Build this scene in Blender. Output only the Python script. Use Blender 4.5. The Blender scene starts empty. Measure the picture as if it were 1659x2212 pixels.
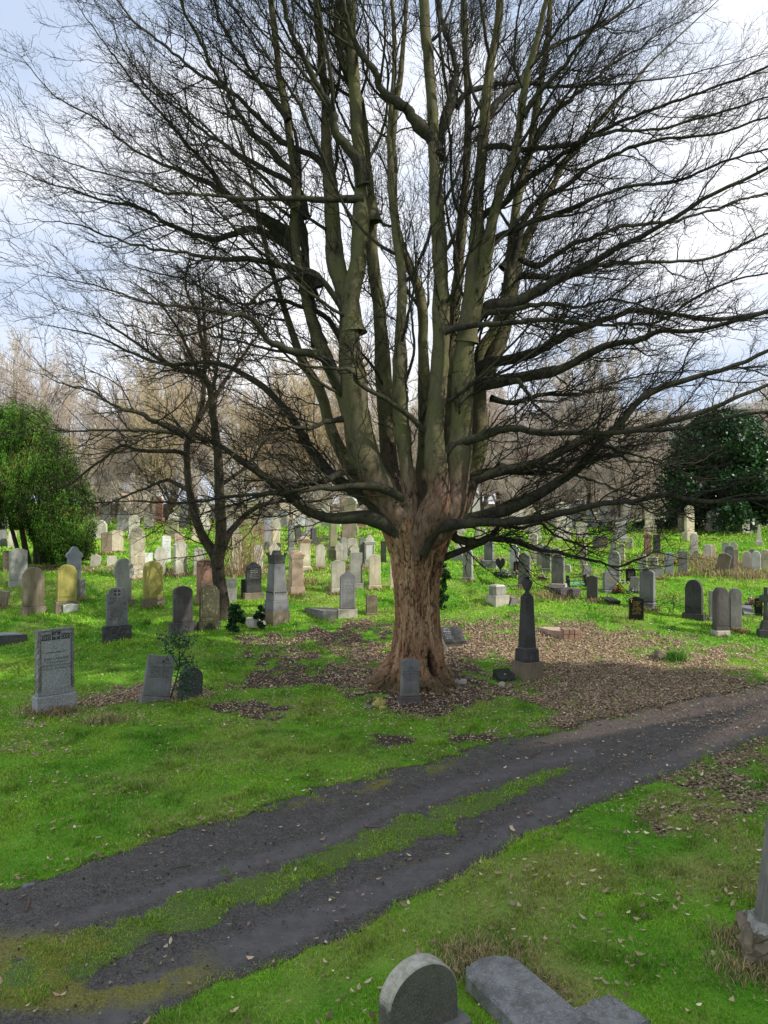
import bpy, math, random
import numpy as np
from mathutils import Vector, Matrix, Euler

rng = np.random.default_rng(7)
random.seed(7)
R = math.radians
scene = bpy.context.scene
col = scene.collection

# ------------------------------------------------------------------ camera geometry / terrain
F = 1671.0            # focal length in units of a 1659 x 2212 picture
CX, CY = 829.5, 1106.0
CAMZ = 5.1
_D = np.array([-60, 0, 6, 8, 15, 19, 22, 26, 30, 34, 38, 44, 52, 65, 80, 120, 600.])
_H = np.array([5.1, 5.1, 5.1, 5.1, 5.08, 5.02, 4.92, 4.45, 3.62, 2.83, 2.22, 1.62, 1.10, 0.78, 0.6, 0.5, 0.4])
_yy = np.concatenate([np.linspace(-60, 100, 6401), np.linspace(101, 620, 520)])
_hh = np.interp(_yy, _D, _H)
_k = np.exp(-np.linspace(-2, 2, 81) ** 2); _k /= _k.sum()
_hs = np.convolve(np.pad(_hh[:6401], 40, mode='edge'), _k, 'valid')
_hh = np.concatenate([_hs, _hh[6401:]])

def hash2(ix, iy, seed):
    n = (ix.astype(np.int64) * 374761393 + iy.astype(np.int64) * 668265263 + seed * 974711) & 0x7fffffff
    n = ((n ^ (n >> 13)) * 1274126177) & 0x7fffffff
    n = n ^ (n >> 16)
    return (n & 0xffff) / 65535.0

def vnoise(x, y, seed=0):
    x = np.asarray(x, float); y = np.asarray(y, float)
    ix = np.floor(x); iy = np.floor(y); fx = x - ix; fy = y - iy
    fx = fx * fx * (3 - 2 * fx); fy = fy * fy * (3 - 2 * fy)
    a = hash2(ix, iy, seed); b = hash2(ix + 1, iy, seed); c = hash2(ix, iy + 1, seed); d = hash2(ix + 1, iy + 1, seed)
    return (a * (1 - fx) + b * fx) * (1 - fy) + (c * (1 - fx) + d * fx) * fy

def fbm(x, y, seed=0, oct=4):
    s = 0; a = 0.5; t = 0
    for i in range(oct):
        s = s + a * vnoise(np.asarray(x) * 2 ** i, np.asarray(y) * 2 ** i, seed + i * 17); t += a; a *= .5
    return s / t

def gz(x, y):
    """ground height"""
    h = CAMZ - np.interp(y, _yy, _hh)
    return h + .05 * (fbm(np.asarray(x) * .5 + 40, np.asarray(y) * .5 + 9, 3, 3) - .5)

_ty = np.linspace(6.2, 140, 6000)
_tv = CY + F * np.interp(_ty, _yy, _hh) / _ty
def gy_of_v(v):
    """depth at which the ground meets picture row v (rows of the 2212-high picture)"""
    return np.interp(-np.asarray(v, float), -_tv, _ty)
def gp(u, v):
    y = gy_of_v(v); return (np.asarray(u, float) - CX) / F * y, y
def proj(x, y):
    """picture coordinates of a ground point"""
    yy = np.maximum(y, .5)
    return CX + F * x / yy, CY + F * np.interp(yy, _yy, _hh) / yy
def wp(u, v, d):
    return np.stack([(np.asarray(u, float) - CX) / F * d, np.asarray(d, float) + 0 * np.asarray(u, float), CAMZ - (np.asarray(v, float) - CY) / F * d], -1)

# ------------------------------------------------------------------ object helpers
def tag(o, label=None, cat=None, group=None, kind=None):
    if label: o['label'] = label
    if cat: o['category'] = cat
    if group: o['group'] = group
    if kind: o['kind'] = kind
    return o
def link(o, parent=None):
    col.objects.link(o)
    if parent is not None: o.parent = parent
    return o
def empty(name, loc, rz=0.0, lean=0.0, pitch=0.0):
    o = bpy.data.objects.new(name, None); o.empty_display_size = .3
    o.location = loc
    o.rotation_euler = (Matrix.Rotation(rz, 3, 'Z') @ Matrix.Rotation(lean, 3, 'Y') @ Matrix.Rotation(pitch, 3, 'X')).to_euler()
    return link(o)
def npmesh(name, verts, quads=None, tris=None, mat=None, smooth=False, parent=None, cols=None, colname='Col'):
    me = bpy.data.meshes.new(name)
    verts = np.asarray(verts, np.float32).reshape(-1, 3)
    nq = 0 if quads is None else len(quads); nt = 0 if tris is None else len(tris)
    li = []
    if nq: li.append(np.asarray(quads, np.int32).ravel())
    if nt: li.append(np.asarray(tris, np.int32).ravel())
    li = np.concatenate(li)
    me.vertices.add(len(verts)); me.vertices.foreach_set('co', verts.ravel())
    me.loops.add(len(li)); me.loops.foreach_set('vertex_index', li)
    me.polygons.add(nq + nt)
    st = np.concatenate([np.arange(nq) * 4, nq * 4 + np.arange(nt) * 3]).astype(np.int32)
    me.polygons.foreach_set('loop_start', st)
    if smooth: me.polygons.foreach_set('use_smooth', np.ones(nq + nt, bool))
    if cols is not None:
        a = me.color_attributes.new(colname, 'FLOAT_COLOR', 'POINT')
        c = np.ones((len(verts), 4), np.float32); c[:, :cols.shape[1]] = cols
        a.data.foreach_set('color', c.ravel())
    me.update(calc_edges=True)
    if mat: me.materials.append(mat)
    o = bpy.data.objects.new(name, me)
    return link(o, parent)

class MB:
    """collects polygons, makes one mesh"""
    def __init__(s): s.v = []; s.f = []
    def add(s, vs, fs):
        n = len(s.v); s.v += [tuple(v) for v in vs]; s.f += [tuple(i + n for i in f) for f in fs]; return s
    def box(s, x0, x1, y0, y1, z0, z1, c=.012, tx=0., ty=0.):
        """box with chamfered upright and top edges; tx, ty pull the top in"""
        def ring(ax0, ax1, ay0, ay1, z, c):
            return [(ax0 + c, ay0, z), (ax1 - c, ay0, z), (ax1, ay0 + c, z), (ax1, ay1 - c, z), (ax1 - c, ay1, z), (ax0 + c, ay1, z), (ax0, ay1 - c, z), (ax0, ay0 + c, z)]
        r = [ring(x0, x1, y0, y1, z0, c), ring(x0 + tx, x1 - tx, y0 + ty, y1 - ty, z1 - c, c), ring(x0 + tx + c, x1 - tx - c, y0 + ty + c, y1 - ty - c, z1, c * .6)]
        vs = [p for q in r for p in q]
        fs = [tuple(range(7, -1, -1)), tuple(range(16, 24))]
        for k in range(2):
            for i in range(8): fs.append((k * 8 + i, k * 8 + (i + 1) % 8, k * 8 + 8 + (i + 1) % 8, k * 8 + 8 + i))
        return s.add(vs, fs)
    def prism(s, pts, t, y=0.0, c=.012):
        """upright slab with outline pts (x, z), thickness t, chamfered faces"""
        P = np.array(pts, float); n = len(P)
        a = np.roll(P, 1, 0); b = np.roll(P, -1, 0)
        area = np.sum(P[:, 0] * b[:, 1] - b[:, 0] * P[:, 1])
        if area < 0: P = P[::-1]; a = np.roll(P, 1, 0); b = np.roll(P, -1, 0)
        d1 = P - a; d2 = b - P
        d1 /= np.linalg.norm(d1, axis=1)[:, None] + 1e-9; d2 /= np.linalg.norm(d2, axis=1)[:, None] + 1e-9
        nn = np.stack([-(d1[:, 1] + d2[:, 1]), d1[:, 0] + d2[:, 0]], 1)
        nn /= np.linalg.norm(nn, axis=1)[:, None] + 1e-9
        Q = P + nn * c
        vs = []
        for pp, yy in ((Q, -t / 2), (P, -t / 2 + c), (P, t / 2 - c), (Q, t / 2)):
            vs += [(p[0], y + yy, p[1]) for p in pp]
        fs = [tuple(range(n)), tuple(range(4 * n - 1, 3 * n - 1, -1))]
        for k in range(3):
            for i in range(n): fs.append((k * n + (i + 1) % n, k * n + i, k * n + n + i, k * n + n + (i + 1) % n))
        return s.add(vs, fs)
    def lathe(s, prof, n=16, cx=0, cy=0):
        vs = []; fs = []
        for r, z in prof:
            vs += [(cx + r * math.cos(2 * math.pi * i / n), cy + r * math.sin(2 * math.pi * i / n), z) for i in range(n)]
        for k in range(len(prof) - 1):
            for i in range(n): fs.append((k * n + i, k * n + (i + 1) % n, k * n + n + (i + 1) % n, k * n + n + i))
        fs.append(tuple(range(n - 1, -1, -1))); m = (len(prof) - 1) * n; fs.append(tuple(range(m, m + n)))
        return s.add(vs, fs)
    def tube(s, pts, r, n=6):
        pts = [Vector(p) for p in pts]; vs = []; fs = []
        for i, p in enumerate(pts):
            t = (pts[min(i + 1, len(pts) - 1)] - pts[max(i - 1, 0)]).normalized()
            a = t.orthogonal().normalized(); b = t.cross(a)
            rr = r[i] if isinstance(r, (list, tuple)) else r
            vs += [p + (a * math.cos(2 * math.pi * k / n) + b * math.sin(2 * math.pi * k / n)) * rr for k in range(n)]
        for i in range(len(pts) - 1):
            for k in range(n): fs.append((i * n + k, i * n + (k + 1) % n, i * n + n + (k + 1) % n, i * n + n + k))
        fs.append(tuple(range(n - 1, -1, -1))); m = (len(pts) - 1) * n; fs.append(tuple(range(m, m + n)))
        return s.add(vs, fs)
    def roughbox(s, x0, x1, y0, y1, z0, z1, amp, n=8, seed=1):
        """quarry-faced block: gridded faces pushed about by noise"""
        rr = random.Random(seed); idx = {}; vs = []; fs = []
        L = (x1 - x0, y1 - y0, z1 - z0); N = [max(2, int(n * l / max(L))) for l in L]
        def vid(i, j, k):
            if (i, j, k) not in idx:
                p = [x0 + L[0] * i / N[0], y0 + L[1] * j / N[1], z0 + L[2] * k / N[2]]
                ed = [i in (0, N[0]), j in (0, N[1]), k in (0, N[2])]
                for q in range(3): p[q] += rr.uniform(-1, 1) * amp * (1 if ed[q] else .5)
                idx[(i, j, k)] = len(vs); vs.append(tuple(p))
            return idx[(i, j, k)]
        for i in range(N[0]):
            for k in range(N[2]):
                fs.append((vid(i, 0, k), vid(i + 1, 0, k), vid(i + 1, 0, k + 1), vid(i, 0, k + 1)))
                fs.append((vid(i + 1, N[1], k), vid(i, N[1], k), vid(i, N[1], k + 1), vid(i + 1, N[1], k + 1)))
        for j in range(N[1]):
            for k in range(N[2]):
                fs.append((vid(0, j + 1, k), vid(0, j, k), vid(0, j, k + 1), vid(0, j + 1, k + 1)))
                fs.append((vid(N[0], j, k), vid(N[0], j + 1, k), vid(N[0], j + 1, k + 1), vid(N[0], j, k + 1)))
        for i in range(N[0]):
            for j in range(N[1]):
                fs.append((vid(i, j, N[2]), vid(i + 1, j, N[2]), vid(i + 1, j + 1, N[2]), vid(i, j + 1, N[2])))
        return s.add(vs, fs)
    def rock(s, c, r, seed, n=10, m=7):
        rr = random.Random(seed); vs = []; fs = []
        ph = [rr.uniform(0, 6) for _ in range(6)]
        for j in range(m + 1):
            th = math.pi * j / m
            for i in range(n):
                a = 2 * math.pi * i / n
                k = 1 + .18 * math.sin(2 * a + ph[0]) * math.sin(th) + .14 * math.sin(3 * a + ph[1] + 2 * th) + .1 * math.sin(5 * th + ph[2]) + rr.uniform(-.09, .09)
                vs.append((c[0] + r[0] * k * math.sin(th) * math.cos(a), c[1] + r[1] * k * math.sin(th) * math.sin(a), c[2] + r[2] * k * math.cos(th)))
        for j in range(m):
            for i in range(n): fs.append((j * n + i, j * n + n + i, j * n + n + (i + 1) % n, j * n + (i + 1) % n))
        return s.add(vs, fs)
    def build(s, name, mat, parent=None, smooth=False):
        me = bpy.data.meshes.new(name); me.from_pydata(s.v, [], s.f)
        if smooth: me.polygons.foreach_set('use_smooth', np.ones(len(me.polygons), bool))
        me.materials.append(mat); me.update()
        return link(bpy.data.objects.new(name, me), parent)

# ------------------------------------------------------------------ materials
class NT:
    def __init__(s, name):
        s.m = bpy.data.materials.new(name); s.m.use_nodes = True; s.t = s.m.node_tree; s.t.nodes.clear()
        s.out = s.t.nodes.new('ShaderNodeOutputMaterial')
    def n(s, typ, ins=None, **kw):
        nd = s.t.nodes.new(typ)
        for k, v in kw.items(): setattr(nd, k, v)
        for k, v in (ins or {}).items():
            if isinstance(v, bpy.types.NodeSocket): s.t.links.new(v, nd.inputs[k])
            else: nd.inputs[k].default_value = v
        return nd
    def noise(s, vec, scale, detail=4, rough=.55, dist=0.0):
        return s.n('ShaderNodeTexNoise', {'Vector': vec, 'Scale': scale, 'Detail': detail, 'Roughness': rough, 'Distortion': dist}).outputs['Fac']
    def ramp(s, fac, a, b, smooth=False):
        r = s.n('ShaderNodeMapRange', {'Value': fac, 'From Min': a, 'From Max': b}, interpolation_type='SMOOTHSTEP' if smooth else 'LINEAR'); return r.outputs['Result']
    def mix(s, f, a, b, mode='MIX'):
        m = s.n('ShaderNodeMix', data_type='RGBA', blend_type=mode)
        for sock, v in ((m.inputs[0], f), (m.inputs[6], a), (m.inputs[7], b)):
            if isinstance(v, bpy.types.NodeSocket): s.t.links.new(v, sock)
            elif isinstance(v, (tuple, list)): sock.default_value = (*v[:3], 1)
            else: sock.default_value = v
        return m.outputs[2]
    def math(s, op, a, b=0.0, clamp=False):
        return s.n('ShaderNodeMath', {0: a, 1: b}, operation=op, use_clamp=clamp).outputs[0]
    def bsdf(s, colr, rough=.9, spec=.3, normal=None, **kw):
        ins = {'Base Color': colr if isinstance(colr, bpy.types.NodeSocket) else (*colr, 1), 'Roughness': rough, 'Specular IOR Level': spec}
        if normal is not None: ins['Normal'] = normal
        ins.update(kw)
        b = s.n('ShaderNodeBsdfPrincipled', ins); s.t.links.new(b.outputs[0], s.out.inputs[0]); return b
    def bump(s, h, strength=.5, dist=.02):
        return s.n('ShaderNodeBump', {'Height': h, 'Strength': strength, 'Distance': dist}).outputs[0]
    def vec(s, scale=(1, 1, 1), rnd=True):
        tc = s.n('ShaderNodeTexCoord').outputs['Object']
        mp = s.n('ShaderNodeMapping', {'Vector': tc, 'Scale': scale})
        if rnd:
            oi = s.n('ShaderNodeObjectInfo').outputs['Random']
            cb = s.n('ShaderNodeCombineXYZ', {'X': s.math('MULTIPLY', oi, 37.), 'Y': s.math('MULTIPLY', oi, 91.), 'Z': s.math('MULTIPLY', oi, 53.)}).outputs[0]
            s.t.links.new(cb, mp.inputs['Location'])
        return mp.outputs[0]

_mc = {}
def stone(colr, lichen=(.3, .29, .16), lam=.25, speck=0.0, rough=.88, dark=.45, spec=.25, key=None):
    k = (colr, lichen, lam, speck, rough, dark, spec)
    if k in _mc: return _mc[k]
    t = NT('stone_' + (key or 'grey')); v = t.vec(); vs = t.vec((1.5, 1.5, .25))
    big = t.noise(v, 2.2, 5, .6); streak = t.noise(vs, 6, 4, .6); fine = t.noise(v, 45, 3, .6); mid = t.noise(v, 9, 5, .65)
    c = t.mix(t.ramp(big, .3, .7), tuple(x * .75 for x in colr), tuple(min(1, x * 1.18) for x in colr))
    c = t.mix(t.math('MULTIPLY', t.ramp(streak, .48, .72), dark), c, tuple(x * .3 for x in colr))
    c = t.mix(t.math('MULTIPLY', t.ramp(mid, .55, .68), lam), c, lichen)
    c = t.mix(t.math('MULTIPLY', t.ramp(t.noise(v, 22, 2, .5), .66, .72), min(1, lam * 1.3)), c, (.5, .5, .43))
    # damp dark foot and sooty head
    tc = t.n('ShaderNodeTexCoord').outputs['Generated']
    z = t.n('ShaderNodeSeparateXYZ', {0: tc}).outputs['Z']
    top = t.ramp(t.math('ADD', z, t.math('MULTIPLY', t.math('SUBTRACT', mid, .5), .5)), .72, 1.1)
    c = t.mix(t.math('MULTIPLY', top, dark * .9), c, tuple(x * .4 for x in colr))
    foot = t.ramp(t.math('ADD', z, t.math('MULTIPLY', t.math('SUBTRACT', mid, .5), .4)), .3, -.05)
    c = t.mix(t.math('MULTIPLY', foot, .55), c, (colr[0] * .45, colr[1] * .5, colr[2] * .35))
    c = t.mix(.35, c, t.mix(fine, (.25, .25, .25), (1, 1, 1)), 'MULTIPLY') if speck == 0 else c
    if speck:
        sp = t.n('ShaderNodeTexVoronoi', {'Vector': v, 'Scale': 70.}).outputs['Color']
        sv = t.n('ShaderNodeSeparateXYZ', {0: sp}).outputs['X']
        c = t.mix(speck, c, t.mix(sv, tuple(x * .35 for x in colr), tuple(min(.8, x * 1.9) for x in colr)))
    h = t.math('ADD', t.math('MULTIPLY', mid, .6), t.math('MULTIPLY', fine, .35))
    t.bsdf(c, rough, spec, t.bump(h, .5 if rough > .5 else .04, .025))
    _mc[k] = t.m; return t.m

STN = {
 'pale': stone((.66, .61, .5), (.42, .39, .26), .3, key='pale_grey'),
 'cream': stone((.76, .66, .48), (.48, .42, .25), .3, key='cream'),
 'white': stone((.8, .79, .76), (.5, .48, .4), .15, dark=.18, key='white'),
 'grey': stone((.27, .262, .24), (.26, .26, .18), .35, key='grey'),
 'lightgrey': stone((.42, .41, .37), (.4, .38, .26), .35, key='light_grey'),
 'granite': stone((.31, .31, .32), (.3, .29, .25), .05, speck=.55, dark=.12, key='speckled_granite'),
 'dark': stone((.10, .098, .098), (.15, .15, .1), .25, key='dark'),
 'slate': stone((.25, .25, .255), (.26, .27, .22), .15, dark=.3, key='slate'),
 'purple': stone((.145, .128, .125), (.15, .14, .1), .2, dark=.4, key='purplish_grey'),
 'black': stone((.012, .012, .014), (.02, .02, .02), .0, rough=.16, dark=0, spec=.5, key='polished_black'),
 'blackgreen': stone((.05, .055, .04), (.1, .11, .05), .4, key='green_black'),
 'brown': stone((.29, .235, .165), (.28, .25, .12), .35, key='brown'),
 'yellow': stone((.52, .45, .13), (.5, .45, .1), .6, dark=.35, key='yellow_lichen'),
 'pink': stone((.62, .46, .34), (.42, .36, .26), .2, dark=.25, key='pink'),
 'red': stone((.4, .23, .17), (.3, .22, .15), .2, key='red'),
 'green': stone((.36, .345, .2), (.26, .26, .1), .5, key='greenish'),
 'blue': stone((.36, .38, .41), (.3, .3, .28), .1, dark=.2, key='bluish'),
 'lichdark': stone((.10, .095, .06), (.27, .25, .07), .75, key='lichened_dark'),
 'brick': stone((.42, .27, .19), (.4, .33, .26), .25, key='brick'),
}
def flat(name, c, rough=.7, spec=.3, metal=0.0):
    k = ('flat', name)
    if k in _mc: return _mc[k]
    t = NT(name); v = t.vec()
    cc = t.mix(t.noise(v, 30, 3), tuple(x * .7 for x in c), tuple(min(1, x * 1.25) for x in c))
    t.bsdf(cc, rough, spec, None, Metallic=metal); _mc[k] = t.m; return t.m
INK = flat('dark_lettering', (.035, .033, .03)); GOLD = flat('gold_lettering', (.62, .42, .1), .4); WHITEINK = flat('white_lettering', (.6, .6, .58))
CARVE = flat('carved_relief', (.16, .16, .16))

def leafmat(name, trans=.35, rough=.6, spec=.3, up=0):
    t = NT(name)
    a = t.n('ShaderNodeAttribute', attribute_name='Col').outputs['Color']
    d = t.n('ShaderNodeBsdfPrincipled', {'Base Color': a, 'Roughness': rough, 'Specular IOR Level': spec})
    tr = t.n('ShaderNodeBsdfTranslucent', {'Color': a})
    if up:
        gn = t.n('ShaderNodeNewGeometry').outputs['Normal']; s_ = t.n('ShaderNodeVectorMath', {0: gn, 3: up}, operation='SCALE').outputs[0]
        nv = t.n('ShaderNodeVectorMath', {0: s_, 1: (0, 0, 1)}, operation='ADD').outputs[0]; t.t.links.new(t.n('ShaderNodeVectorMath', {0: nv}, operation='NORMALIZE').outputs[0], d.inputs['Normal'])
    mx = t.n('ShaderNodeMixShader', {0: trans, 1: d.outputs[0], 2: tr.outputs[0]})
    t.t.links.new(mx.outputs[0], t.out.inputs[0]); return t.m
M_GRASS = leafmat('grass_blades', .3, .65, .15, .75); M_LEAF = leafmat('evergreen_leaves', .2, .38, .4); M_YEW = leafmat('yew_needles', .15, .8, .1); M_DEAD = leafmat('dead_leaves', .25, .8, .15)
M_FLOWER = leafmat('petals', .3, .6, .2)

def barkmat(name, c1, c2, moss, mossamt, zscale=.25, scale=10, disp=.5, dark=(.02, .017, .014)):
    t = NT(name); v = t.vec((1, 1, zscale), False); v1 = t.vec((1, 1, 1), False)
    a = t.noise(v, scale, 6, .65, .4); b = t.noise(v1, 1.3, 4, .6); f = t.noise(v1, 30, 3, .6)
    c = t.mix(t.ramp(a, .35, .68), c1, c2)
    c = t.mix(t.math('MULTIPLY', t.ramp(b, .4, .65), mossamt), c, moss)
    c = t.mix(t.ramp(a, .42, .3), c, dark)
    c = t.mix(t.math('MULTIPLY', t.ramp(f, .6, .72), .5), c, tuple(min(1, x * 1.9 + .03) for x in c2))
    t.bsdf(c, .92, .12, t.bump(t.math('ADD', a, t.math('MULTIPLY', f, .3)), disp, .03)); return t.m
M_STEM = barkmat('olive_smooth_bark', (.075, .065, .042), (.17, .145, .088), (.12, .125, .048), .8, .4, 4, .35)
def fork_bark(m):
    nt = m.node_tree; bs = next(n for n in nt.nodes if n.type == 'BSDF_PRINCIPLED'); src = bs.inputs['Base Color'].links[0].from_socket
    t = NT.__new__(NT); t.m = m; t.t = nt
    tc = t.n('ShaderNodeTexCoord').outputs['Object']; z = t.n('ShaderNodeSeparateXYZ', {0: tc}).outputs['Z']; v = t.vec((1, 1, .4), False)
    a = t.noise(v, 9, 6, .7, .3); b = t.noise(v, 2, 3)
    c = t.mix(t.ramp(a, .35, .65), (.07, .05, .036), (.25, .17, .115)); c = t.mix(t.ramp(a, .42, .33), c, (.015, .011, .009)); c = t.mix(t.math('MULTIPLY', t.ramp(b, .5, .65), .6), c, (.17, .075, .05))
    f = t.ramp(t.math('ADD', z, t.math('MULTIPLY', t.math('SUBTRACT', t.noise(v, 1.6, 4), .5), 2.6)), 6.3, 5.5)
    nt.links.new(t.mix(f, src, c), bs.inputs['Base Color'])
fork_bark(M_STEM)
M_LIMB = barkmat('dark_limb_bark', (.026, .024, .019), (.066, .06, .046), (.07, .072, .036), .6, .5, 8, .5)
M_TWIG = flat('twig_bark', (.021, .0175, .0145), .9, .1)
M_TREE2 = barkmat('rough_brown_bark', (.035, .028, .022), (.088, .07, .053), (.07, .07, .036), .25, .3, 12, .7)
M_TWIG2 = flat('brown_twigs', (.1, .07, .045), .9, .1)
M_TWIG3 = flat('distant_twigs', (.56, .48, .40), .9, .1)  # distance haze painted in: far twigs made pale
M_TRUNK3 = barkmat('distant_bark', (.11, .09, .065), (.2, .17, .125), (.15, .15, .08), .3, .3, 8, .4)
M_REED = flat('dry_stalks', (.42, .3, .17), .8, .2)
# ------------------------------------------------------------------ gravestones
CROP = {'1': (.32076, 0, 1097.6), '2': (.2406, 465.6, 1064.3), '3': (.2406, 931.3, 1097.6), '4': (.2406, 1259.9, 1097.6), 'E': (.2005, 186.3, 1064.3),
        'F': (.2205, 492.2, 1064.3), 'G': (.2165, 944.6, 1090.9), 'H': (.2381, 1263.9, 1090.9), 'T': (.1604, 758.3, 1330.4), 'B': (.559, 731.7, 1762.8), 'V': (1, 0, 0)}
def cv(c, x, y):
    s, ox, oy = CROP[c]; return ox + s * x, oy + s * y

def arc(cx, cz, rx, rz, a0, a1, n):
    return [(cx + rx * math.cos(R(a0 + (a1 - a0) * i / n)), cz + rz * math.sin(R(a0 + (a1 - a0) * i / n))) for i in range(n + 1)]
def outline(shape, w, z0, h):
    a = w / 2
    if shape == 'flat': return [(-a, z0), (a, z0), (a, h), (-a, h)]
    if shape == 'peak': return [(-a, z0), (a, z0), (a, h - .16 * w), (a * .12, h), (-a * .12, h), (-a, h - .16 * w)]
    if shape == 'round': return [(-a, z0), (a, z0)] + arc(0, h - a * .95, a, a * .95, 0, 180, 16)
    if shape == 'segment': return [(-a, z0), (a, z0), (a, h - .3 * w)] + arc(0, h - .3 * w, a, .3 * w, 12, 168, 14) + [(-a, h - .3 * w)]
    if shape == 'low': return [(-a, z0), (a, z0)] + arc(0, h - .16 * w, a, .16 * w, 0, 180, 12)
    if shape == 'gothic':
        rise = min(.62 * w, (h - z0) * .6); q = []
        for i in range(9):
            s = i / 8; q.append((a * math.cos(s * math.pi / 2) ** .8 if i < 8 else 0.0, h - rise + rise * math.sin(s * math.pi / 2) ** 1.15))
        return [(-a, z0), (a, z0)] + q + [(-x, z) for x, z in q[-2::-1]]
    if shape == 'shoulder':
        b = a * .84; rise = b * .72
        return [(-a, z0), (a, z0), (a, h - rise - .05 * w), (a * .96, h - rise), (b, h - rise)] + arc(0, h - rise, b, rise, 6, 174, 14) + [(-b, h - rise), (-a * .96, h - rise), (-a, h - rise - .05 * w)]
    if shape == 'cusp':
        b = a * .72; rise = .2 * w; zs = h - rise - .12 * w
        return [(-a, z0), (a, z0), (a, zs)] + arc(a, zs + .14 * w, .28 * a, .14 * w, 250, 180, 4) + arc(0, h - rise, b, rise, 5, 175, 12) + arc(-a, zs + .14 * w, .28 * a, .14 * w, 0, -70, 4) + [(-a, zs)]
    if shape == 'ogee':
        q = [(a, 0), (a * .93, .1), (a * .8, .16), (a * .62, .2), (a * .45, .27), (a * .25, .36), (a * .08, .40)]
        q = [(x, h - .40 * w + z * w) for x, z in q]
        return [(-a, z0), (a, z0)] + q + [(-x, z) for x, z in q[::-1]]
    if shape == 'keyhole':
        b = a * .74; zs = h - 1.0 * w; q = []
        for i in range(8):
            s = i / 7; q.append((a * math.cos(s * math.pi / 2) ** .8 if i < 7 else 0.0, h - .74 * w + .74 * w * math.sin(s * math.pi / 2) ** 1.1))
        q = [(b, zs), (a * .9, zs + .1 * w), (a, zs + .14 * w)] + q
        return [(-b, z0), (b, z0)] + q + [(-x, z) for x, z in q[-2::-1]]
    if shape == 'trefoil':
        return [(-a * .85, z0), (a * .85, z0), (a * .85, h - .75 * w)] + arc(a * .72, h - .58 * w, a * .36, .2 * w, -60, 80, 6) + arc(0, h - .28 * w, a * .52, .28 * w, 10, 170, 10) + arc(-a * .72, h - .58 * w, a * .36, .2 * w, 100, 240, 6) + [(-a * .85, h - .75 * w)]
    if shape == 'pediment':
        return [(-a * .92, z0), (a * .92, z0), (a * .92, h - .3 * w), (a, h - .27 * w), (a, h - .2 * w), (a * .6, h - .14 * w), (a * .3, h), (-a * .3, h), (-a * .6, h - .14 * w), (-a, h - .2 * w), (-a, h - .27 * w), (-a * .92, h - .3 * w)]
    if shape == 'heart':
        q = [(a * math.sin(t) ** 3, (13 * math.cos(t) - 5 * math.cos(2 * t) - 2 * math.cos(3 * t) - math.cos(4 * t)) / 29) for t in np.linspace(0, 2 * math.pi, 33)[:-1]]
        zz = [z for _, z in q]; lo, hi = min(zz), max(zz)
        return [(x, z0 + (z - lo) / (hi - lo) * (h - z0)) for x, z in q]
    if shape == 'notch':
        return [(-a, z0), (a, z0), (a, h - .06 * w), (a * .9, h - .06 * w)] + arc(0, h - .1 * w, a * .85, .1 * w, 10, 170, 8) + [(-a * .9, h - .06 * w), (-a, h - .06 * w)]
    raise ValueError(shape)

def glyphs(w, ztop, zbot, rows, y, seed, ragged=.35):
    """rows of worn, unreadable cut letters"""
    rr = random.Random(seed); m = MB(); rh = (ztop - zbot) / rows
    for k in range(rows):
        z1 = ztop - k * rh; lh = rh * rr.uniform(.42, .62); ww = w * (1 - ragged * rr.random()); x = -ww / 2; cw = lh * .62
        while x < ww / 2:
            if rr.random() < .16: x += cw; continue
            for _ in range(rr.choice((1, 2, 2, 3))):
                if rr.random() < .6: x0 = x + rr.uniform(0, cw * .6); b = (x0, x0 + cw * .22, z1 - lh, z1 - rr.uniform(0, lh * .2))
                else: zz = z1 - rr.uniform(.1, .9) * lh; b = (x, x + cw * .75, zz - lh * .16, zz)
                m.add([(b[0], y, b[2]), (b[1], y, b[2]), (b[1], y, b[3]), (b[0], y, b[3])], [(0, 1, 2, 3)])
            x += cw
    return m

def text_lines(lines, y, mat, parent, name='inscription'):
    """cut lettering: lines of (text, letter height, x, z of the baseline)"""
    me_all = MB()
    for txt, size, x, z in lines:
        cu = bpy.data.curves.new('lettering', 'FONT'); cu.body = txt; cu.size = size * 1.35; cu.align_x = 'CENTER'; cu.resolution_u = 1
        o = bpy.data.objects.new('lettering', cu); col.objects.link(o); bpy.context.view_layer.update()
        me = bpy.data.meshes.new_from_object(o.evaluated_get(bpy.context.evaluated_depsgraph_get()))
        me_all.add([(v.co.x + x, y, v.co.y + z) for v in me.vertices], [tuple(p.vertices) for p in me.polygons])
        bpy.data.objects.remove(o); bpy.data.curves.remove(cu); bpy.data.meshes.remove(me)
    return me_all.build(name, mat, parent)

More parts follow.
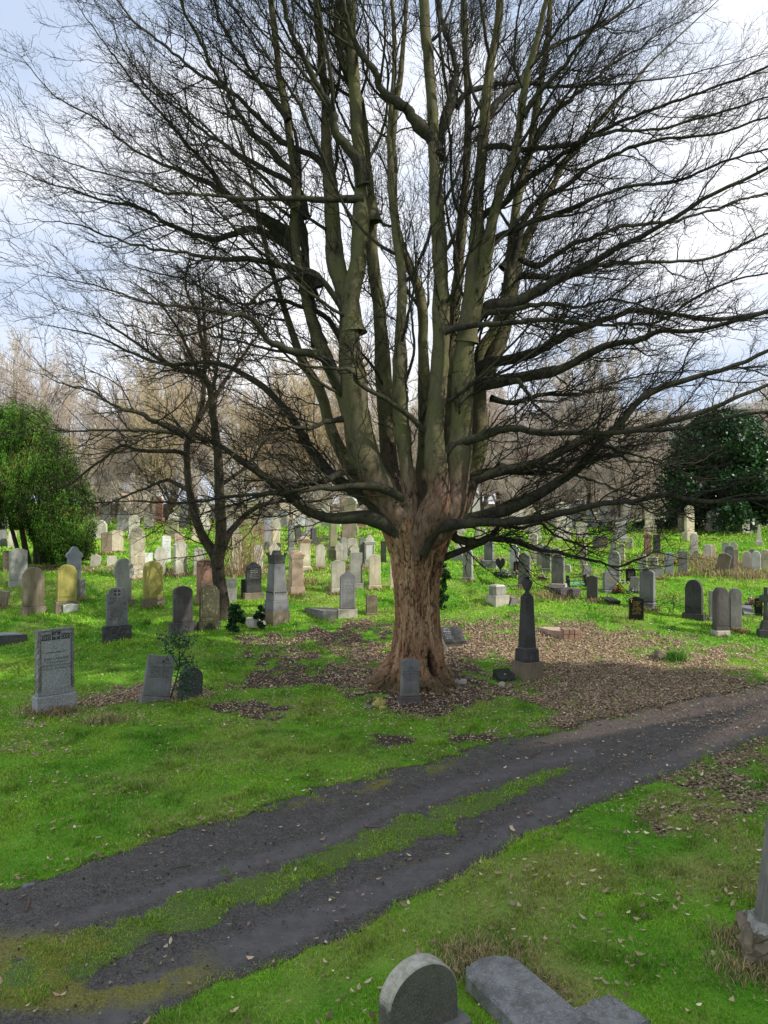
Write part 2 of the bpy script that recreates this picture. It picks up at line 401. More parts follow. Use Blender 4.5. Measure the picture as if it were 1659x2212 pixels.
DRYTUFTS = []      # (x, y, radius, amount)
BARE = []
def frame(crop, l, r, t, b, eff):
    l, t = cv(crop, l, t); r, b = cv(crop, r, b)
    y = float(gy_of_v(b)); x = (((l + r) / 2) - CX) / F * y
    phi = math.atan2(x, y); k = y / F
    return x, y, R(eff) - phi, k, (r - l), (b - t), l, t, r, b
def grave(crop, l, r, t, b, shape, eff, mat, label, pf=.15, sw=None, th=.15, lean=0, pitch=0, panel=None, text=None, rows=0, ink=None, name='headstone',
          cat='gravestone', group=None, rough=False, dry=0, border=False, extra=None, pmat=None):
    x, y, rz, k, W, H, *_ = frame(crop, l, r, t, b, eff)
    e = abs(math.sin(R(eff))); ce = math.cos(R(eff))
    W *= k; H *= k
    Ws = (sw or (1.0 if pf == 0 else .86)) * W
    th = min(th, Ws * .5)
    w = max(.12, (Ws - th * e) / ce)
    wp_ = max(w + .04, (W - (th + .12) * e) / ce)
    y += .5 * th
    root = empty(name, (x, y, float(gz(x, y))), rz, R(lean), R(pitch))
    tag(root, label, cat, group)
    M = STN[mat]; z0 = H * pf
    if pf > 0:
        m = MB()
        if rough: m.roughbox(-wp_ / 2, wp_ / 2, -th / 2 - .1, th / 2 + .1, -.2, z0, .025, 12, int(l + t))
        else: m.box(-wp_ / 2, wp_ / 2, -th / 2 - .07, th / 2 + .07, -.25, z0, .02)
        m.build('plinth', STN[pmat] if pmat else M, root)
    else: z0 = -.25
    s = MB(); s.prism(outline(shape, w, z0 + (.003 if pf else 0), H), th, 0, .014)
    s.build('slab', M, root)
    yf = -th / 2
    if panel:
        pm = MB(); oo = outline(shape, w * .78, max(z0, 0) + .1 * H, H - .07 * w); pm.prism(oo, .016, yf - .004, .006); pm.build('panel', STN[panel], root)
        yf -= .012
    if border:
        o = outline(shape, w * .86, max(z0, 0) + .07 * H, H - .06 * w); m = MB()
        m.tube([(px, yf, pz) for px, pz in o + o[:1]], .007, 4); m.build('border_line', CARVE if mat not in ('dark', 'slate', 'purple') else M, root)
    if rows:
        hh = H - max(z0, 0)
        glyphs(w * .68, max(z0, 0) + hh * .80, max(z0, 0) + hh * (.80 - min(.62, .055 * rows + .03)), rows, yf - .004, int(l * 7 + t)).build('inscription', ink or INK, root)
    if text: text_lines([(a, s_, xx * w, max(z0, 0) + zz * (H - max(z0, 0))) for a, s_, xx, zz in text], yf - .004, ink or INK, root)
    if extra: extra(root, w, H, z0, th, yf)
    if dry: DRYTUFTS.append((x, y - .2, max(.35, W * .6), dry))
    return root

G1 = 'gravestones standing left of the big tree'
# ---- left side
def celtic(root, w, H, z0, th, yf):
    m = MB(); zt = H - .2 * w
    for i, (xc, zc, ww, hh) in enumerate(((-.27 * w, H - .20 * w, .24 * w, .15 * w), (0, H - .165 * w, .23 * w, .22 * w), (.27 * w, H - .20 * w, .24 * w, .15 * w))):
        b = MB(); b.add([(xc - ww / 2, yf - .003, zc - hh / 2), (xc + ww / 2, yf - .003, zc - hh / 2), (xc + ww / 2, yf - .003, zc + hh / 2), (xc - ww / 2, yf - .003, zc + hh / 2)], [(0, 1, 2, 3)])
        p = b.build('knotwork_panel', INK, root); kn = MB()
        if i == 1:
            for sx in (-1, 1):
                for sz in (-1, 1):
                    kn.tube([(xc + sx * .02 * w, yf - .006, zc + sz * .02 * w), (xc + sx * .09 * w, yf - .006, zc + sz * .02 * w), (xc + sx * .05 * w, yf - .006, zc + sz * .09 * w), (xc + sx * .02 * w, yf - .006, zc + sz * .02 * w)], .008 * w, 4)
            kn.tube([(xc - ww * .48, yf - .006, zc), (xc + ww * .48, yf - .006, zc)], .012 * w, 4); kn.tube([(xc, yf - .006, zc - hh * .48), (xc, yf - .006, zc + hh * .48)], .012 * w, 4)
        else:
            for s in (0, math.pi):
                kn.tube([(xc - ww * .42 + ww * .84 * q / 24, yf - .006, zc + hh * .33 * math.sin(q / 24 * 3 * math.pi + s)) for q in range(25)], .009 * w, 4)
        kn.build('knotwork', STN['granite'], p)
    m = MB()
    pts = [(-.42 * w, z0 + .16), (-.42 * w, H - .105 * w), (-.13 * w, H - .105 * w), (-.13 * w, H - .035 * w), (.13 * w, H - .035 * w), (.13 * w, H - .105 * w), (.42 * w, H - .105 * w), (.42 * w, z0 + .16)]
    m.tube([(a, yf - .002, z) for a, z in pts], .008, 4); m.build('border_line', INK, root)
    for sgn in (-1, 1):      # quarry-faced margins
        m = MB(); m.roughbox(sgn * .47 * w - .035 * w, sgn * .47 * w + .035 * w, -th / 2 - .012, th / 2 + .012, z0 + .12, H + .01, .017, 22, 5 + sgn); m.build('rough_margin', STN['grey'], root)
    m = MB(); m.roughbox(-.5 * w, .5 * w, -th / 2 - .01, th / 2 + .01, H - .028 * w, H + .02, .014, 14, 9); m.build('rough_margin', STN['grey'], root)
grave('1', 215, 498, 818, 1370, 'flat', 20, 'granite', 'tall grey granite headstone with three carved knotwork panels along its top and rough side edges', pf=.21, sw=.86, th=.22, lean=-.3, dry=1.0, extra=celtic,
      text=[('IN', .035, 0, .70), ('LOVING MEMORY', .045, 0, .645), ('OF', .035, 0, .60), ('GARY LAIDLAW', .062, 0, .545), ('LOVED HUSBAND', .042, 0, .495), ('OF DEAREST MARY WILSON', .042, 0, .445), ('WHO DIED 18TH APRIL 1974', .042, 0, .395)])
def wheelcross(root, w, H, z0, th, yf):
    m = MB(); zc = H - .27 * w; r = .17 * w
    for k in range(4):
        a0 = 90 * k + 13
        o = arc(0, zc, r, r, a0, a0 + 64, 8) + arc(0, zc, r * .3, r * .3, a0 + 50, a0 + 14, 3)
        m.add([(px, yf - .003, pz) for px, pz in o], [tuple(range(len(o)))])
    m.build('carved_cross', INK, root)
grave('1', 686, 877, 538, 888, 'cusp', 8, 'slate', 'blue-grey headstone with a carved wheel cross and close lettering on a rough rock base', pf=.25, sw=.74, th=.16, rough=True, pmat='dark', extra=wheelcross,
      text=[('IN MEMORY OF', .05, 0, .70), ('WILLIAM', .05, 0, .65), ('DEAR HUSBAND OF', .045, 0, .605), ('LUCY MCKENZIE', .055, 0, .555), ('WHO DIED', .04, 0, .51), ('2ND OCT 1918', .045, 0, .465), ('ALSO THEIR CHILDREN', .045, 0, .42), ('ELIZABETH', .055, 0, .365), ('AND MARGARET', .045, 0, .32), ('DIED IN INFANCY', .045, 0, .275), ('ELIZABETH', .055, 0, .225), ('DIED 3RD MAY 1936', .045, 0, .175), ('AT REST', .045, 0, .13)])
grave('1', 1132, 1318, 530, 838, 'segment', 14, 'purple', 'dull purplish-grey arched headstone left of the small tree, second stone from that trunk', pf=.21, sw=.72, th=.2, rows=5)
grave('1', 1325, 1486, 520, 820, 'shoulder', 15, 'lichdark', 'black stained round-shouldered headstone with yellow-green lichen right against the small tree trunk', pf=.17, sw=.84, th=.2, panel='lichdark')
grave('1', 135, 298, 402, 715, 'shoulder', 12, 'brown', 'brown weathered headstone with arched top and wide base, left of the yellow-topped stone', pf=.15, sw=.85, th=.2)
grave('1', 358, 517, 386, 700, 'shoulder', 14, 'yellow', 'yellow-green lichened headstone leaning slightly, small white tablet at its foot', pf=.21, sw=.82, th=.22, lean=1.5, pmat='brown', panel='yellow')
grave('1', 424, 516, 645, 703, 'notch', 6, 'white', 'small bright white marble tablet leaning on the base of the yellow stone', pf=0, th=.08, pitch=14, name='marble_tablet', cat='tablet')
grave('1', 57, 177, 272, 528, 'peak', 8, 'lightgrey', 'plain pale grey rectangular headstone with shallow peaked top in front of the clipped yew', pf=.13, sw=.95, th=.16)
grave('1', 16, 66, 290, 430, 'flat', 6, 'brown', 'dark brown slab half hidden behind the plain pale headstone beside the yew', pf=0, th=.15)
def pedestal(root, w, H, z0, th, yf): pass
grave('1', 424, 566, 262, 618, 'trefoil', 20, 'blue', 'bluish-grey carved trefoil headstone on a tall block behind the yellow lichened stone', pf=.38, sw=.74, th=.16, dry=.6, pmat='grey')
grave('1', 752, 902, 342, 660, 'keyhole', 14, 'lightgrey', 'grey headstone with broad pointed head overhanging a narrower shaft, streaked with branch shadow', pf=.12, sw=.9, th=.2, pmat='brown')
grave('1', 948, 1102, 358, 660, 'round', 10, 'yellow', 'yellow lichened round-topped headstone on brown base between the overhanging-head stone and small tree', pf=.16, sw=.85, th=.2, pmat='brown', panel='yellow', dry=.25)
grave('1', 1314, 1462, 350, 645, 'low', 28, 'red', 'reddish sandstone headstone with dark left edge partly hidden by the small tree trunk', pf=.2, sw=.95, th=.3)
grave('1', 1524, 1592, 474, 632, 'notch', 5, 'lightgrey', 'small light grey lettered headstone just right of the small tree trunk', pf=0, th=.12, rows=9)
def carved_corner(root, w, H, z0, th, yf):
    m = MB(); rr = random.Random(3)
    for i in range(9):
        cx, cz = -.34 * w + rr.uniform(-.1, .1) * w, H - .14 * w + rr.uniform(-.12, .1) * w; a = rr.uniform(0, 6)
        m.tube([(cx + .05 * w * math.cos(a + q * .5), yf - .004, cz + .04 * w * math.sin(a + q * .5)) for q in range(7)], .008, 4)
    m.build('carved_flowers', STN['lightgrey'], root)
grave('1', 930, 1150, 1003, 1305, 'flat', 14, 'slate', 'stained grey headstone leaning right with carved flowers in one corner, beside the holly sapling', pf=.1, sw=.84, th=.14, lean=9, pitch=-4, extra=carved_corner, pmat='grey',
      text=[('IN', .03, .15, .86), ('LOVING MEMORY', .036, .12, .805), ('OF', .03, .1, .76), ('ISABELLA MULLEN', .052, .05, .70), ('BELOVED WIFE OF', .038, .02, .655), ('CHARLES FORMAN', .044, .02, .605), ('DIED 7TH AUGUST 1931', .036, .02, .56), ('AND THE ABOVE', .036, .02, .515), ('CHARLES FORMAN', .046, 0, .46)])
grave('1', 1190, 1352, 1082, 1282, 'round', 22, 'dark', 'sunken black round-topped headstone tilting behind the holly sapling', pf=0, th=.24, lean=6, pitch=-5)
grave('1', -110, 36, 562, 672, 'flat', -18, 'brown', 'dark broken stone at the left picture edge with dry grass around it', pf=0, th=.3, lean=9, dry=.8)
grave('1', 42, 106, 150, 268, 'round', 10, 'pale', 'pale leaning headstone under the left side of the yew', pf=.1, lean=3)
grave('1', -12, 44, 118, 262, 'gothic', 5, 'grey', 'grey pointed headstone at the far left edge under the yew', pf=.12)
grave('1', 600, 668, 315, 392, 'peak', -10, 'pale', 'low pale slab leaning left beside the right foot of the yew', pf=0, lean=9)
grave('1', 716, 780, 326, 390, 'flat', 6, 'pale', 'stubby brownish-grey stone alone on the grass right of the yew', pf=0)
grave('1', 680, 746, 163, 312, 'low', 8, 'brown', 'brown-streaked flat headstone left of the cream tablet beyond the yew', pf=0, dry=1, th=.12)
grave('1', 750, 826, 150, 302, 'low', 8, 'cream', 'clean cream headstone with rounded corners standing in dry grass right of the yew', pf=0, dry=.9, th=.12)
grave('1', 862, 972, 138, 478, 'gothic', 10, 'cream', 'very tall rough cream monument slab with stepped pointed head behind the yellow stone', pf=.28, sw=.93, th=.3, rough=True, dry=.3)
grave('1', 1026, 1128, 262, 458, 'keyhole', 6, 'pale', 'pale shouldered headstone behind the yellow round-topped stone', pf=.1)
grave('1', 970, 1024, 305, 372, 'flat', 6, 'white', 'small chalk white stone peeping out beside the tall cream slab', pf=0)
grave('1', 1148, 1264, 232, 455, 'pediment', 20, 'pale', 'pale grey pedimented headstone with dark shadowed left side, dry grass at its foot', pf=.06, th=.34, dry=1)
grave('1', 1292, 1386, 268, 455, 'round', 12, 'pale', 'pale rounded headstone directly behind the fork of the small tree', pf=.1, dry=.4)
grave('1', 1086, 1146, 188, 365, 'low', 10, 'white', 'white lettered tablet standing behind the pale shouldered stone', pf=0, rows=8)
grave('1', 1172, 1238, 168, 245, 'low', 8, 'pink', 'peach coloured stone rising behind the pedimented headstone', pf=0)
grave('1', 1552, 1640, 190, 445, 'flat', 10, 'cream', 'broad cream slab behind the dry reeds right of the small tree', pf=.08, sw=.9)

# ---- left ledger
def ledger(name, crop, pts, hgt, mat, label, cat='grave slab', tilt=0, top=None, thick=None):
    """flat grave slab: four picture points of its top, near-left, near-right, far-right, far-left"""
    G = [gp(*cv(crop, *p)) for p in pts]
    cx = sum(g[0] for g in G) / 4; cy = sum(g[1] for g in G) / 4; z = float(gz(cx, cy))
    root = empty(name, (cx, cy, z), 0, 0, R(tilt)); tag(root, label, cat)
    P = [(g[0] - cx, g[1] - cy) for g in G]
    m = MB(); c = .02
    b = [(p[0], p[1], -.15) for p in P]; t1 = [(p[0], p[1], hgt - c) for p in P]; t2 = [(p[0] * .985, p[1] * .985, hgt) for p in P]
    m.add(b + t1 + t2, [(0, 1, 5, 4), (1, 2, 6, 5), (2, 3, 7, 6), (3, 0, 4, 7), (4, 5, 9, 8), (5, 6, 10, 9), (6, 7, 11, 10), (7, 4, 8, 11), (8, 9, 10, 11)])
    m.build('slab', STN[mat], root)
    if top:
        m = MB(); q = [(p[0] * .84, p[1] * .84) for p in P]
        m.add([(p[0], p[1], hgt) for p in q] + [(p[0] * .98, p[1] * .98, hgt + .025) for p in q], [(4, 5, 6, 7), (0, 1, 5, 4), (1, 2, 6, 5), (2, 3, 7, 6), (3, 0, 4, 7)])
        m.build('polished_panel', STN[top], root)
    return root, P
ledger('grave_slab', '1', [(-130, 948), (183, 900), (100, 850), (-110, 868)], .2, 'dark', 'low dark kerbed grave with shiny blue-grey polished top at the left picture edge', top='blue', tilt=-4)

# ---- centre left (behind and left of trunk)
def tapered(crop, l, r, t, b, eff, mat, label, base_mat, levels, name='monument', cat='monument', extra=None, dry=0, lean=0):
    """pillar monument of stacked blocks: levels of (part name, z0, z1, half width bottom, half width top, material) as shares of height and width"""
    x, y, rz, k, W, H, *_ = frame(crop, l, r, t, b, eff)
    W *= k / (math.cos(R(eff)) + abs(math.sin(R(eff)))); H *= k
    y += W * .5
    root = empty(name, (x, y, float(gz(x, y))), rz, R(lean)); tag(root, label, cat)
    for i, (nm, a, c, w0, w1, mm) in enumerate(levels):
        m = MB(); w0 *= W; w1 *= W
        m.box(-w0, w0, -w0, w0, a * H - (.25 if i == 0 else 0) + (.002 if i else 0), c * H, .012, max(0, w0 - w1), max(0, w0 - w1)) if w1 <= w0 else m.box(-w0, w0, -w0, w0, a * H, c * H, .005, w0 - w1, w0 - w1)
        m.build(nm, STN[mm], root)
    if extra: extra(root, W, H)
    if dry: DRYTUFTS.append((x, y - .4, W * .7, dry))
    return root
def battlement(root, W, H):
    m = MB()
    for sx in (-1, 1):
        for sy in (-1, 1):
            m.box(sx * .33 * W - .07 * W, sx * .33 * W + .07 * W, sy * .33 * W - .07 * W, sy * .33 * W + .07 * W, .935 * H, .97 * H, .01)
    m.build('corner_block', STN['dark'], root)
    m = MB()
    for k in range(7):
        for q in range(4):
            a = (k - 3) * .1 * W
            p = [(a - .03 * W, -.415 * W), (a + .03 * W, -.415 * W)]
            for _ in range(q): p = [(-yy, xx) for xx, yy in p]
            m.add([(p[0][0], p[0][1], .405 * H), (p[1][0], p[1][1], .405 * H), (p[1][0], p[1][1], .43 * H), (p[0][0], p[0][1], .43 * H)], [(0, 1, 2, 3)])
    m.build('carved_band', INK, root)
tapered('2', 415, 657, 540, 1185, 30, 'slate', 'tall dark tapering monument with battlement cap on a brown block, right of the small tree', 'brown',
        [('plinth', 0, .16, .5, .5, 'brown'), ('die', .16, .30, .46, .45, 'slate'), ('step', .30, .385, .41, .40, 'slate'), ('band', .385, .435, .40, .40, 'slate'), ('shaft', .435, .82, .38, .31, 'slate'), ('cornice', .82, .86, .325, .325, 'dark'), ('frieze', .86, .935, .31, .36, 'dark'), ('cap', .935, 1.0, .2, .16, 'dark')], extra=battlement)
def roundcap(matn):
    def f(root, W, H):
        m = MB(); m.prism(arc(0, .905 * H, .36 * W, .095 * H, 0, 180, 12), .6 * W, 0, .02); m.build('rounded_cap', STN[matn], root)
    return f
tapered('2', 626, 802, 536, 922, 16, 'pink', 'stout pinkish pedestal monument with rounded cap, right of the battlemented dark monument', 'pink',
        [('plinth', 0, .15, .47, .47, 'pink'), ('shaft', .15, .80, .39, .37, 'pink'), ('cornice', .80, .905, .38, .47, 'pink')], extra=roundcap('pink'), dry=.5)
tapered('2', 720, 862, 403, 712, 10, 'cream', 'bright cream pedestal monument with rounded pink cap standing behind the stout pinkish one', 'cream',
        [('plinth', 0, .1, .5, .5, 'cream'), ('step', .1, .14, .45, .42, 'cream'), ('shaft', .14, .80, .4, .38, 'cream'), ('cornice', .80, .9, .38, .5, 'pink')], extra=roundcap('pink'))
grave('2', 238, 434, 626, 955, 'ogee', 14, 'dark', 'sooty black headstone with scrolled pointed head and pale lettering, between small tree and battlemented monument', pf=.16, sw=.74, th=.22, rows=6, ink=WHITEINK, pmat='brown')
grave('2', 226, 270, 780, 946, 'flat', 10, 'dark', 'narrow black slab touching the left side of the scrolled black headstone', pf=0)
def frameline(root, w, H, z0, th, yf):
    m = MB(); o = [(-.43 * w, z0 + .06), (.43 * w, z0 + .06), (.43 * w, H - .2 * w), (-.43 * w, H - .2 * w), (-.43 * w, z0 + .06)]
    m.tube([(a, yf - .002, z) for a, z in o], .005, 4); m.build('border_line', WHITEINK, root)
grave('2', 1088, 1272, 708, 1120, 'ogee', 10, 'slate', 'dark slate headstone covered in fine white lettering, on pale plinth left of the trunk', pf=.17, sw=.78, th=.13, lean=1.5, rows=17, ink=WHITEINK, pmat='pale', extra=frameline)
ledger('grave_slab', '2', [(965, 1150), (1165, 1118), (985, 1052), (800, 1066)], .22, 'grey', 'flat grey grave slab lying in the grass left of the slate headstone with white lettering', tilt=0)
grave('2', 1343, 1457, 925, 1097, 'notch', 12, 'brown', 'small dark brown shaped stone on the ground just left of the big trunk', pf=.08, sw=.95, th=.2, rows=3)
grave('2', 1033, 1167, 613, 906, 'peak', 9, 'pale', 'pale stone with low peaked top behind the slate headstone with white lettering', pf=.14, sw=.96, th=.16, dry=.5)
grave('2', 1188, 1332, 540, 862, 'notch', 9, 'lightgrey', 'pale grey headstone with square shoulders and low arched top, between peaked and round cream stones', pf=.14, sw=.8, th=.15)
grave('2', 1366, 1492, 560, 866, 'round', 8, 'cream', 'cream round-topped headstone nearest the left side of the big trunk', pf=.1, sw=.86, th=.16, dry=.3)
grave('2', 890, 987, 468, 682, 'round', 8, 'pale', 'pale round-topped headstone in dry grass right of the cream pedestal monument', pf=.07, sw=.9, dry=.9)
grave('2', 1064, 1152, 453, 622, 'keyhole', 6, 'pale', 'pale pointed headstone with overhanging head behind the peaked stone', pf=.08, rows=5)
grave('2', 1204, 1290, 463, 570, 'trefoil', 6, 'pale', 'pale headstone with round carved head just behind the square-shouldered one', pf=0)
grave('2', 1116, 1182, 403, 612, 'shoulder', 20, 'lightgrey', 'grey round-headed stone with sunlit right edge behind the overhanging-head stone', pf=0, th=.22)
grave('2', 1184, 1272, 413, 565, 'notch', 6, 'pale', 'broad pale stone behind the round carved head', pf=0)
tapered('2', 996, 1108, 250, 600, 12, 'green', 'tall greenish pillar monument rising behind the pale stones left of the trunk', 'green', [('plinth', 0, .22, .5, .5, 'green'), ('step', .22, .27, .45, .42, 'green'), ('shaft', .27, 1.0, .36, .3, 'green')])
def pilasters(root, W, H):
    for s in (-1, 1):
        m = MB(); m.lathe([(.06 * W, .2 * H), (.05 * W, .25 * H), (.045 * W, .6 * H), (.06 * W, .66 * H)], 8, s * .33 * W, -.40 * W); m.build('pilaster', STN['pale'], root)
    m = MB(); m.prism(outline('trefoil', .7 * W, .78 * H, H), .3 * W); m.build('carved_crest', STN['pale'], root)
tapered('2', 1322, 1442, 388, 662, 8, 'pale', 'white ornate tomb with small columns and carved crest near the left side of the trunk', 'pale', [('plinth', 0, .2, .5, .48, 'lightgrey'), ('die', .2, .68, .38, .38, 'white'), ('cornice', .68, .78, .4, .5, 'white')], extra=pilasters)
grave('2', 1284, 1342, 398, 655, 'ogee', 12, 'grey', 'dark pointed stone touching the left side of the white ornate tomb', pf=.1)
grave('2', 1478, 1538, 440, 632, 'flat', 10, 'blackgreen', 'dark green slab almost hidden by the left edge of the trunk', pf=.1)
grave('2', 1558, 1640, 600, 862, 'low', 10, 'cream', 'cream stone of which only a strip shows left of the trunk', pf=.1)
grave('2', 338, 424, 472, 706, 'round', 10, 'white', 'white rough-faced round headstone behind the dry reeds', pf=0, rows=7)
grave('2', 128, 232, 470, 726, 'flat', 10, 'cream', 'flat cream slab half hidden by the left stalks of the dry reeds', pf=.06)
grave('2', 468, 582, 452, 640, 'trefoil', 8, 'pale', 'pale lobed headstone peeping over the battlemented dark monument', pf=.1)
tapered('2', 632, 714, 268, 532, 14, 'grey', 'slender grey pillar on a stepped base beyond the bright cream pedestal', 'grey', [('plinth', 0, .1, .5, .5, 'grey'), ('step', .1, .16, .44, .4, 'grey'), ('shaft', .16, 1, .34, .3, 'grey')])
grave('2', 500, 584, 318, 545, 'round', 12, 'cream', 'tall cream round stone with a dark block before it, above the reeds', pf=.4, pmat='dark')
grave('2', 424, 504, 232, 512, 'flat', 10, 'blue', 'tall bluish slab right of the dry reeds', pf=.1)
grave('2', 768, 822, 352, 412, 'gothic', 6, 'grey', 'small grey pointed stone just behind the rounded pink cap', pf=0)
grave('2', 716, 778, 288, 440, 'peak', 20, 'dark', 'dark leaning stone in the bare patch behind the pedestals', pf=0, lean=-7)
grave('2', 850, 908, 322, 445, 'flat', 24, 'dark', 'dark square stone with pale right edge at the rim of the bare patch', pf=0, th=.3)

# ---- at the big trunk
grave('T', 613, 962, 585, 1178, 'low', 22, 'grey', 'small green-grey headstone leaning back against the foot of the great trunk', pf=.15, sw=.76, th=.17, lean=2.0, pitch=-3, pmat='purple', panel='slate',
      text=[('IN', .022, 0, .80), ('LOVING', .03, 0, .75), ('MEMORY OF', .03, 0, .70), ('MY DEAR HUSBAND', .036, 0, .645), ('JAMES HENDERSON', .04, 0, .585), ('DIED 19TH JUNE 1933', .036, 0, .53), ('ALSO HIS WIFE', .034, 0, .475), ('JANE ANN', .034, 0, .425)])

# ---- right of the trunk
def urn_and_bands(root, W, H):
    m = MB(); s = .055 * H
    m.lathe([(.02 * H, .815 * H), (.045 * H, .815 * H), (.045 * H, .822 * H), (.03 * H, .835 * H), (.018 * H, .855 * H), (.024 * H, .865 * H), (.048 * H, .91 * H), (.056 * H, .945 * H), (.05 * H, .96 * H), (.026 * H, .972 * H), (.024 * H, .985 * H), (.036 * H, .992 * H), (.034 * H, 1.0 * H)], 20)
    m.build('urn', STN['dark'], root, True)
    m = MB(); z = .29 * H; w = .305 * W
    for q in range(4):
        for k in range(9):
            a = (k - 4) * .065 * W; p = [(a - .022 * W, -w), (a + .022 * W, -w)]
            for _ in range(q): p = [(-yy, xx) for xx, yy in p]
            m.add([(p[0][0], p[0][1], z), (p[1][0], p[1][1], z), (p[1][0], p[1][1], z + .016 * H), (p[0][0], p[0][1], z + .016 * H)], [(0, 1, 2, 3)])
    m.build('carved_band', CARVE, root)
    # arch moulding on the right front face, small crest and letters on the shaft
    m = MB(); f = .402 * W
    m.tube([(f, yy, zz) for yy, zz in [(-.2 * W, .17 * H)] + arc(0, .235 * H, .2 * W, .03 * H, 180, 0, 10) + [(.2 * W, .17 * H)]], .012, 5)
    m.tube([(-yy, -f, zz) for yy, zz in [(-.2 * W, .17 * H)] + arc(0, .235 * H, .2 * W, .03 * H, 180, 0, 10) + [(.2 * W, .17 * H)]], .012, 5)
    m.build('arch_moulding', STN['dark'], root)
    m = MB(); f = .262 * W
    m.tube([(f, -.13 * W, .585 * H), (f - .01, 0, .615 * H), (f, .13 * W, .585 * H)], .01, 4); m.tube([(f, -.13 * W, .585 * H), (f, .13 * W, .585 * H)], .008, 4)
    m.build('carved_crest', CARVE, root)
    g = glyphs(.34 * W, .57 * H, .50 * H, 5, 0, 4); g.v = [(.272 * W + .02 * (.57 * H - zz) / (.07 * H), xx, zz) for xx, yy, zz in g.v]; g.build('inscription', CARVE, root)
tapered('3', 735, 1026, 640, 1556, 40, 'dark', 'black obelisk topped by an urn on a brown stone block, right of the great trunk', 'brown',
        [('plinth', 0, .165, .49, .48, 'brown'), ('die', .165, .285, .385, .37, 'dark'), ('step', .285, .30, .31, .30, 'dark'), ('shaft', .30, .80, .285, .205, 'dark'), ('shaft_cap', .80, .815, .21, .18, 'dark')], extra=urn_and_bands, name='obelisk', cat='obelisk')
# open book on a block
def book(crop, l, r, t, b, label, eff, mat, base):
    x, y, rz, k, W, H, *_ = frame(crop, l, r, t, b, eff); W *= k; H *= k; y += .3
    root = empty('book_memorial', (x, y, float(gz(x, y))), rz); tag(root, label, 'memorial')
    if base:
        m = MB(); m.add([(-.42 * W, -.2, -.15), (.42 * W, -.2, -.15), (.42 * W, .2, -.15), (-.42 * W, .2, -.15), (-.42 * W, -.2, .22 * H), (.42 * W, -.2, .22 * H), (.42 * W, .22, .78 * H), (-.42 * W, .22, .78 * H)],
                        [(0, 1, 5, 4), (1, 2, 6, 5), (2, 3, 7, 6), (3, 0, 4, 7), (4, 5, 6, 7)]); m.build('support_block', STN[base], root)
    z0 = (.28 if base else .02) * H; z1 = .95 * H; d = .28
    for s in (-1, 1):
        m = MB(); v = []
        for i in range(6):
            q = i / 5; xx = s * q * .5 * W; bulge = .035 * math.sin(q * math.pi) + .01
            v += [(xx, -d, z0 + bulge), (xx, d, z1 + bulge), (xx, d, z1 - .05), (xx, -d, z0 - .05)]
        fs = []
        for i in range(5):
            for j in range(4): fs.append((i * 4 + j, i * 4 + (j + 1) % 4, i * 4 + 4 + (j + 1) % 4, i * 4 + 4 + j))
        fs += [(0, 1, 2, 3), (20, 23, 22, 21)]
        m.add(v, fs); m.build('page', STN[mat], root)
    g = glyphs(.34 * W, 1, 0, 7, 0, 5); g.v = [(xx - .25 * W, -d * .8 + zz * 1.6 * d, z0 + (z1 - z0) * (.1 + .8 * zz) + .055) for xx, yy, zz in g.v]; g.build('inscription', WHITEINK, root)
    return root
book('3', 98, 302, 1100, 1266, 'dark open-book memorial propped on a pale block right behind the trunk', 24, 'dark', 'cream')
grave('3', 82, 136, 1248, 1312, 'flat', 10, 'grey', 'little grey block on the ground between trunk and open-book memorial', pf=0, th=.25, name='stone_block', cat='stone block')
x, y, rz, k, W, H, *_ = frame('3', 550, 776, 1462, 1556, 30)
rt = empty('wedge_plaque', (x, y + .15, float(gz(x, y))), rz); tag(rt, 'low green-black wedge plaque lying left of the obelisk base', 'plaque')
W *= k; m = MB(); a = .36 * W
m.add([(-a, -.22, -.1), (a, -.22, -.1), (a, .22, -.1), (-a, .22, -.1), (-a, -.22, .08), (a, -.22, .08), (a, .2, .3), (-a, .2, .3)], [(0, 1, 5, 4), (1, 2, 6, 5), (2, 3, 7, 6), (3, 0, 4, 7), (4, 5, 6, 7)]); m.build('wedge', STN['blackgreen'], rt)
m = MB(); m.add([(-a * .1, -.05, .172), (a * .1, -.05, .172), (a * .12, -.02, .188), (-a * .08, -.02, .188)], [(0, 1, 2, 3)]); m.build('inscription', WHITEINK, rt)
# brick ended grave
root, P = ledger('grave_slab', '3', [(1090, 1160), (1190, 1175), (1150, 1085), (955, 1085)], .16, 'pink', 'flat pinkish grave slab lying in the sunlit leaves right of the obelisk')
x, y, rz, k, W, H, *_ = frame('3', 1185, 1336, 1095, 1186, 15)
rt = empty('brick_plinth', (x, y + .25, float(gz(x, y))), rz); tag(rt, 'low block of pale bricks at the end of the pinkish grave slab', 'brick plinth'); W *= k; H *= k
for r_ in range(2):
    for c_ in range(3):
        for d_ in range(2):
            bw = W / 3; m = MB(); o = (bw * .0 if r_ == 0 else .03)
            m.box(-W / 2 + c_ * bw + .008 + o * .3, -W / 2 + (c_ + 1) * bw - .008 + o * .3, -.24 + d_ * .24 + .005, d_ * .24 - .005, r_ * H / 2 - (.1 if r_ == 0 else -.006), (r_ + 1) * H / 2, .015); m.build('brick', STN['brick'], rt)
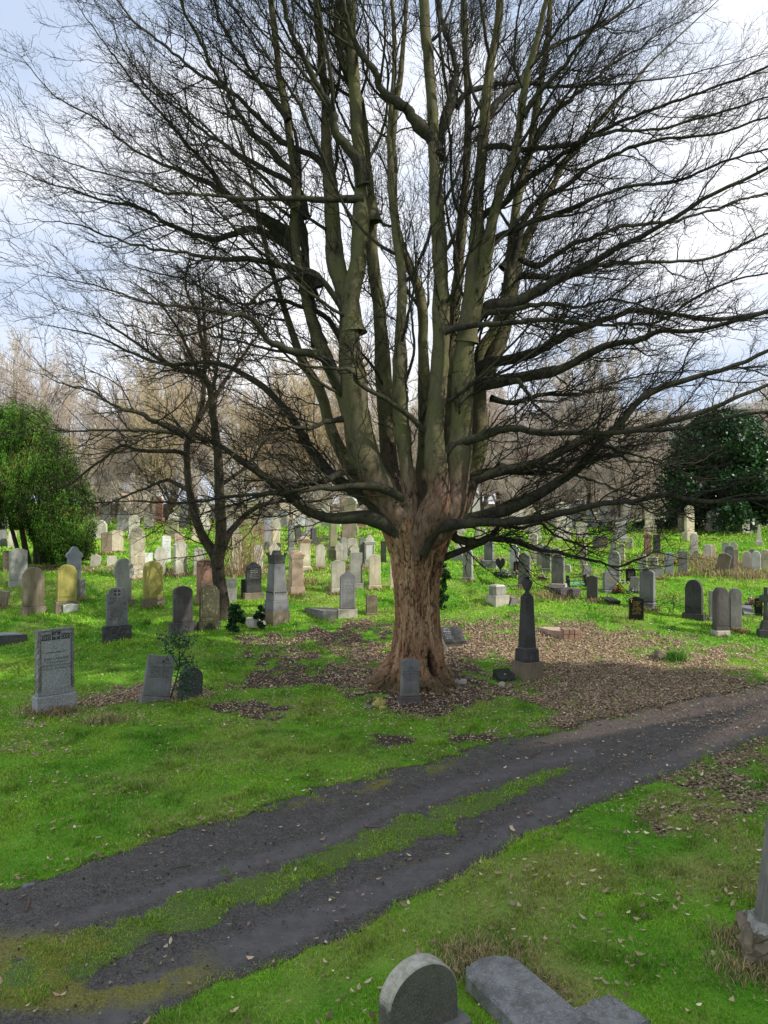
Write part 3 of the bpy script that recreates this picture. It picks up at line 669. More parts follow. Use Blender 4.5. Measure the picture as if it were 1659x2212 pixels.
# cut granite block
tapered('3', 500, 716, 708, 882, 36, 'lightgrey', 'squat bright grey stone block on a wider base alone on the sunny grass', 'pale', [('plinth', 0, .46, .5, .5, 'pale'), ('block', .46, .92, .37, .37, 'lightgrey'), ('cap', .92, 1.0, .36, .28, 'pale')], name='stone_block', cat='gravestone')
x, y, rz, k, W, H, *_ = frame('3', 690, 822, 795, 868, 20)
rt = empty('stone_wedge', (x, y + .2, float(gz(x, y))), rz); W *= k; H *= k
m = MB(); m.add([(-W / 2, -.25, -.1), (W / 2, -.25, -.1), (W / 2, .25, -.1), (-W / 2, .25, -.1), (-W * .3, -.2, H * .9), (-W * .3, .2, H), (0, .2, H), (0, -.2, H * .9)], [(0, 1, 7, 4), (1, 2, 6, 7), (2, 3, 5, 6), (3, 0, 4, 5), (4, 7, 6, 5)]); m.build('wedge', STN['grey'], rt)
tag(rt, 'grey wedge-shaped stone lying against the right side of the squat bright block', 'stone')
grave('3', 275, 390, 370, 652, 'round', -20, 'lightgrey', 'tall round-topped grey headstone with bright right edge on open grass right of the trunk', pf=.1, sw=.84, th=.2, dry=.4)
grave('3', 436, 610, 282, 536, 'round', -18, 'slate', 'dark-faced round headstone on stepped base, beyond the tall grey round one', pf=.25, sw=.52, th=.24, pmat='lightgrey', rows=5)
def none(*a): pass
grave('3', 574, 672, 450, 602, 'heart', 6, 'black', 'black heart-shaped headstone behind a bed of flowers', pf=.2, sw=.9, th=.14)
grave('3', 704, 800, 328, 578, 'trefoil', -10, 'white', 'brilliant white narrow headstone with scrolled head right of the black heart', pf=0, th=.2)
grave('3', 736, 806, 478, 592, 'notch', 5, 'black', 'small black headstone with gold lettering in front of the brilliant white one', pf=.08, rows=8, ink=GOLD)
grave('3', 776, 902, 400, 720, 'ogee', -16, 'grey', 'dark grey headstone with ogee pointed top, just above the obelisk urn', pf=.1, sw=.9, th=.2, lean=1, panel='grey', dry=.4)
grave('3', 1064, 1224, 418, 742, 'shoulder', -14, 'grey', 'grey-green shouldered headstone on a stepped plinth behind the fallen slab', pf=.19, sw=.74, th=.18, pmat='pale')
ledger('fallen_slab', '3', [(1165, 815), (1345, 790), (1130, 706), (1022, 712)], .2, 'purple', 'dark fallen slab with stepped end lying before the grey-green shouldered headstone')
grave('3', 1402, 1504, 608, 832, 'peak', -10, 'purple', 'brownish-grey stone with low peaked top left of the dark polished gold-lettered stone', pf=0, th=.18, dry=.5, lean=.5)
grave('3', 1356, 1440, 512, 612, 'flat', 14, 'grey', 'small pale grey slab tilted backward on the grass above the peaked brown stone', pf=0, lean=5, pitch=-14)
grave('3', 1198, 1264, 508, 578, 'peak', -10, 'pale', 'short pale broken stone right of the shouldered grey-green headstone', pf=0, lean=-8)
grave('3', 1328, 1412, 330, 528, 'round', -12, 'cream', 'cream round-topped headstone standing apart on the far lawn, its base in grass', pf=.12, sw=.82)
grave('3', 984, 1092, 336, 578, 'pediment', -10, 'grey', 'broad grey monument with moulded base left of the shouldered headstone', pf=.14, sw=.84, th=.25)
grave('3', 944, 1018, 320, 530, 'round', -8, 'lightgrey', 'grey round stone between the white narrow one and the broad grey monument', pf=.05)
grave('3', 884, 968, 230, 492, 'pediment', -8, 'cream', 'tall cream monument slab behind the white narrow headstone', pf=.1)
grave('3', 1090, 1168, 356, 460, 'round', -10, 'pale', 'pale round stone looking over the shouldered grey-green headstone', pf=0)
def cross_thing(crop, l, r, t, b, eff, mat, label, ring=True, name='stone_cross'):
    x, y, rz, k, W, H, *_ = frame(crop, l, r, t, b, eff); W *= k; H *= k; y += .2
    root = empty(name, (x, y, float(gz(x, y))), rz); tag(root, label, 'stone cross')
    m = MB(); m.box(-W / 2, W / 2, -W * .4, W * .4, -.2, .14 * H, .02); m.box(-W * .35, W * .35, -W * .28, W * .28, .143 * H, .32 * H, .02, .05, .04); m.build('plinth', STN[mat], root)
    a = .1 * W; m = MB()
    m.prism([(-a * 1.4, .32 * H), (a * 1.4, .32 * H), (a, .72 * H), (.38 * W, .72 * H), (.38 * W, .84 * H), (a, .84 * H), (a, H), (-a, H), (-a, .84 * H), (-.38 * W, .84 * H), (-.38 * W, .72 * H), (-a, .72 * H)], .14); m.build('cross', STN[mat], root)
    if ring:
        m = MB(); m.tube([(.25 * W * math.cos(q * math.pi / 12), 0, .78 * H + .25 * W * math.sin(q * math.pi / 12)) for q in range(25)], .04, 6); m.build('ring', STN[mat], root)
    return root
cross_thing('3', 222, 320, 162, 378, -6, 'pale', 'pale ringed stone cross on a stepped base under the right-hand looping branch')
tapered('3', 96, 162, 212, 380, 10, 'pale', 'cream pillar pedestal touching the right edge of the trunk', 'cream', [('plinth', 0, .15, .5, .5, 'pale'), ('shaft', .15, 1, .4, .3, 'cream')])
ledger('fallen_slab', '3', [(120, 462), (200, 455), (212, 415), (150, 408)], .1, 'pale', 'pale rounded slab lying flat by the holly bush, left of the tilted one', tilt=6)
grave('3', 186, 282, 392, 478, 'peak', -30, 'lightgrey', 'grey slab tipped far over on the grass next to the pale flat one', pf=0, lean=38, th=.2)
grave('3', 394, 446, 168, 275, 'round', -8, 'pale', 'pale round stone right of the ringed stone cross', pf=.05)
grave('3', 448, 500, 180, 268, 'round', -8, 'cream', 'cream round stone, second right of the ringed cross', pf=.05)
grave('3', 80, 138, 530, 612, 'round', 8, 'lightgrey', 'small grey round stone behind the holly bush by the trunk', pf=0)

# ---- far right
def gold_cross(root, w, H, z0, th, yf):
    m = MB(); x0 = -.36 * w; z = H - .24 * w
    m.add([(x0 - .012, yf - .003, z - .09), (x0 + .012, yf - .003, z - .09), (x0 + .012, yf - .003, z + .06), (x0 - .012, yf - .003, z + .06)], [(0, 1, 2, 3)])
    m.add([(x0 - .045, yf - .004, z + .01), (x0 + .045, yf - .004, z + .01), (x0 + .045, yf - .004, z + .03), (x0 - .045, yf - .004, z + .03)], [(0, 1, 2, 3)]); m.build('cross_emblem', GOLD, root)
grave('4', 413, 546, 800, 1010, 'peak', 14, 'black', 'glossy black headstone with a gold cross and gold lettering on the shaded grass', pf=0, th=.14, lean=.5, rows=10, ink=GOLD, extra=gold_cross)
grave('4', 508, 662, 548, 908, 'ogee', -18, 'slate', 'tall dark grey headstone with humped top, behind the glossy black stone', pf=.14, sw=.9, th=.24, panel='slate', dry=.8)
grave('4', 902, 1108, 648, 998, 'gothic', -16, 'dark', 'broad black pointed headstone speckled with white spots on open grass', pf=.14, sw=.76, th=.22, panel='dark')
grave('4', 1128, 1228, 746, 1012, 'flat', 10, 'lightgrey', 'light grey rough-faced slab behind the pair of pointed headstones', pf=.1, sw=.8, th=.16)
grave('4', 1168, 1327, 718, 1148, 'gothic', 32, 'purple', 'tall pointed headstone with black left side, front one of the pair at right', pf=.1, sw=.88, th=.34, panel='purple', pmat='pale', dry=.2)
def serrated(root, w, H, z0, th, yf):
    m = MB()
    for k in range(26):
        z = .1 + k * (H * .72 / 26); m.box(-w / 2 - .02, -w / 2 + .01, -th / 2 - .008, -th / 2 + .03, z, z + H * .72 / 52, .004)
    m.build('serrated_edge', STN['dark'], root)
grave('4', 1318, 1434, 726, 1100, 'gothic', 24, 'grey', 'grey pointed headstone with notched edging, rear one of the pair at right', pf=0, th=.26, extra=serrated, dry=1)
grave('4', 1538, 1622, 812, 968, 'notch', 10, 'black', 'small black gold-lettered headstone beside the bright flowers at the right edge', pf=.12, sw=.85, rows=6, ink=GOLD)
x, y, rz, k, W, H, *_ = frame('4', 1440, 1546, 880, 962, 20)
rt = empty('wedge_plaque', (x, y + .15, float(gz(x, y))), rz); tag(rt, 'shiny grey tilted plaque below the bright flowers at the right', 'plaque'); W *= k; H *= k; a = W * .42
m = MB(); m.add([(-a, -.2, -.1), (a, -.2, -.1), (a, .25, -.1), (-a, .25, -.1), (-a, -.2, .06), (a, -.2, .06), (a, .2, H), (-a, .2, H)], [(0, 1, 5, 4), (1, 2, 6, 5), (2, 3, 7, 6), (3, 0, 4, 7), (4, 5, 6, 7)]); m.build('wedge', STN['slate'], rt)
cross_thing('4', 1598, 1730, 725, 1168, 16, 'dark', 'dark ringed stone cross cut by the right picture edge')
grave('4', 386, 472, 545, 664, 'flat', 8, 'black', 'black square headstone with rows of white lettering in front of the grey pointed one', pf=0, rows=9, ink=WHITEINK)
grave('4', 406, 508, 620, 758, 'low', 10, 'slate', 'dark headstone leaning right with little ornaments at its foot', pf=.08, lean=5, rows=5, ink=GOLD, sw=.8)
grave('4', 178, 306, 570, 760, 'segment', 22, 'slate', 'polished dark grey headstone with gold lettering and a white ornament at its foot', pf=.1, sw=.95, th=.22, rows=6, ink=GOLD)
def lily(root, w, H, z0, th, yf):
    m = MB(); m.tube([(0, yf - .003, H - .75 * w), (0, yf - .003, H - .3 * w)], .012, 4); m.tube([(-.12 * w, yf - .003, H - .4 * w), (0, yf - .003, H - .26 * w), (.12 * w, yf - .003, H - .4 * w)], .012, 4); m.build('carved_cross', CARVE, root)
grave('4', 222, 344, 388, 655, 'gothic', -12, 'lightgrey', 'light grey pointed headstone with carved cross behind the dark polished ones', pf=.1, sw=.9, th=.16, extra=lily)
ledger('fallen_slab', '4', [(240, 870), (335, 868), (262, 808), (150, 806)], .1, 'blackgreen', 'flat black broken slab sunk in the grass right of the peaked brown stone', tilt=5)
grave('4', 1190, 1302, 400, 583, 'peak', -8, 'brown', 'brown-grey headstone leaning far to the right against the dark lettered one', pf=0, lean=12, dry=1)
grave('4', 1274, 1362, 340, 583, 'round', 6, 'slate', 'blue-black round-topped lettered headstone under the dark holly tree', pf=.12, sw=.9, rows=10, ink=WHITEINK, dry=.9)
grave('4', 1350, 1396, 368, 560, 'flat', 6, 'pink', 'tan slab standing right behind the blue-black lettered headstone', pf=0)
grave('4', 1438, 1512, 390, 562, 'round', 8, 'pale', 'pale arched headstone, leftmost of the group of four at the right edge', pf=0, dry=.6)
grave('4', 1492, 1548, 368, 562, 'gothic', 8, 'grey', 'grey pointed headstone, second of the group of four at the right edge', pf=0)
grave('4', 1520, 1602, 386, 577, 'gothic', 6, 'white', 'whitish pointed headstone with dark specks, third of the group of four at right', pf=.06)
grave('4', 1592, 1680, 374, 566, 'gothic', 6, 'cream', 'cream pointed lettered headstone at the right edge, last of the group of four', pf=0, rows=5)
grave('4', 953, 1050, 230, 454, 'round', 14, 'pale', 'tall pale round-topped headstone on a flared base against the dark holly tree', pf=.2, sw=.72, th=.2)
grave('4', 1082, 1158, 326, 466, 'round', 10, 'pale', 'pale grey round stone in dry grass right of the tall pale one by the holly', pf=0, dry=1)
grave('4', 1140, 1192, 333, 464, 'flat', 10, 'cream', 'narrow cream slab touching the round stone under the holly', pf=0, dry=.6)
grave('4', 1250, 1312, 306, 404, 'peak', 6, 'lightgrey', 'grey peaked stone behind the leaning brown-grey headstone', pf=0)
grave('4', 1320, 1388, 300, 394, 'trefoil', 6, 'pale', 'pale lobed stone behind the tan slab', pf=0)
grave('4', 740, 814, 402, 602, 'notch', 12, 'blue', 'smooth blue-grey upright tablet in dry grass', pf=0, th=.2, dry=.6)
grave('4', 860, 940, 388, 592, 'flat', 10, 'grey', 'plain weathered grey-brown slab right of the smooth blue-grey tablet', pf=0, dry=1)
grave('4', 650, 720, 524, 632, 'flat', 10, 'lightgrey', 'low light grey slab left of the smooth blue-grey tablet', pf=0, dry=.5)
grave('4', 500, 578, 418, 572, 'round', -8, 'pale', 'pale round headstone right behind the humped dark grey headstone', pf=0)
grave('4', 594, 682, 440, 570, 'notch', -8, 'pale', 'pale square-shouldered stone above the low light grey slab', pf=.1)
grave('4', 244, 304, 294, 425, 'round', 6, 'lightgrey', 'grey stone with a carved lattice pattern behind the pointed carved-cross headstone', pf=0, rows=6)
grave('4', 322, 378, 318, 484, 'round', -6, 'cream', 'narrow cream stone right of the carved-cross pointed headstone', pf=0, dry=.5)
grave('4', 394, 452, 263, 370, 'peak', -8, 'cream', 'cream stone with peaked top before the low green shrub', pf=0)
grave('4', 158, 222, 248, 372, 'low', 8, 'brown', 'brownish low-arched stone, right one of two in the far lawn', pf=0)
grave('4', 94, 162, 248, 380, 'low', 8, 'purple', 'purplish dark low-arched stone, left one of two in the far lawn', pf=0)
def finial(root, W, H):
    m = MB(); m.lathe([(.3 * W, .8 * H), (.34 * W, .84 * H), (.2 * W, .88 * H), (.1 * W, 1.0 * H)], 10); m.build('finial', STN['red'], root)
tapered('4', 548, 628, 190, 452, 14, 'red', 'tall pinkish-red pedestal with a finial in the far rows', 'red', [('plinth', 0, .12, .5, .5, 'pale'), ('shaft', .12, .7, .4, .38, 'red'), ('cornice', .7, .8, .42, .5, 'red')], extra=finial)
grave('4', 628, 702, 238, 426, 'flat', 10, 'dark', 'dark square monument right of the pinkish-red pedestal', pf=.1)
tapered('4', 1556, 1628, 150, 345, 10, 'pale', 'pale obelisk far back at the right edge behind the holly', 'pale', [('plinth', 0, .2, .5, .5, 'pale'), ('step', .2, .3, .4, .36, 'pale'), ('shaft', .3, 1.0, .3, .1, 'pale')])
# broken scroll stone by the daffodils
x, y, rz, k, W, H, *_ = frame('4', 610, 782, 1262, 1372, 20)
rt = empty('broken_memorial', (x, y + .2, float(gz(x, y))), rz); tag(rt, 'broken brown scroll memorial lying in leaves beside the bright green clump', 'memorial'); W *= k; H *= k
m = MB(); m.prism([(-.1 * W, .0), (.3 * W, -.05), (.48 * W, .1), (.3 * W, .22), (0, .34), (-.12 * W, .3), (-.16 * W, .18)], .34, 0, .02); m.build('scroll', STN['brown'], rt)
m = MB(); m.roughbox(-.5 * W, -.16 * W, -.1, .2, -.05, .12, .03, 5, 2); m.build('broken_piece', STN['brown'], rt)
m = MB(); m.roughbox(-.1 * W, .08 * W, -.34, -.2, -.05, .1, .03, 5, 3); m.build('broken_piece', STN['purple'], rt)

# ---- foreground
def fg_round():
    y = 7.55; u = (1236 + 1488) / 2 / 1.5033; x = (u - CX) / F * y
    zt = CAMZ - (2072 - CY) / F * y; g = float(gz(x, y)); H = zt - g
    root = empty('headstone', (x, y, g), R(34) - math.atan2(x, y), R(-1.5)); tag(root, 'mossy grey round-topped headstone seen from above at the bottom edge', 'gravestone')
    s = MB(); s.prism([(-.4, -.3), (.4, -.3)] + arc(0, H - .37, .4, .37, 0, 180, 36), .21, 0, .012); s.build('slab', FGSTONE, root)
    m = MB(); m.box(-.5, .5, -.2, .2, -.3, .1, .02); m.build('plinth', STN['grey'], root)
def fgstone():
    t = NT('stone_lichened_granite'); v = t.vec(); g = t.n('ShaderNodeNewGeometry')
    nz = t.n('ShaderNodeSeparateXYZ', {0: g.outputs['Normal']}).outputs['Z']
    big = t.noise(v, 3, 5, .6); fine = t.noise(v, 60, 3, .7); mid = t.noise(v, 12, 5, .7)
    c = t.mix(t.ramp(big, .3, .7), (.07, .068, .055), (.15, .145, .12)); c = t.mix(t.ramp(fine, .45, .7), c, (.2, .195, .17))
    top = t.ramp(t.math('ADD', nz, t.math('MULTIPLY', t.math('SUBTRACT', mid, .5), .5)), .05, .35)
    c = t.mix(top, c, t.mix(t.ramp(mid, .35, .65), (.3, .29, .22), (.5, .48, .41)))
    c = t.mix(t.math('MULTIPLY', top, t.ramp(fine, .62, .7)), c, (.12, .12, .08))
    t.bsdf(c, .9, .2, t.bump(t.math('ADD', mid, t.math('MULTIPLY', fine, .5)), .6, .02)); return t.m
FGSTONE = fgstone(); fg_round()
def fgslab_mat():
    t = NT('stone_wet_slab'); v = t.vec(); mid = t.noise(v, 5, 6, .7); big = t.noise(v, 1.6, 4, .6); fine = t.noise(v, 40, 4, .7)
    c = t.mix(t.ramp(mid, .35, .65), (.13, .131, .128), (.26, .26, .25)); c = t.mix(t.ramp(fine, .5, .75), c, (.36, .36, .34))
    c = t.mix(t.ramp(big, .5, .75), c, (.045, .045, .038))
    ry = t.n('ShaderNodeSeparateXYZ', {0: t.n('ShaderNodeTexCoord').outputs['Object']}).outputs['Y']
    c = t.mix(t.ramp(t.math('ADD', ry, t.math('MULTIPLY', mid, .6)), -.35, -.75), c, (.42, .42, .4))
    c = t.mix(t.math('MULTIPLY', t.ramp(t.noise(v, 9, 6, .75), .56, .66), .7), c, (.30, .30, .27)); c = t.mix(t.math('MULTIPLY', t.ramp(t.noise(v, 3.3, 5, .7), .56, .7), .75), c, (.06, .07, .025))
    t.bsdf(c, .6, .35, t.bump(t.math('ADD', mid, fine), .6, .02)); return t.m
FGSLAB = fgslab_mat()
# fallen slab: axis from its rounded head to the bottom of the picture
def at_h(u, v, h):
    y = F * (CAMZ - .02 - h) / (v - CY); return (u - CX) / F * y, y
hx, hy = at_h(1040, 2060, .2); ex, ey = at_h(1222, 2212, .2)
ax = math.atan2(float(ey - hy), float(ex - hx)); L = 2.6; wid = .7
cx, cy = float(hx + math.cos(ax) * L / 2), float(hy + math.sin(ax) * L / 2)
rt = empty('fallen_slab', (cx, cy, float(gz(cx, cy)) + .05), ax + math.pi / 2, R(2), R(2)); tag(rt, 'wet grey fallen grave slab with rounded head lying in the grass at the bottom edge', 'gravestone')
m = MB(); o = [(-wid / 2, -L / 2), (wid / 2, -L / 2), (wid / 2, L / 2 - .22), (wid / 2 - .1, L / 2 - .06)] + arc(0, L / 2 - .16, wid / 2 - .1, .16, 30, 150, 8) + [(-wid / 2 + .1, L / 2 - .06), (-wid / 2, L / 2 - .22)]
rq = random.Random(8); o = [(a + rq.uniform(-.012, .012), b + rq.uniform(-.012, .012)) for a, b in o]; m.prism(o, .19, 0, .025); m.v = [(a, c, -b) for a, b, c in m.v]; m.f = [tuple(f) for f in m.f]
ob = m.build('slab', FGSLAB, rt)
# object axes: local x across, y along the slab
rt2x, rt2y = gp(1312, 2236)
rt2 = empty('broken_slab', (float(rt2x), float(rt2y), float(gz(rt2x, rt2y)) + .08), ax + math.pi / 2 + .15, R(6)); tag(rt2, 'broken corner block lying across the foot of the wet fallen slab', 'stone block')
m = MB(); m.roughbox(-.24, .26, -.3, .2, -.16, .14, .012, 7, 4); m.build('block', FGSLAB, rt2)
# leaning pillar at the right edge
px_, py_ = gp(1652, 2085)
rt = empty('stone_pillar', (float(px_) + .13, float(py_) + .15, float(gz(px_, py_))), R(-12), R(3.5)); tag(rt, 'grey square stone post on rough mortared footing at the right edge', 'stone post')
rt.rotation_euler[1] = R(5)
m = MB(); m.box(-.17, .17, -.16, .16, .3, 1.6, .02, .03, .03); m.build('post', STN['grey'], rt)
m = MB(); m.roughbox(-.3, .3, -.28, .28, -.2, .34, .05, 8, 11); m.build('footing', STN['brown'], rt)
m = MB(); m.roughbox(-.24, .24, -.22, .22, .3, .42, .04, 8, 12); m.build('mortar', STN['lightgrey'], rt)
DRYTUFTS.append((float(px_) - .1, float(py_) - .1, .6, .6)); DRYTUFTS.append((float(hx), float(hy) + .1, .5, .8)); DRYTUFTS.append((float(hx) + .5, float(hy) - .35, .35, .8))

# ---- loose stones, boulder
def rock(crop, x0, y0, x1, y1, mat, label, seed, name='loose_stone', group=None, hs=1.0):
    l, t = cv(crop, x0, y0); r, b = cv(crop, x1, y1); y = float(gy_of_v(b)); x = ((l + r) / 2 - CX) / F * y; k = y / F
    m = MB(); W = (r - l) * k; H = (b - t) * k * hs
    m.rock((0, 0, H * .35), (W / 2, W * .42, H * .62), seed, 12, 8); o = m.build(name, STN[mat], None, False); o.location = (x, y + W * .3, float(gz(x, y)))
    return tag(o, label, 'stone', group)
rock('T', 288, 1112, 470, 1240, 'yellow', 'yellow-mossed flat stone left of the small headstone by the trunk', 2)
rock('T', 384, 1208, 470, 1290, 'yellow', 'smaller yellow-mossed stone in front of the flat mossy one', 3)
rock('T', 160, 1192, 300, 1252, 'slate', 'flat slate piece lying left of the mossy stones', 4, hs=.6)
rock('T', 1282, 805, 1362, 892, 'pale', 'round grey stone wedged against the right root of the great tree', 5)
rock('T', 1376, 842, 1468, 962, 'lightgrey', 'largest grey cobble beside the right root of the great tree', 6)
rock('T', 1464, 852, 1560, 918, 'pale', 'pale flat stone right of the largest grey cobble', 7)
rock('T', 1550, 806, 1640, 868, 'brown', 'brown stone lying behind the pale flat one near the roots', 8)
rock('T', 1445, 955, 1500, 992, 'slate', 'dark pebble below the largest grey cobble', 9)
rock('3', 610, 1560, 672, 1612, 'pale', 'rounded pale stone on bare soil in front of the wedge plaque', 10)
rock('3', 705, 1562, 745, 1595, 'brown', 'small tan stone right of the rounded pale one', 11)
rock('2', 255, 1120, 442, 1218, 'pale', 'low pale boulder between the small tree shrub and battlemented monument', 12, 'boulder', hs=1.0)
rock('V', 46, 1908, 70, 1922, 'slate', 'dark flat stone chip on the left grass edge of the path', 13, hs=.7)
rock('1', 1010, 1265, 1052, 1308, 'grey', 'broken grey chip before the leaning flower-carved headstone', 14)
# ------------------------------------------------------------------ branch machinery
def norm(a): return a / (np.linalg.norm(a, axis=-1, keepdims=True) + 1e-9)
def tubes(P, Rr, k):
    """P (B,N,3), Rr (B,N) -> verts, quads of k-sided tubes"""
    B, N, _ = P.shape
    T = np.empty_like(P); T[:, 1:-1] = P[:, 2:] - P[:, :-2]; T[:, 0] = P[:, 1] - P[:, 0]; T[:, -1] = P[:, -1] - P[:, -2]
    T = norm(T)
    mean = norm(P[:, -1] - P[:, 0])
    ref = np.where(np.abs(mean[:, 2:3]) < .8, np.array([[0, 0, 1.]]), np.array([[1., 0, 0]]))[:, None, :]
    U = norm(np.cross(T, ref)); V = np.cross(T, U)
    a = np.arange(k) * 2 * np.pi / k
    vs = P[:, :, None, :] + Rr[:, :, None, None] * (np.cos(a)[None, None, :, None] * U[:, :, None, :] + np.sin(a)[None, None, :, None] * V[:, :, None, :])
    base = (np.arange(B) * N * k)[:, None, None]
    i = (np.arange(N - 1) * k)[None, :, None]; j = np.arange(k)[None, None, :]; j2 = (j + 1) % k
    q = np.stack([base + i + j, base + i + j2, base + i + k + j2, base + i + k + j], -1).reshape(-1, 4)
    return vs.reshape(-1, 3), q
def merge(parts):
    vs = []; qs = []; n = 0
    for v, q in parts: vs.append(v); qs.append(q + n); n += len(v)
    return np.concatenate(vs), np.concatenate(qs)
def catmull(P, n):
    P = np.asarray(P, float); P = np.concatenate([[2 * P[0] - P[1]], P, [2 * P[-1] - P[-2]]])
    m = len(P) - 3; t = np.linspace(0, m - 1e-6, n); i = t.astype(int); f = (t - i)[:, None]
    a, b, c, d = P[i], P[i + 1], P[i + 2], P[i + 3]
    return .5 * ((2 * b) + (-a + c) * f + (2 * a - 5 * b + 4 * c - d) * f ** 2 + (-a + 3 * b - 3 * c + d) * f ** 3)
def grow(P, Rr, counts, tmin, tmax, lenf, ang, N, wander, up, out, rfrac, rcap, centre, kink=0.0, rtip=.35, minr=.004):
    """side branches: P (B,N,3) parents; counts per parent; returns children arrays"""
    B, M, _ = P.shape
    idx = np.repeat(np.arange(B), counts); n = len(idx)
    if n == 0: return np.zeros((0, N, 3)), np.zeros((0, N))
    order = np.concatenate([np.arange(c) for c in counts]); cn = np.repeat(counts, counts)
    t = tmin + (tmax - tmin) * (order + rng.random(n)) / cn
    s = t * (M - 1); i = np.minimum(s.astype(int), M - 2); f = (s - i)[:, None]
    p = P[idx, i] * (1 - f) + P[idx, i + 1] * f; tang = norm(P[idx, i + 1] - P[idx, i]); r = Rr[idx, i] * (1 - f[:, 0]) + Rr[idx, i + 1] * f[:, 0]
    plen = np.linalg.norm(np.diff(P, axis=1), axis=2).sum(1)[idx]
    rv = rng.normal(size=(n, 3)); side = norm(np.cross(tang, rv))
    a = np.radians(ang[0] + (ang[1] - ang[0]) * rng.random(n))[:, None]
    d = norm(tang * np.cos(a) + side * np.sin(a))
    L = lenf(plen, t, n); r0 = np.clip(r * rfrac, minr, rcap)
    Q = np.empty((n, N, 3)); Q[:, 0] = p; step = (L / (N - 1))[:, None]
    prev = rng.normal(size=(n, 3))
    for q in range(1, N):
        nz = rng.normal(size=(n, 3)); prev = -.45 * prev + nz if kink else nz
        rad = norm((p - centre) * np.array([1, 1, .35]))
        d = norm(d + prev * wander + np.array([0, 0, up]) + rad * out)
        Q[:, q] = Q[:, q - 1] + d * step
    rr = r0[:, None] * np.linspace(1, rtip, N)[None, :]
    return Q, np.maximum(rr, minr * .8)

# ------------------------------------------------------------------ the great bare tree
TD = 22.0; K = TD / F
tree_x = float((905 - CX) * K); tree_y = TD; tree_g = float(gz(tree_x, tree_y))
tree = empty('bare_tree', (tree_x, tree_y, tree_g)); tag(tree, 'huge bare many-stemmed broadleaf tree with thick reddish trunk filling the middle', 'tree')
TREE_INV = Vector((tree_x, tree_y, tree_g))
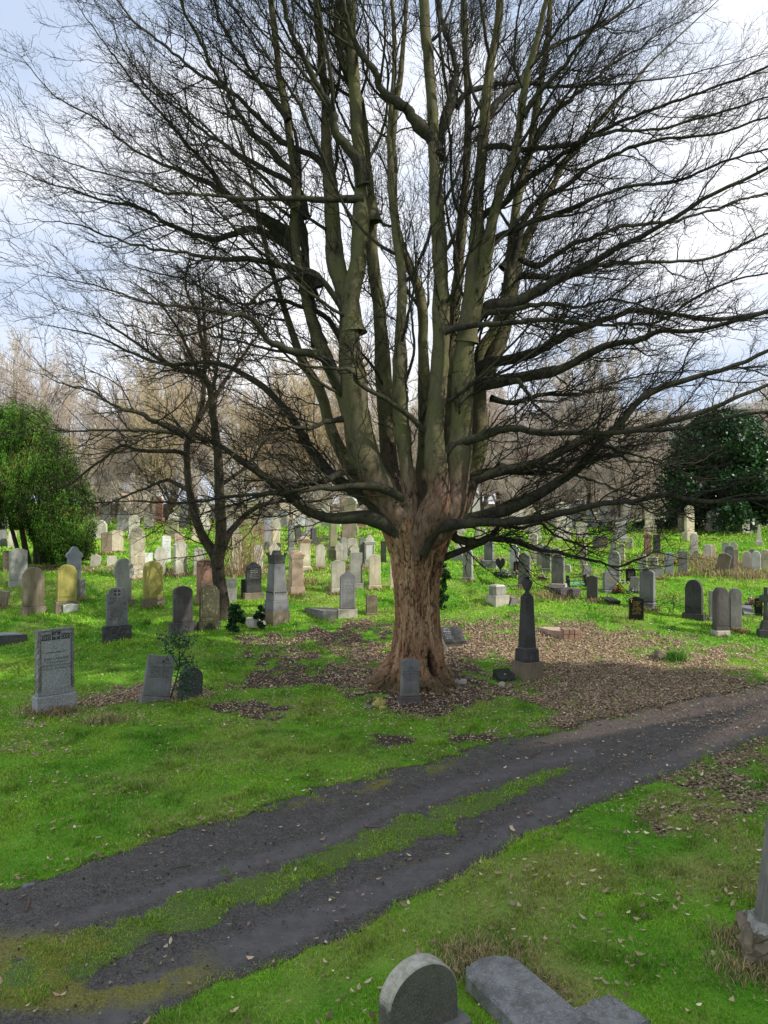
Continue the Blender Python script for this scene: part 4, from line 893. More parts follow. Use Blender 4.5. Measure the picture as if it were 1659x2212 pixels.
# trunk: ring mesh with plates, ridges and root flare
def make_trunk():
    nA, nZ = 260, 320
    vrow = np.array([1095, 1130, 1160, 1200, 1250, 1300, 1340, 1380, 1410, 1440, 1465, 1485, 1500.])
    half = np.array([88, 82, 70, 57, 49.5, 47.5, 48, 51, 55, 62, 74, 88, 100.])
    cen = np.array([893, 896, 900, 900, 898, 899, 900, 900, 900, 899, 897, 893, 892.])
    zz = np.linspace(CAMZ - (1500 - CY) * K - .25, CAMZ - (1118 - CY) * K, nZ); vv = CY + (CAMZ - zz) / K
    hw = np.interp(vv, vrow, half) * K; cx = (np.interp(vv, vrow, cen) - CX) * K
    th = np.linspace(0, 2 * np.pi, nA, endpoint=False)
    TH, Z = np.meshgrid(th, zz); HW = hw[:, None]; low = np.clip((tree_g + 1.35 - Z) / 1.35, 0, 1.3)
    rad = HW * np.ones_like(TH)
    # roots: angle (0 = right, -90 = to the viewer)
    roots = [(-12, .75, .16), (-52, 1.0, .20), (-100, .35, .2), (-150, 1.0, .22), (178, 1.1, .16), (130, .6, .3), (80, .5, .3), (35, .6, .25)]
    fl = np.zeros_like(TH)
    for a, am, wd in roots:
        da = np.angle(np.exp(1j * (TH - R(a) + .08 * np.sin(Z * 7 + a)))); fl += am * np.exp(-(da / wd) ** 2)
    rad = rad + (fl - .25) * .55 * low ** 2.2 + fl * .05 * np.clip((tree_g + 2.4 - Z) / 2.4, 0, 1)
    rad += .05 * np.sin(3 * TH + .5 * Z) + .03 * np.sin(5 * TH - .9 * Z + 1) + .02 * np.sin(9 * TH + 1.3 * Z)
    rad += .06 * np.clip((Z - (tree_g + 3.3)) / 1.2, 0, 1) * np.sin(4 * TH + 1.7)
    # bark plates
    X, Y = TH * 7.5, Z * 3.0
    X = X + .7 * (fbm(TH * 3 + 5, Z * 2, 2, 3) - .5)
    p1 = np.abs(fbm(X, Y * .7, 11, 4) - .5) * 2; p2 = np.abs(fbm(X * 2.6, Y * 2, 31, 3) - .5) * 2
    cut = np.clip(1 - p1 / .12, 0, 1) * .028 + np.clip(1 - p2 / .2, 0, 1) * .014
    seam = np.abs(TH - np.pi * 2 + .0) < .2
    rad -= cut; rad += (fbm(X * 1.3, Y, 77, 3) - .5) * .05
    # hollow low at front right, scar up the trunk
    vq = CY + (CAMZ - Z) / K
    da = np.angle(np.exp(1j * (TH - R(-58)))); hol = np.exp(-(da / .10) ** 2) * np.exp(-((vq - 1427) / 26) ** 2)
    da2 = np.angle(np.exp(1j * (TH - R(-46) - .1 * np.sin(Z * 2)))); scar = np.exp(-(da2 / .10) ** 2) * np.exp(-((vq - 1215) / 45) ** 2)
    rad -= .34 * hol + .10 * scar
    rad = rad * (.72 + .28 * np.clip((vq - 1116) / 42, 0, 1) ** .6)
    x = cx[:, None] + rad * np.cos(TH); y = TD + rad * .95 * np.sin(TH)
    v = np.stack([x, y, Z], -1).reshape(-1, 3)
    i = np.arange(nZ - 1)[:, None] * nA; j = np.arange(nA)[None]; j2 = (j + 1) % nA
    q = np.stack([i + j, i + j2, i + nA + j2, i + nA + j], -1).reshape(-1, 4)
    top = len(v); v = np.concatenate([v, [[cx[-1], TD, zz[-1] + .15]]])
    tr = np.stack([(nZ - 1) * nA + np.arange(nA), (nZ - 1) * nA + (np.arange(nA) + 1) % nA, np.full(nA, top)], -1)
    crack = np.clip(cut / .03 + hol * 1.6 + scar * .8, 0, 1).reshape(-1); crack = np.append(crack, 0)
    n1 = fbm(TH * 4, Z * 1.6, 55, 4).reshape(-1); n1 = np.append(n1, .5); n2 = fbm(TH * 11, Z * 3, 56, 3).reshape(-1); n2 = np.append(n2, .5)
    lowf = np.append(np.clip((tree_g + .55 - Z) / .55, 0, 1).reshape(-1), 0)
    c1 = np.array([.30, .18, .105]); c2 = np.array([.48, .32, .19]); c3 = np.array([.46, .20, .12])
    k1 = np.clip((n1 - .35) / .3, 0, 1)[:, None]; c = c1 * (1 - k1) + c2 * k1
    k2 = (np.clip((n2 - .6) / .12, 0, 1) * .75)[:, None]; c = c * (1 - k2) + c3 * k2
    ang = np.append(np.tile(np.cos(th + R(10)), nZ), 0)
    gm = (np.clip(lowf * 1.2 * (.4 + n1), 0, .7))[:, None]; c = c * (1 - gm) + np.array([.085, .085, .04]) * gm
    c = c * (1 - .85 * crack[:, None])
    t = NT('plated_red_brown_bark'); a = t.n('ShaderNodeAttribute', attribute_name='Col').outputs['Color']; vv_ = t.vec((1, 1, .35), False)
    f = t.noise(vv_, 22, 6, .7); g2 = t.noise(t.vec((1, 1, 1), False), 55, 3, .6)
    cc = t.mix(t.ramp(f, .3, .7), t.mix(1.0, a, (.5, .47, .45), 'MULTIPLY'), t.mix(1.0, a, (1.3, 1.28, 1.25), 'MULTIPLY'))
    t.bsdf(cc, .93, .12, t.bump(t.math('ADD', f, t.math('MULTIPLY', g2, .4)), .7, .025))
    v -= np.array(TREE_INV)
    npmesh('trunk', v, q, tr, t.m, True, tree, c)
make_trunk()

#  limbs: ([(u, v) ...], width start, width end, depth offset start, depth offset end)   widths in picture units at the depth of the trunk
STEMS = [
 ([(886, 1140), (838, 1075), (796, 1005), (770, 880), (760, 760), (758, 650), (775, 560), (780, 420), (770, 280), (760, 100), (752, -80)], 96, 24, -.3, -1.0),
 ([(760, 720), (752, 650), (725, 560), (715, 430), (705, 300), (692, 100), (680, -80)], 56, 24, -.4, .6),
 ([(874, 1150), (850, 1050), (841, 980), (832, 850), (820, 700), (806, 590), (797, 480), (786, 330), (768, 180), (742, 50), (728, -80)], 60, 18, .5, 1.6),
 ([(890, 1130), (884, 1050), (872, 980), (864, 900), (862, 800), (866, 700), (868, 600), (852, 480), (842, 300), (852, 120), (840, -60)], 46, 10, -.6, -.8),
 ([(915, 1110), (918, 1010), (917, 900), (917, 760), (911, 650), (885, 575), (860, 500), (852, 380), (850, 280), (862, 150), (882, -40)], 50, 12, .3, 2.4),
 ([(905, 1160), (938, 1100), (947, 1050), (940, 950), (945, 850), (948, 760), (949, 650), (947, 560), (943, 440), (938, 320), (928, 180), (918, 60), (910, -80)], 68, 26, -.8, -.6),
 ([(950, 1150), (980, 1080), (992, 1000), (1000, 900), (1005, 780), (1012, 690), (1020, 600), (1028, 500), (1035, 380), (1042, 280), (1055, 160), (1075, 60), (1088, -80)], 72, 24, -.5, -1.2),
 ([(940, 1120), (966, 1020), (968, 900), (975, 750), (985, 620), (996, 500), (1005, 400), (1010, 250), (1005, 100), (998, -80)], 46, 18, .6, 1.8),
 ([(1008, 740), (1016, 680), (1040, 600), (1060, 500), (1085, 400), (1115, 330), (1128, 230), (1150, 120), (1195, -60)], 44, 14, -.7, -2.8),
 ([(950, 1150), (1000, 1070), (1030, 970), (1032, 850), (1040, 770), (1070, 720), (1092, 640), (1102, 560), (1116, 450), (1140, 350), (1160, 230), (1180, 100), (1195, -80)], 56, 16, .7, 2.4),
 ([(1036, 830), (1058, 790), (1084, 720), (1110, 620), (1132, 540), (1180, 430), (1240, 330), (1320, 230), (1420, 120), (1560, -10)], 38, 10, 1.0, 4.0),
 ([(830, 1095), (782, 970), (745, 865), (702, 770), (672, 690), (650, 590), (636, 480), (638, 400), (622, 260), (600, 120), (580, -60)], 48, 18, .4, -1.0),
 ([(690, 745), (668, 660), (664, 573), (648, 469), (643, 365), (638, 287), (617, 208), (591, 115), (560, -20)], 32, 12, .2, 2.2),
 ([(946, 330), (925, 292), (880, 240), (825, 193), (800, 146), (758, 78), (735, -30)], 32, 12, -.6, -2.2),
 ([(943, 340), (950, 290), (978, 215), (988, 146), (960, 80), (935, -40)], 30, 12, -.6, .8),
 ([(803, 480), (790, 370), (778, 235), (757, 182), (737, 104), (727, 42), (742, -60)], 34, 18, .6, -1.0),
 ([(784, 400), (770, 340), (726, 276), (711, 224), (664, 146), (627, 62), (600, -50)], 26, 12, -.9, -3.0),
 ([(795, 1080), (760, 1020), (716, 930), (690, 850), (648, 773), (622, 695), (592, 610), (566, 500), (540, 380), (500, 260), (450, 120)], 36, 10, .8, 4.0),
]
LIMBS = [
 ([(785, 430), (720, 430), (626, 431), (481, 423), (366, 414), (300, 395), (150, 350), (10, 296)], 18, 5, -.8, -3.5),
 ([(672, 640), (640, 548), (544, 496), (457, 510), (380, 486), (298, 452), (192, 423), (106, 400), (-5, 350)], 28, 5, .2, 1.8),
 ([(690, 620), (674, 592), (553, 568), (433, 553), (346, 539), (270, 520), (144, 481), (50, 470)], 22, 4, -.4, -2.4),
 ([(716, 450), (693, 356), (626, 313), (577, 274), (491, 197), (409, 144), (337, 87), (270, 24), (220, -40)], 20, 6, .4, 2.8),
 ([(640, 560), (620, 500), (520, 440), (433, 351), (375, 270), (289, 178), (226, 87), (140, -20)], 22, 6, -.1, -2.0),
 ([(660, 470), (640, 410), (505, 327), (409, 260), (327, 188), (280, 120), (215, 10)], 18, 5, .8, 4.0),
 ([(650, 560), (620, 520), (481, 409), (356, 356), (270, 313), (217, 265), (120, 207), (30, 110)], 20, 4, 0, 2.5),
 ([(640, 380), (560, 300), (500, 220), (440, 110), (380, -40)], 16, 7, -.8, -3.2),
 ([(622, 260), (560, 170), (500, 90), (450, -40)], 14, 7, -.9, -1.0),
 ([(760, 880), (700, 775), (622, 753), (581, 735), (541, 687), (441, 671), (341, 659), (257, 635), (172, 607), (60, 590)], 26, 5, -.5, -4.2),
 ([(830, 1120), (800, 1085), (757, 1055), (716, 1024), (674, 977), (622, 895), (560, 832), (481, 789), (425, 783), (361, 787), (281, 759), (200, 723), (90, 700)], 40, 5, -.2, .8),
 ([(850, 1140), (790, 1117), (720, 1118), (666, 1100), (601, 1048), (521, 992), (461, 956), (381, 935), (300, 931), (200, 931), (120, 931), (40, 900)], 40, 5, -.4, -1.8),
 ([(400, 940), (340, 910), (300, 895), (224, 855), (152, 831), (60, 800)], 16, 4, -1.4, -3.0),
 ([(922, 1100), (885, 1086), (831, 1058), (758, 1050), (690, 1052), (622, 1062), (520, 1078), (400, 1088), (280, 1080), (170, 1085)], 28, 5, -.35, -4.0),
 ([(770, 1015), (740, 1020), (690, 1042), (620, 1056), (540, 1078), (480, 1104), (380, 1130)], 22, 5, -.5, -3.2),
 ([(755, 902), (710, 910), (674, 925), (622, 930), (540, 960), (466, 1018), (380, 1045)], 13, 4, -.4, -3.4),
 ([(940, 950), (925, 935), (862, 878), (778, 831), (757, 805), (695, 794), (570, 768), (466, 763), (350, 740)], 16, 4, -.7, -5.0),
 ([(765, 790), (700, 680), (600, 650), (540, 655), (480, 640), (380, 600), (250, 560)], 18, 5, .2, 3.0),
 ([(757, 700), (700, 610), (640, 590), (560, 630), (480, 700), (380, 720), (250, 690), (120, 660)], 14, 4, -.6, -2.6),
 # right
 ([(950, 1140), (997, 1125), (1077, 1105), (1157, 1069), (1237, 1021), (1285, 969), (1336, 918), (1376, 870), (1436, 834), (1556, 798), (1690, 740)], 40, 12, -.3, -1.0),
 ([(940, 1145), (997, 1131), (1117, 1126), (1237, 1105), (1336, 1085), (1416, 1073), (1516, 1081), (1700, 1072)], 30, 10, -.7, -3.2),
 ([(958, 1120), (970, 1143), (979, 1158), (1011, 1171), (1037, 1167), (1066, 1161), (1148, 1182), (1220, 1199), (1287, 1216), (1340, 1221), (1390, 1205), (1430, 1190), (1500, 1205)], 28, 4, .2, -.8),
 ([(1055, 1164), (1080, 1146), (1110, 1136), (1160, 1132), (1200, 1150), (1240, 1172), (1290, 1180), (1350, 1150), (1420, 1140)], 18, 4, 0, 1.4),
 ([(985, 1090), (1010, 1050), (1038, 1029), (1117, 1009), (1165, 997), (1237, 957), (1296, 940), (1400, 920), (1520, 890), (1690, 820)], 40, 10, .4, 1.6),
 ([(938, 996), (985, 962), (1020, 950), (1057, 934), (1117, 930), (1197, 938), (1316, 938), (1436, 930), (1516, 910), (1690, 885)], 24, 9, -.65, -4.2),
 ([(1005, 845), (1035, 832), (1077, 826), (1157, 810), (1221, 794), (1277, 762), (1329, 742), (1380, 734), (1428, 714), (1516, 710), (1700, 665)], 34, 10, -.4, -2.5),
 ([(1010, 830), (1022, 806), (1058, 782), (1117, 774), (1177, 754), (1237, 726), (1309, 690), (1357, 674), (1436, 674), (1556, 678), (1700, 655)], 30, 9, .2, 1.0),
 ([(1016, 700), (1036, 680), (1062, 658), (1117, 650), (1177, 619), (1220, 599), (1290, 560), (1400, 500), (1520, 440), (1700, 350)], 32, 9, -.6, -2.0),
 ([(1020, 690), (1050, 676), (1117, 666), (1221, 659), (1316, 651), (1396, 662), (1476, 678), (1640, 690)], 16, 5, -.6, -4.5),
 ([(960, 715), (1000, 706), (1097, 696), (1177, 690), (1277, 694), (1350, 700), (1430, 690), (1560, 620), (1690, 580)], 17, 5, -1.1, -5.5),
 ([(1120, 1009), (1160, 1005), (1237, 1025), (1297, 1045), (1345, 1061), (1400, 1085), (1500, 1120)], 13, 4, .7, -.5),
 ([(1225, 960), (1260, 955), (1301, 961), (1396, 989), (1436, 997), (1500, 1030), (1600, 1040)], 13, 4, .9, -.4),
 ([(1270, 992), (1330, 990), (1400, 1000), (1470, 1004), (1560, 975)], 12, 4, -.6, 1.0),
 ([(1100, 825), (1120, 824), (1137, 850), (1177, 894), (1221, 914), (1290, 930)], 13, 4, -1.1, -3.0),
 ([(1034, 510), (1044, 464), (1090, 440), (1150, 380), (1250, 310), (1380, 250), (1520, 200), (1690, 130)], 18, 6, -.8, -3.0),
 ([(1042, 320), (1080, 315), (1117, 323), (1196, 313), (1330, 282), (1450, 270), (1600, 230), (1700, 195)], 15, 5, -1.0, -4.5),
 ([(1040, 300), (1060, 240), (1117, 193), (1143, 146), (1196, 99), (1330, 31), (1420, -40)], 20, 8, -1.0, 1.2),
 ([(985, 230), (1010, 200), (1065, 182), (1143, 177), (1240, 185), (1330, 182), (1480, 160), (1680, 110)], 14, 4, .4, 3.2),
 ([(1085, 580), (1110, 555), (1170, 573), (1248, 521), (1330, 495), (1450, 470), (1600, 430), (1700, 405)], 16, 6, 1.4, 4.0),
 ([(1028, 560), (1039, 531), (1117, 495), (1196, 464), (1330, 417), (1460, 390), (1600, 340), (1700, 310)], 17, 6, -.7, -2.4),
 ([(1090, 620), (1120, 598), (1221, 596), (1330, 570), (1500, 560), (1690, 500)], 18, 6, 1.4, 3.6),
 ([(1100, 600), (1130, 480), (1200, 420), (1290, 350), (1400, 310), (1560, 280), (1690, 250)], 18, 6, 1.4, .2),
 ([(1150, 300), (1220, 220), (1300, 160), (1420, 80), (1540, 0)], 15, 6, 2.0, 3.4),
 ([(1130, 250), (1190, 170), (1260, 90), (1330, -40)], 14, 7, -2.0, -3.5),
 ([(1060, 860), (1110, 870), (1180, 850), (1260, 850), (1350, 820), (1480, 800), (1640, 790)], 14, 5, 1.2, 4.2),
 ([(1075, 1010), (1150, 1020), (1230, 1000), (1300, 975), (1380, 960), (1480, 950)], 20, 5, .9, 4.2),
]
cen = np.array([tree_x, tree_y, tree_g + 4.5])
def rooted(pts):
    u, v = pts[0]
    return [(u + (900 - u) * .8, v + 50)] + list(pts) if v > 1080 else pts
def limb_path(pts, w0, w1, d0, d1, n):
    pts = rooted(pts)
    P = catmull([(a, b, 0) for a, b in pts], n)
    seg = np.concatenate([[0], np.cumsum(np.hypot(np.diff(P[:, 0]), np.diff(P[:, 1])))]); s = seg / seg[-1]
    amp = 5 if w0 > 33 else 9
    P[:, 0] += np.convolve(rng.normal(size=n + 6), np.ones(7) / 7, 'valid') * amp * np.minimum(1, s * 4)
    P[:, 1] += np.convolve(rng.normal(size=n + 6), np.ones(7) / 7, 'valid') * amp * np.minimum(1, s * 4)
    D = TD + d0 + (d1 - d0) * s ** 1.2
    W = wp(P[:, 0], P[:, 1], D); ue, ve = pts[-1]
    if -30 < ue < 1689 and ve > -30: w1 = 1.6
    rr = (w0 + (w1 - w0) * s ** .75) / 2 * K * (D / TD) * (.95 - .27 * np.clip((s - .12) / .4, 0, 1))
    return W, rr
level0 = []
def v_start(p): return p[0][1]
T0 = np.array(TREE_INV)
for kind, lst in (('stem', STEMS), ('limb', LIMBS)):
    for pts, w0, w1, d0, d1 in lst:
        W, rr = limb_path(pts, w0, w1, d0, d1, 56)
        s_ = np.linspace(0, 1, 56); inside = np.clip(s_ / (.07 if kind == 'stem' else .05), 0, 1)
        rr = rr * (.25 + .75 * np.clip((s_ - .02) / .09, 0, 1) ** .8 if v_start(pts) > 1080 and kind == 'stem' else (1 + .35 * np.exp(-s_ / .035)))
        kn = np.convolve(rng.normal(size=56) * (rng.random(56) < .3), [.25, .6, 1, .6, .25], 'same'); rr = rr * (1 + np.clip(.13 * kn, -.08, .3))
        if kind == 'stem': rr = rr * (1 + .05 * np.convolve(rng.normal(size=60), np.ones(5) / 2.2, 'valid'))
        v, q = tubes(W[None], rr[None], 20 if kind == 'stem' else 12)
        lm = M_STEM if w0 > 33 and kind == 'stem' else M_LIMB
        npmesh(kind, v - T0, q, None, lm, True, tree)
        level0.append((W, rr, kind))
P0 = np.stack([a for a, _, _ in level0]); R0 = np.stack([b for _, b, _ in level0])
isstem = np.array([k == 'stem' for _, _, k in level0])
len0 = np.linalg.norm(np.diff(P0, axis=1), axis=2).sum(1)
# freely grown secondary limbs that fill the head of the crown
Ps_, Rs_ = P0[isstem], R0[isstem]
PX, RX = grow(Ps_, Rs_, np.full(len(Ps_), 5), .3, .92, lambda pl, t, n: (3.4 + 4.2 * rng.random(n)) * (1.1 - .3 * t), (45, 78), 24, .085, .012, .11, .42, .052, cen, 1, rtip=.16, minr=.008)
idx56 = np.linspace(0, 23, 56); i0 = np.minimum(idx56.astype(int), 22); f0 = (idx56 - i0)[None, :, None]
PX56 = PX[:, i0] * (1 - f0) + PX[:, i0 + 1] * f0; RX56 = RX[:, i0] * (1 - f0[..., 0]) + RX[:, i0 + 1] * f0[..., 0]
P0 = np.concatenate([P0, PX56]); R0 = np.concatenate([R0, RX56]); isstem = np.concatenate([isstem, np.zeros(len(PX), bool)]); len0 = np.linalg.norm(np.diff(P0, axis=1), axis=2).sum(1)
# secondary limbs from the upper stems and along limbs
cnt = np.where(isstem, (len0 / 1.7).astype(int), (len0 / .56).astype(int))
lat = np.abs(P0[:, -1, 0] - tree_x) > 5.5; cnt = np.where(lat & ~isstem, (cnt * 1.25).astype(int), cnt)
cnt = np.where(P0[:, 30, 2] < tree_g + 6.5, (cnt * .85).astype(int), cnt)
P1, R1 = grow(P0, R0, cnt, .22, .985, lambda pl, t, n: (1.3 + 2.0 * rng.random(n) ** 1.3) * (1.15 - .45 * t), (28, 68), 14, .2, .03, .08, .45, .025, cen, 1, rtip=.3, minr=.007)
# keep the visual core of the trunk open: drop thick growth below the fork
keep = P1[:, -1, 2] > tree_g + 2.3
P1, R1 = P1[keep], R1[keep]
l1 = np.linalg.norm(np.diff(P1, axis=1), axis=2).sum(1)
P2, R2 = grow(P1, R1, np.maximum(3, (l1 / .19).astype(int)), .12, 1.0, lambda pl, t, n: (.4 + .7 * rng.random(n)) * (1.1 - .45 * t), (25, 65), 9, .27, .04, .09, .6, .0115, cen, 1, .48, .005)
l2 = np.linalg.norm(np.diff(P2, axis=1), axis=2).sum(1)
P3, R3 = grow(P2, R2, np.maximum(2, (l2 / .125).astype(int)), .15, 1.0, lambda pl, t, n: .14 + .3 * rng.random(n), (25, 60), 6, .34, .05, .08, .75, .0062, cen, 1, .65, .0038)
# limb ends and stem ends break into fine growth as well
Pe, Re = grow(P0, R0, np.where(isstem, 6, 9), .45, 1.0, lambda pl, t, n: .5 + .8 * rng.random(n), (25, 60), 9, .18, .05, .08, .5, .016, cen, 1, .4, .006)
Pf, Rf = grow(Pe, Re, np.full(len(Pe), 4), .2, 1.0, lambda pl, t, n: .16 + .35 * rng.random(n), (25, 60), 5, .28, .05, .05, .75, .007, cen, 1, .6, .0042)
def keepz(P, R_): k = P[:, -1, 2] > tree_g + 1.7; return P[k], R_[k]
P2, R2 = keepz(P2, R2); P3, R3 = keepz(P3, R3); Pf, Rf = keepz(Pf, Rf)
v, q = merge([tubes(PX, RX, 9), tubes(P1, R1, 6), tubes(Pe, Re, 5)])
tag(npmesh('branches', v - T0, q, None, M_LIMB, True, tree), kind='stuff')
v, q = merge([tubes(P2, R2, 4), tubes(P3, R3, 3), tubes(Pf, Rf, 3)])
tag(npmesh('twigs', v - T0, q, None, M_TWIG, False, tree), kind='stuff')
print('twigs', len(P1), len(P2), len(P3), len(Pf), 'faces', len(q))

# ------------------------------------------------------------------ leaf cards
def cards(C, size, up=.3, aspect=.5, droop=None, cols=None, fold=True):
    """leaf quads at points C"""
    n = len(C); d = norm(rng.normal(size=(n, 3)) + np.array([0, 0, up]))
    if droop is not None: d = norm(droop + rng.normal(size=(n, 3)) * .25)
    s = norm(np.cross(d, rng.normal(size=(n, 3)))); L = (size * (.6 + .8 * rng.random(n)))[:, None]
    v = np.stack([C, C + d * L * .5 + s * L * aspect * .5, C + d * L, C + d * L * .5 - s * L * aspect * .5], 1)
    q = np.arange(n * 4).reshape(n, 4)
    cc = np.repeat(cols, 4, 0) if cols is not None else None
    return v.reshape(-1, 3), q, cc
def jitter(base, n, amt, bright):
    c = np.array(base)[None] * (1 + amt * rng.normal(size=(n, 3)) * np.array([1, .6, .8])) * (bright[:, None] if isinstance(bright, np.ndarray) else bright)
    return np.clip(c, .004, .9)

# ------------------------------------------------------------------ small catkin tree at left
def small_tree():
    D0 = 28.6; k = D0 / F; x0 = (481 - CX) * k; g = float(gz(x0, D0)); T = np.array([x0, D0, g])
    root = empty('catkin_tree', T); tag(root, 'smaller rough-barked leafless tree with dangling brown catkins left of the great tree', 'tree')
    defs = [([(486, 1362), (481, 1330), (478, 1290), (472, 1250), (466, 1208), (452, 1180), (436, 1155), (420, 1110), (408, 1050), (405, 960), (428, 910), (440, 850), (444, 760), (440, 660), (428, 590)], 40, 4, 0, .5, 'trunk'),
            ([(468, 1225), (476, 1165), (472, 1080), (470, 1000), (465, 930), (460, 890), (455, 850), (440, 815), (400, 800), (350, 780), (290, 740), (230, 700)], 30, 4, 0, -1.5, 'limb'),
            ([(470, 1215), (490, 1165), (520, 1120), (560, 1092), (610, 1082), (660, 1085), (720, 1075)], 20, 4, 0, .8, 'limb'),
            ([(405, 980), (370, 973), (300, 974), (262, 962), (210, 1000), (160, 1040), (100, 1060)], 12, 3, .2, -1.5, 'limb'),
            ([(428, 905), (455, 860), (470, 790), (480, 700), (470, 610)], 14, 3, .3, 1.5, 'limb'),
            ([(458, 870), (500, 800), (560, 720), (600, 650)], 12, 3, -.2, 1.5, 'limb'),
            ([(410, 1060), (360, 1040), (300, 1060), (230, 1090)], 11, 3, .2, 1.8, 'limb'),
            ([(440, 830), (390, 720), (340, 650), (290, 610)], 10, 3, .4, 1.8, 'limb'),
            ([(470, 1050), (540, 1000), (590, 920), (620, 860)], 10, 3, -.3, 1.0, 'limb'),
            ([(444, 790), (430, 700), (400, 620), (410, 560)], 10, 3, .4, -.6, 'limb')]
    Ps = []; Rs = []
    for pts, w0, w1, d0, d1, nm in defs:
        P = catmull([(a, b, 0) for a, b in pts], 40); s = np.linspace(0, 1, 40); D = D0 + d0 + (d1 - d0) * s
        W = wp(P[:, 0], P[:, 1], D); rr = (w0 + (w1 - w0) * s ** .7) / 2 * k
        W += np.stack([np.convolve(rng.normal(size=44), np.ones(5) / 5, 'valid') for _ in range(3)], -1) * .04
        if nm == 'trunk': rr[:6] *= np.array([1.5, 1.25, 1.12, 1.05, 1.02, 1]); W[0, 2] = g - .15
        v, q = tubes(W[None], rr[None], 16 if nm == 'trunk' else 9); npmesh(nm, v - T, q, None, M_TREE2, True, root); Ps.append(W); Rs.append(rr)
    P = np.stack(Ps); Rr = np.stack(Rs); ln = np.linalg.norm(np.diff(P, axis=1), axis=2).sum(1); c = np.array([x0, D0, g + 3])
    A, a = grow(P, Rr, (ln / .3).astype(int), .3, 1, lambda pl, t, n: .8 + 1.6 * rng.random(n), (30, 75), 10, .16, .02, .06, .5, .028, c, 1, .3, .008)
    l = np.linalg.norm(np.diff(A, axis=1), axis=2).sum(1)
    B, b = grow(A, a, np.maximum(3, (l / .24).astype(int)), .15, 1, lambda pl, t, n: .3 + .7 * rng.random(n), (25, 65), 7, .2, .01, .04, .6, .012, c, 1, .4, .0055)
    v, q = merge([tubes(A, a, 5), tubes(B, b, 3)]); tag(npmesh('twigs', v - T, q, None, M_TWIG2, False, root), kind='stuff')
    C = B[rng.random(len(B)) < .8][:, 3:].reshape(-1, 3); C = C[(C[:, 2] > g + 4.5) & (rng.random(len(C)) < .75)]
    v, q, cc = cards(C, .09, aspect=.22, droop=np.array([0, 0, -1.]), cols=jitter((.2, .14, .085), len(C), .2, 1.0)); tag(npmesh('catkins', v - T, q, None, M_DEAD, False, root, cc), kind='stuff')
small_tree()

# ------------------------------------------------------------------ evergreens
def yew():
    D0 = 36.5; k = D0 / F; x0 = (92 - CX) * k; g = float(gz(x0, D0)); T = np.array([x0, D0, g])
    root = empty('yew_tree', T); tag(root, 'bright green dense upright yew tree with bare dark trunks on its left side', 'tree')
    for i, (u0, u1, w) in enumerate(((62, 36, 16), (78, 70, 14), (96, 100, 16), (50, 10, 12), (88, 84, 12), (112, 130, 12))):
        W = wp([u0, (u0 + u1) / 2 + 3, u1], [1228, 1170, 1080], np.array([D0, D0 - .1 * i + .2, D0])); W[0, 2] = g - .1
        v, q = tubes(catmull(W, 12)[None], (np.linspace(w, w * .6, 12) / 2 * k)[None], 8); npmesh('trunk', v - T, q, None, M_TREE2, True, root)
    # lobes: u, v centre, half width, half height, depth
    lobes = [(45, 985, 38, 92, -.1), (5, 1000, 36, 105, .2), (-40, 1000, 40, 115, .3), (85, 990, 36, 80, -.3), (120, 1030, 34, 85, -.5), (30, 930, 30, 48, .1), (78, 925, 24, 40, 0), (150, 1080, 30, 85, -.3), (100, 1090, 40, 95, -1.1), (60, 1085, 40, 75, -1.2), (15, 1075, 42, 80, -.9), (-35, 1090, 40, 85, -.4), (178, 1130, 22, 80, 0), (192, 1175, 13, 45, .1), (150, 1165, 30, 60, -.9), (112, 1160, 32, 60, -1.3), (172, 1195, 22, 28, -.5), (125, 1190, 26, 34, -1.4), (-70, 1010, 40, 110, .4)]
    Cs = []; cs = []
    for u, vv, a, b, dz in lobes:
        a *= .93; n = int(a * b / 7.5); c = wp(u, vv, D0 + dz)
        s = norm(rng.normal(size=(n, 3))); s[:, 1] = -np.abs(s[:, 1]) * np.where(rng.random(n) < .8, 1, -1)
        rad = .74 + .28 * rng.random(n) ** .7; P = c + s * rad[:, None] * np.array([a, (a + b) * .42, b]) * k
        hgt = .45 + .75 * rng.random(n); m = 46
        zz = rng.random((n, m)); wd = .03 + .11 * np.sin(np.pi * np.clip(zz * .85 + .1, 0, 1)); ph = rng.random((n, m)) * 6.283
        Q = P[:, None, :] + np.stack([np.cos(ph) * wd + s[:, 0:1] * zz * .2, np.sin(ph) * wd + s[:, 1:2] * zz * .2, (zz - .4) * hgt[:, None]], -1)
        pt = np.clip((fbm(P[:, 0] * 1.5 + 20, P[:, 2] * .9, 5, 3) - .3) * 2.6, .45, 1.15); br = (.12 + 1.0 * zz ** 1.5) * (.4 + .8 * rng.random(n))[:, None] * pt[:, None] * np.clip((rad[:, None] - .70) / .22, .25, 1.1)  # shade painted in: dark between plumes and inside lobes, lighter tips
        Cs.append(Q.reshape(-1, 3)); cs.append(br.reshape(-1))
    C = np.concatenate(Cs); br = np.concatenate(cs)
    ok = ~((C[:, 2] < g + 1.6) & (C[:, 0] < (92 - CX) * k)) & (C[:, 2] > g + .15)
    C = C[ok]; br = br[ok]
    warm = rng.random(len(C)) < .02 + .22 * np.clip((fbm(C[:, 0] * .8 + 7, C[:, 2] * .6, 6, 3) - .52) * 5, 0, 1)
    cl = jitter((.165, .37, .05), len(C), .12, br); cl[warm] = jitter((.25, .19, .07), warm.sum(), .1, 1.)
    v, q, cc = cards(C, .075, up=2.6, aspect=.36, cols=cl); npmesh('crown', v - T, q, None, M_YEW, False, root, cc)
yew()
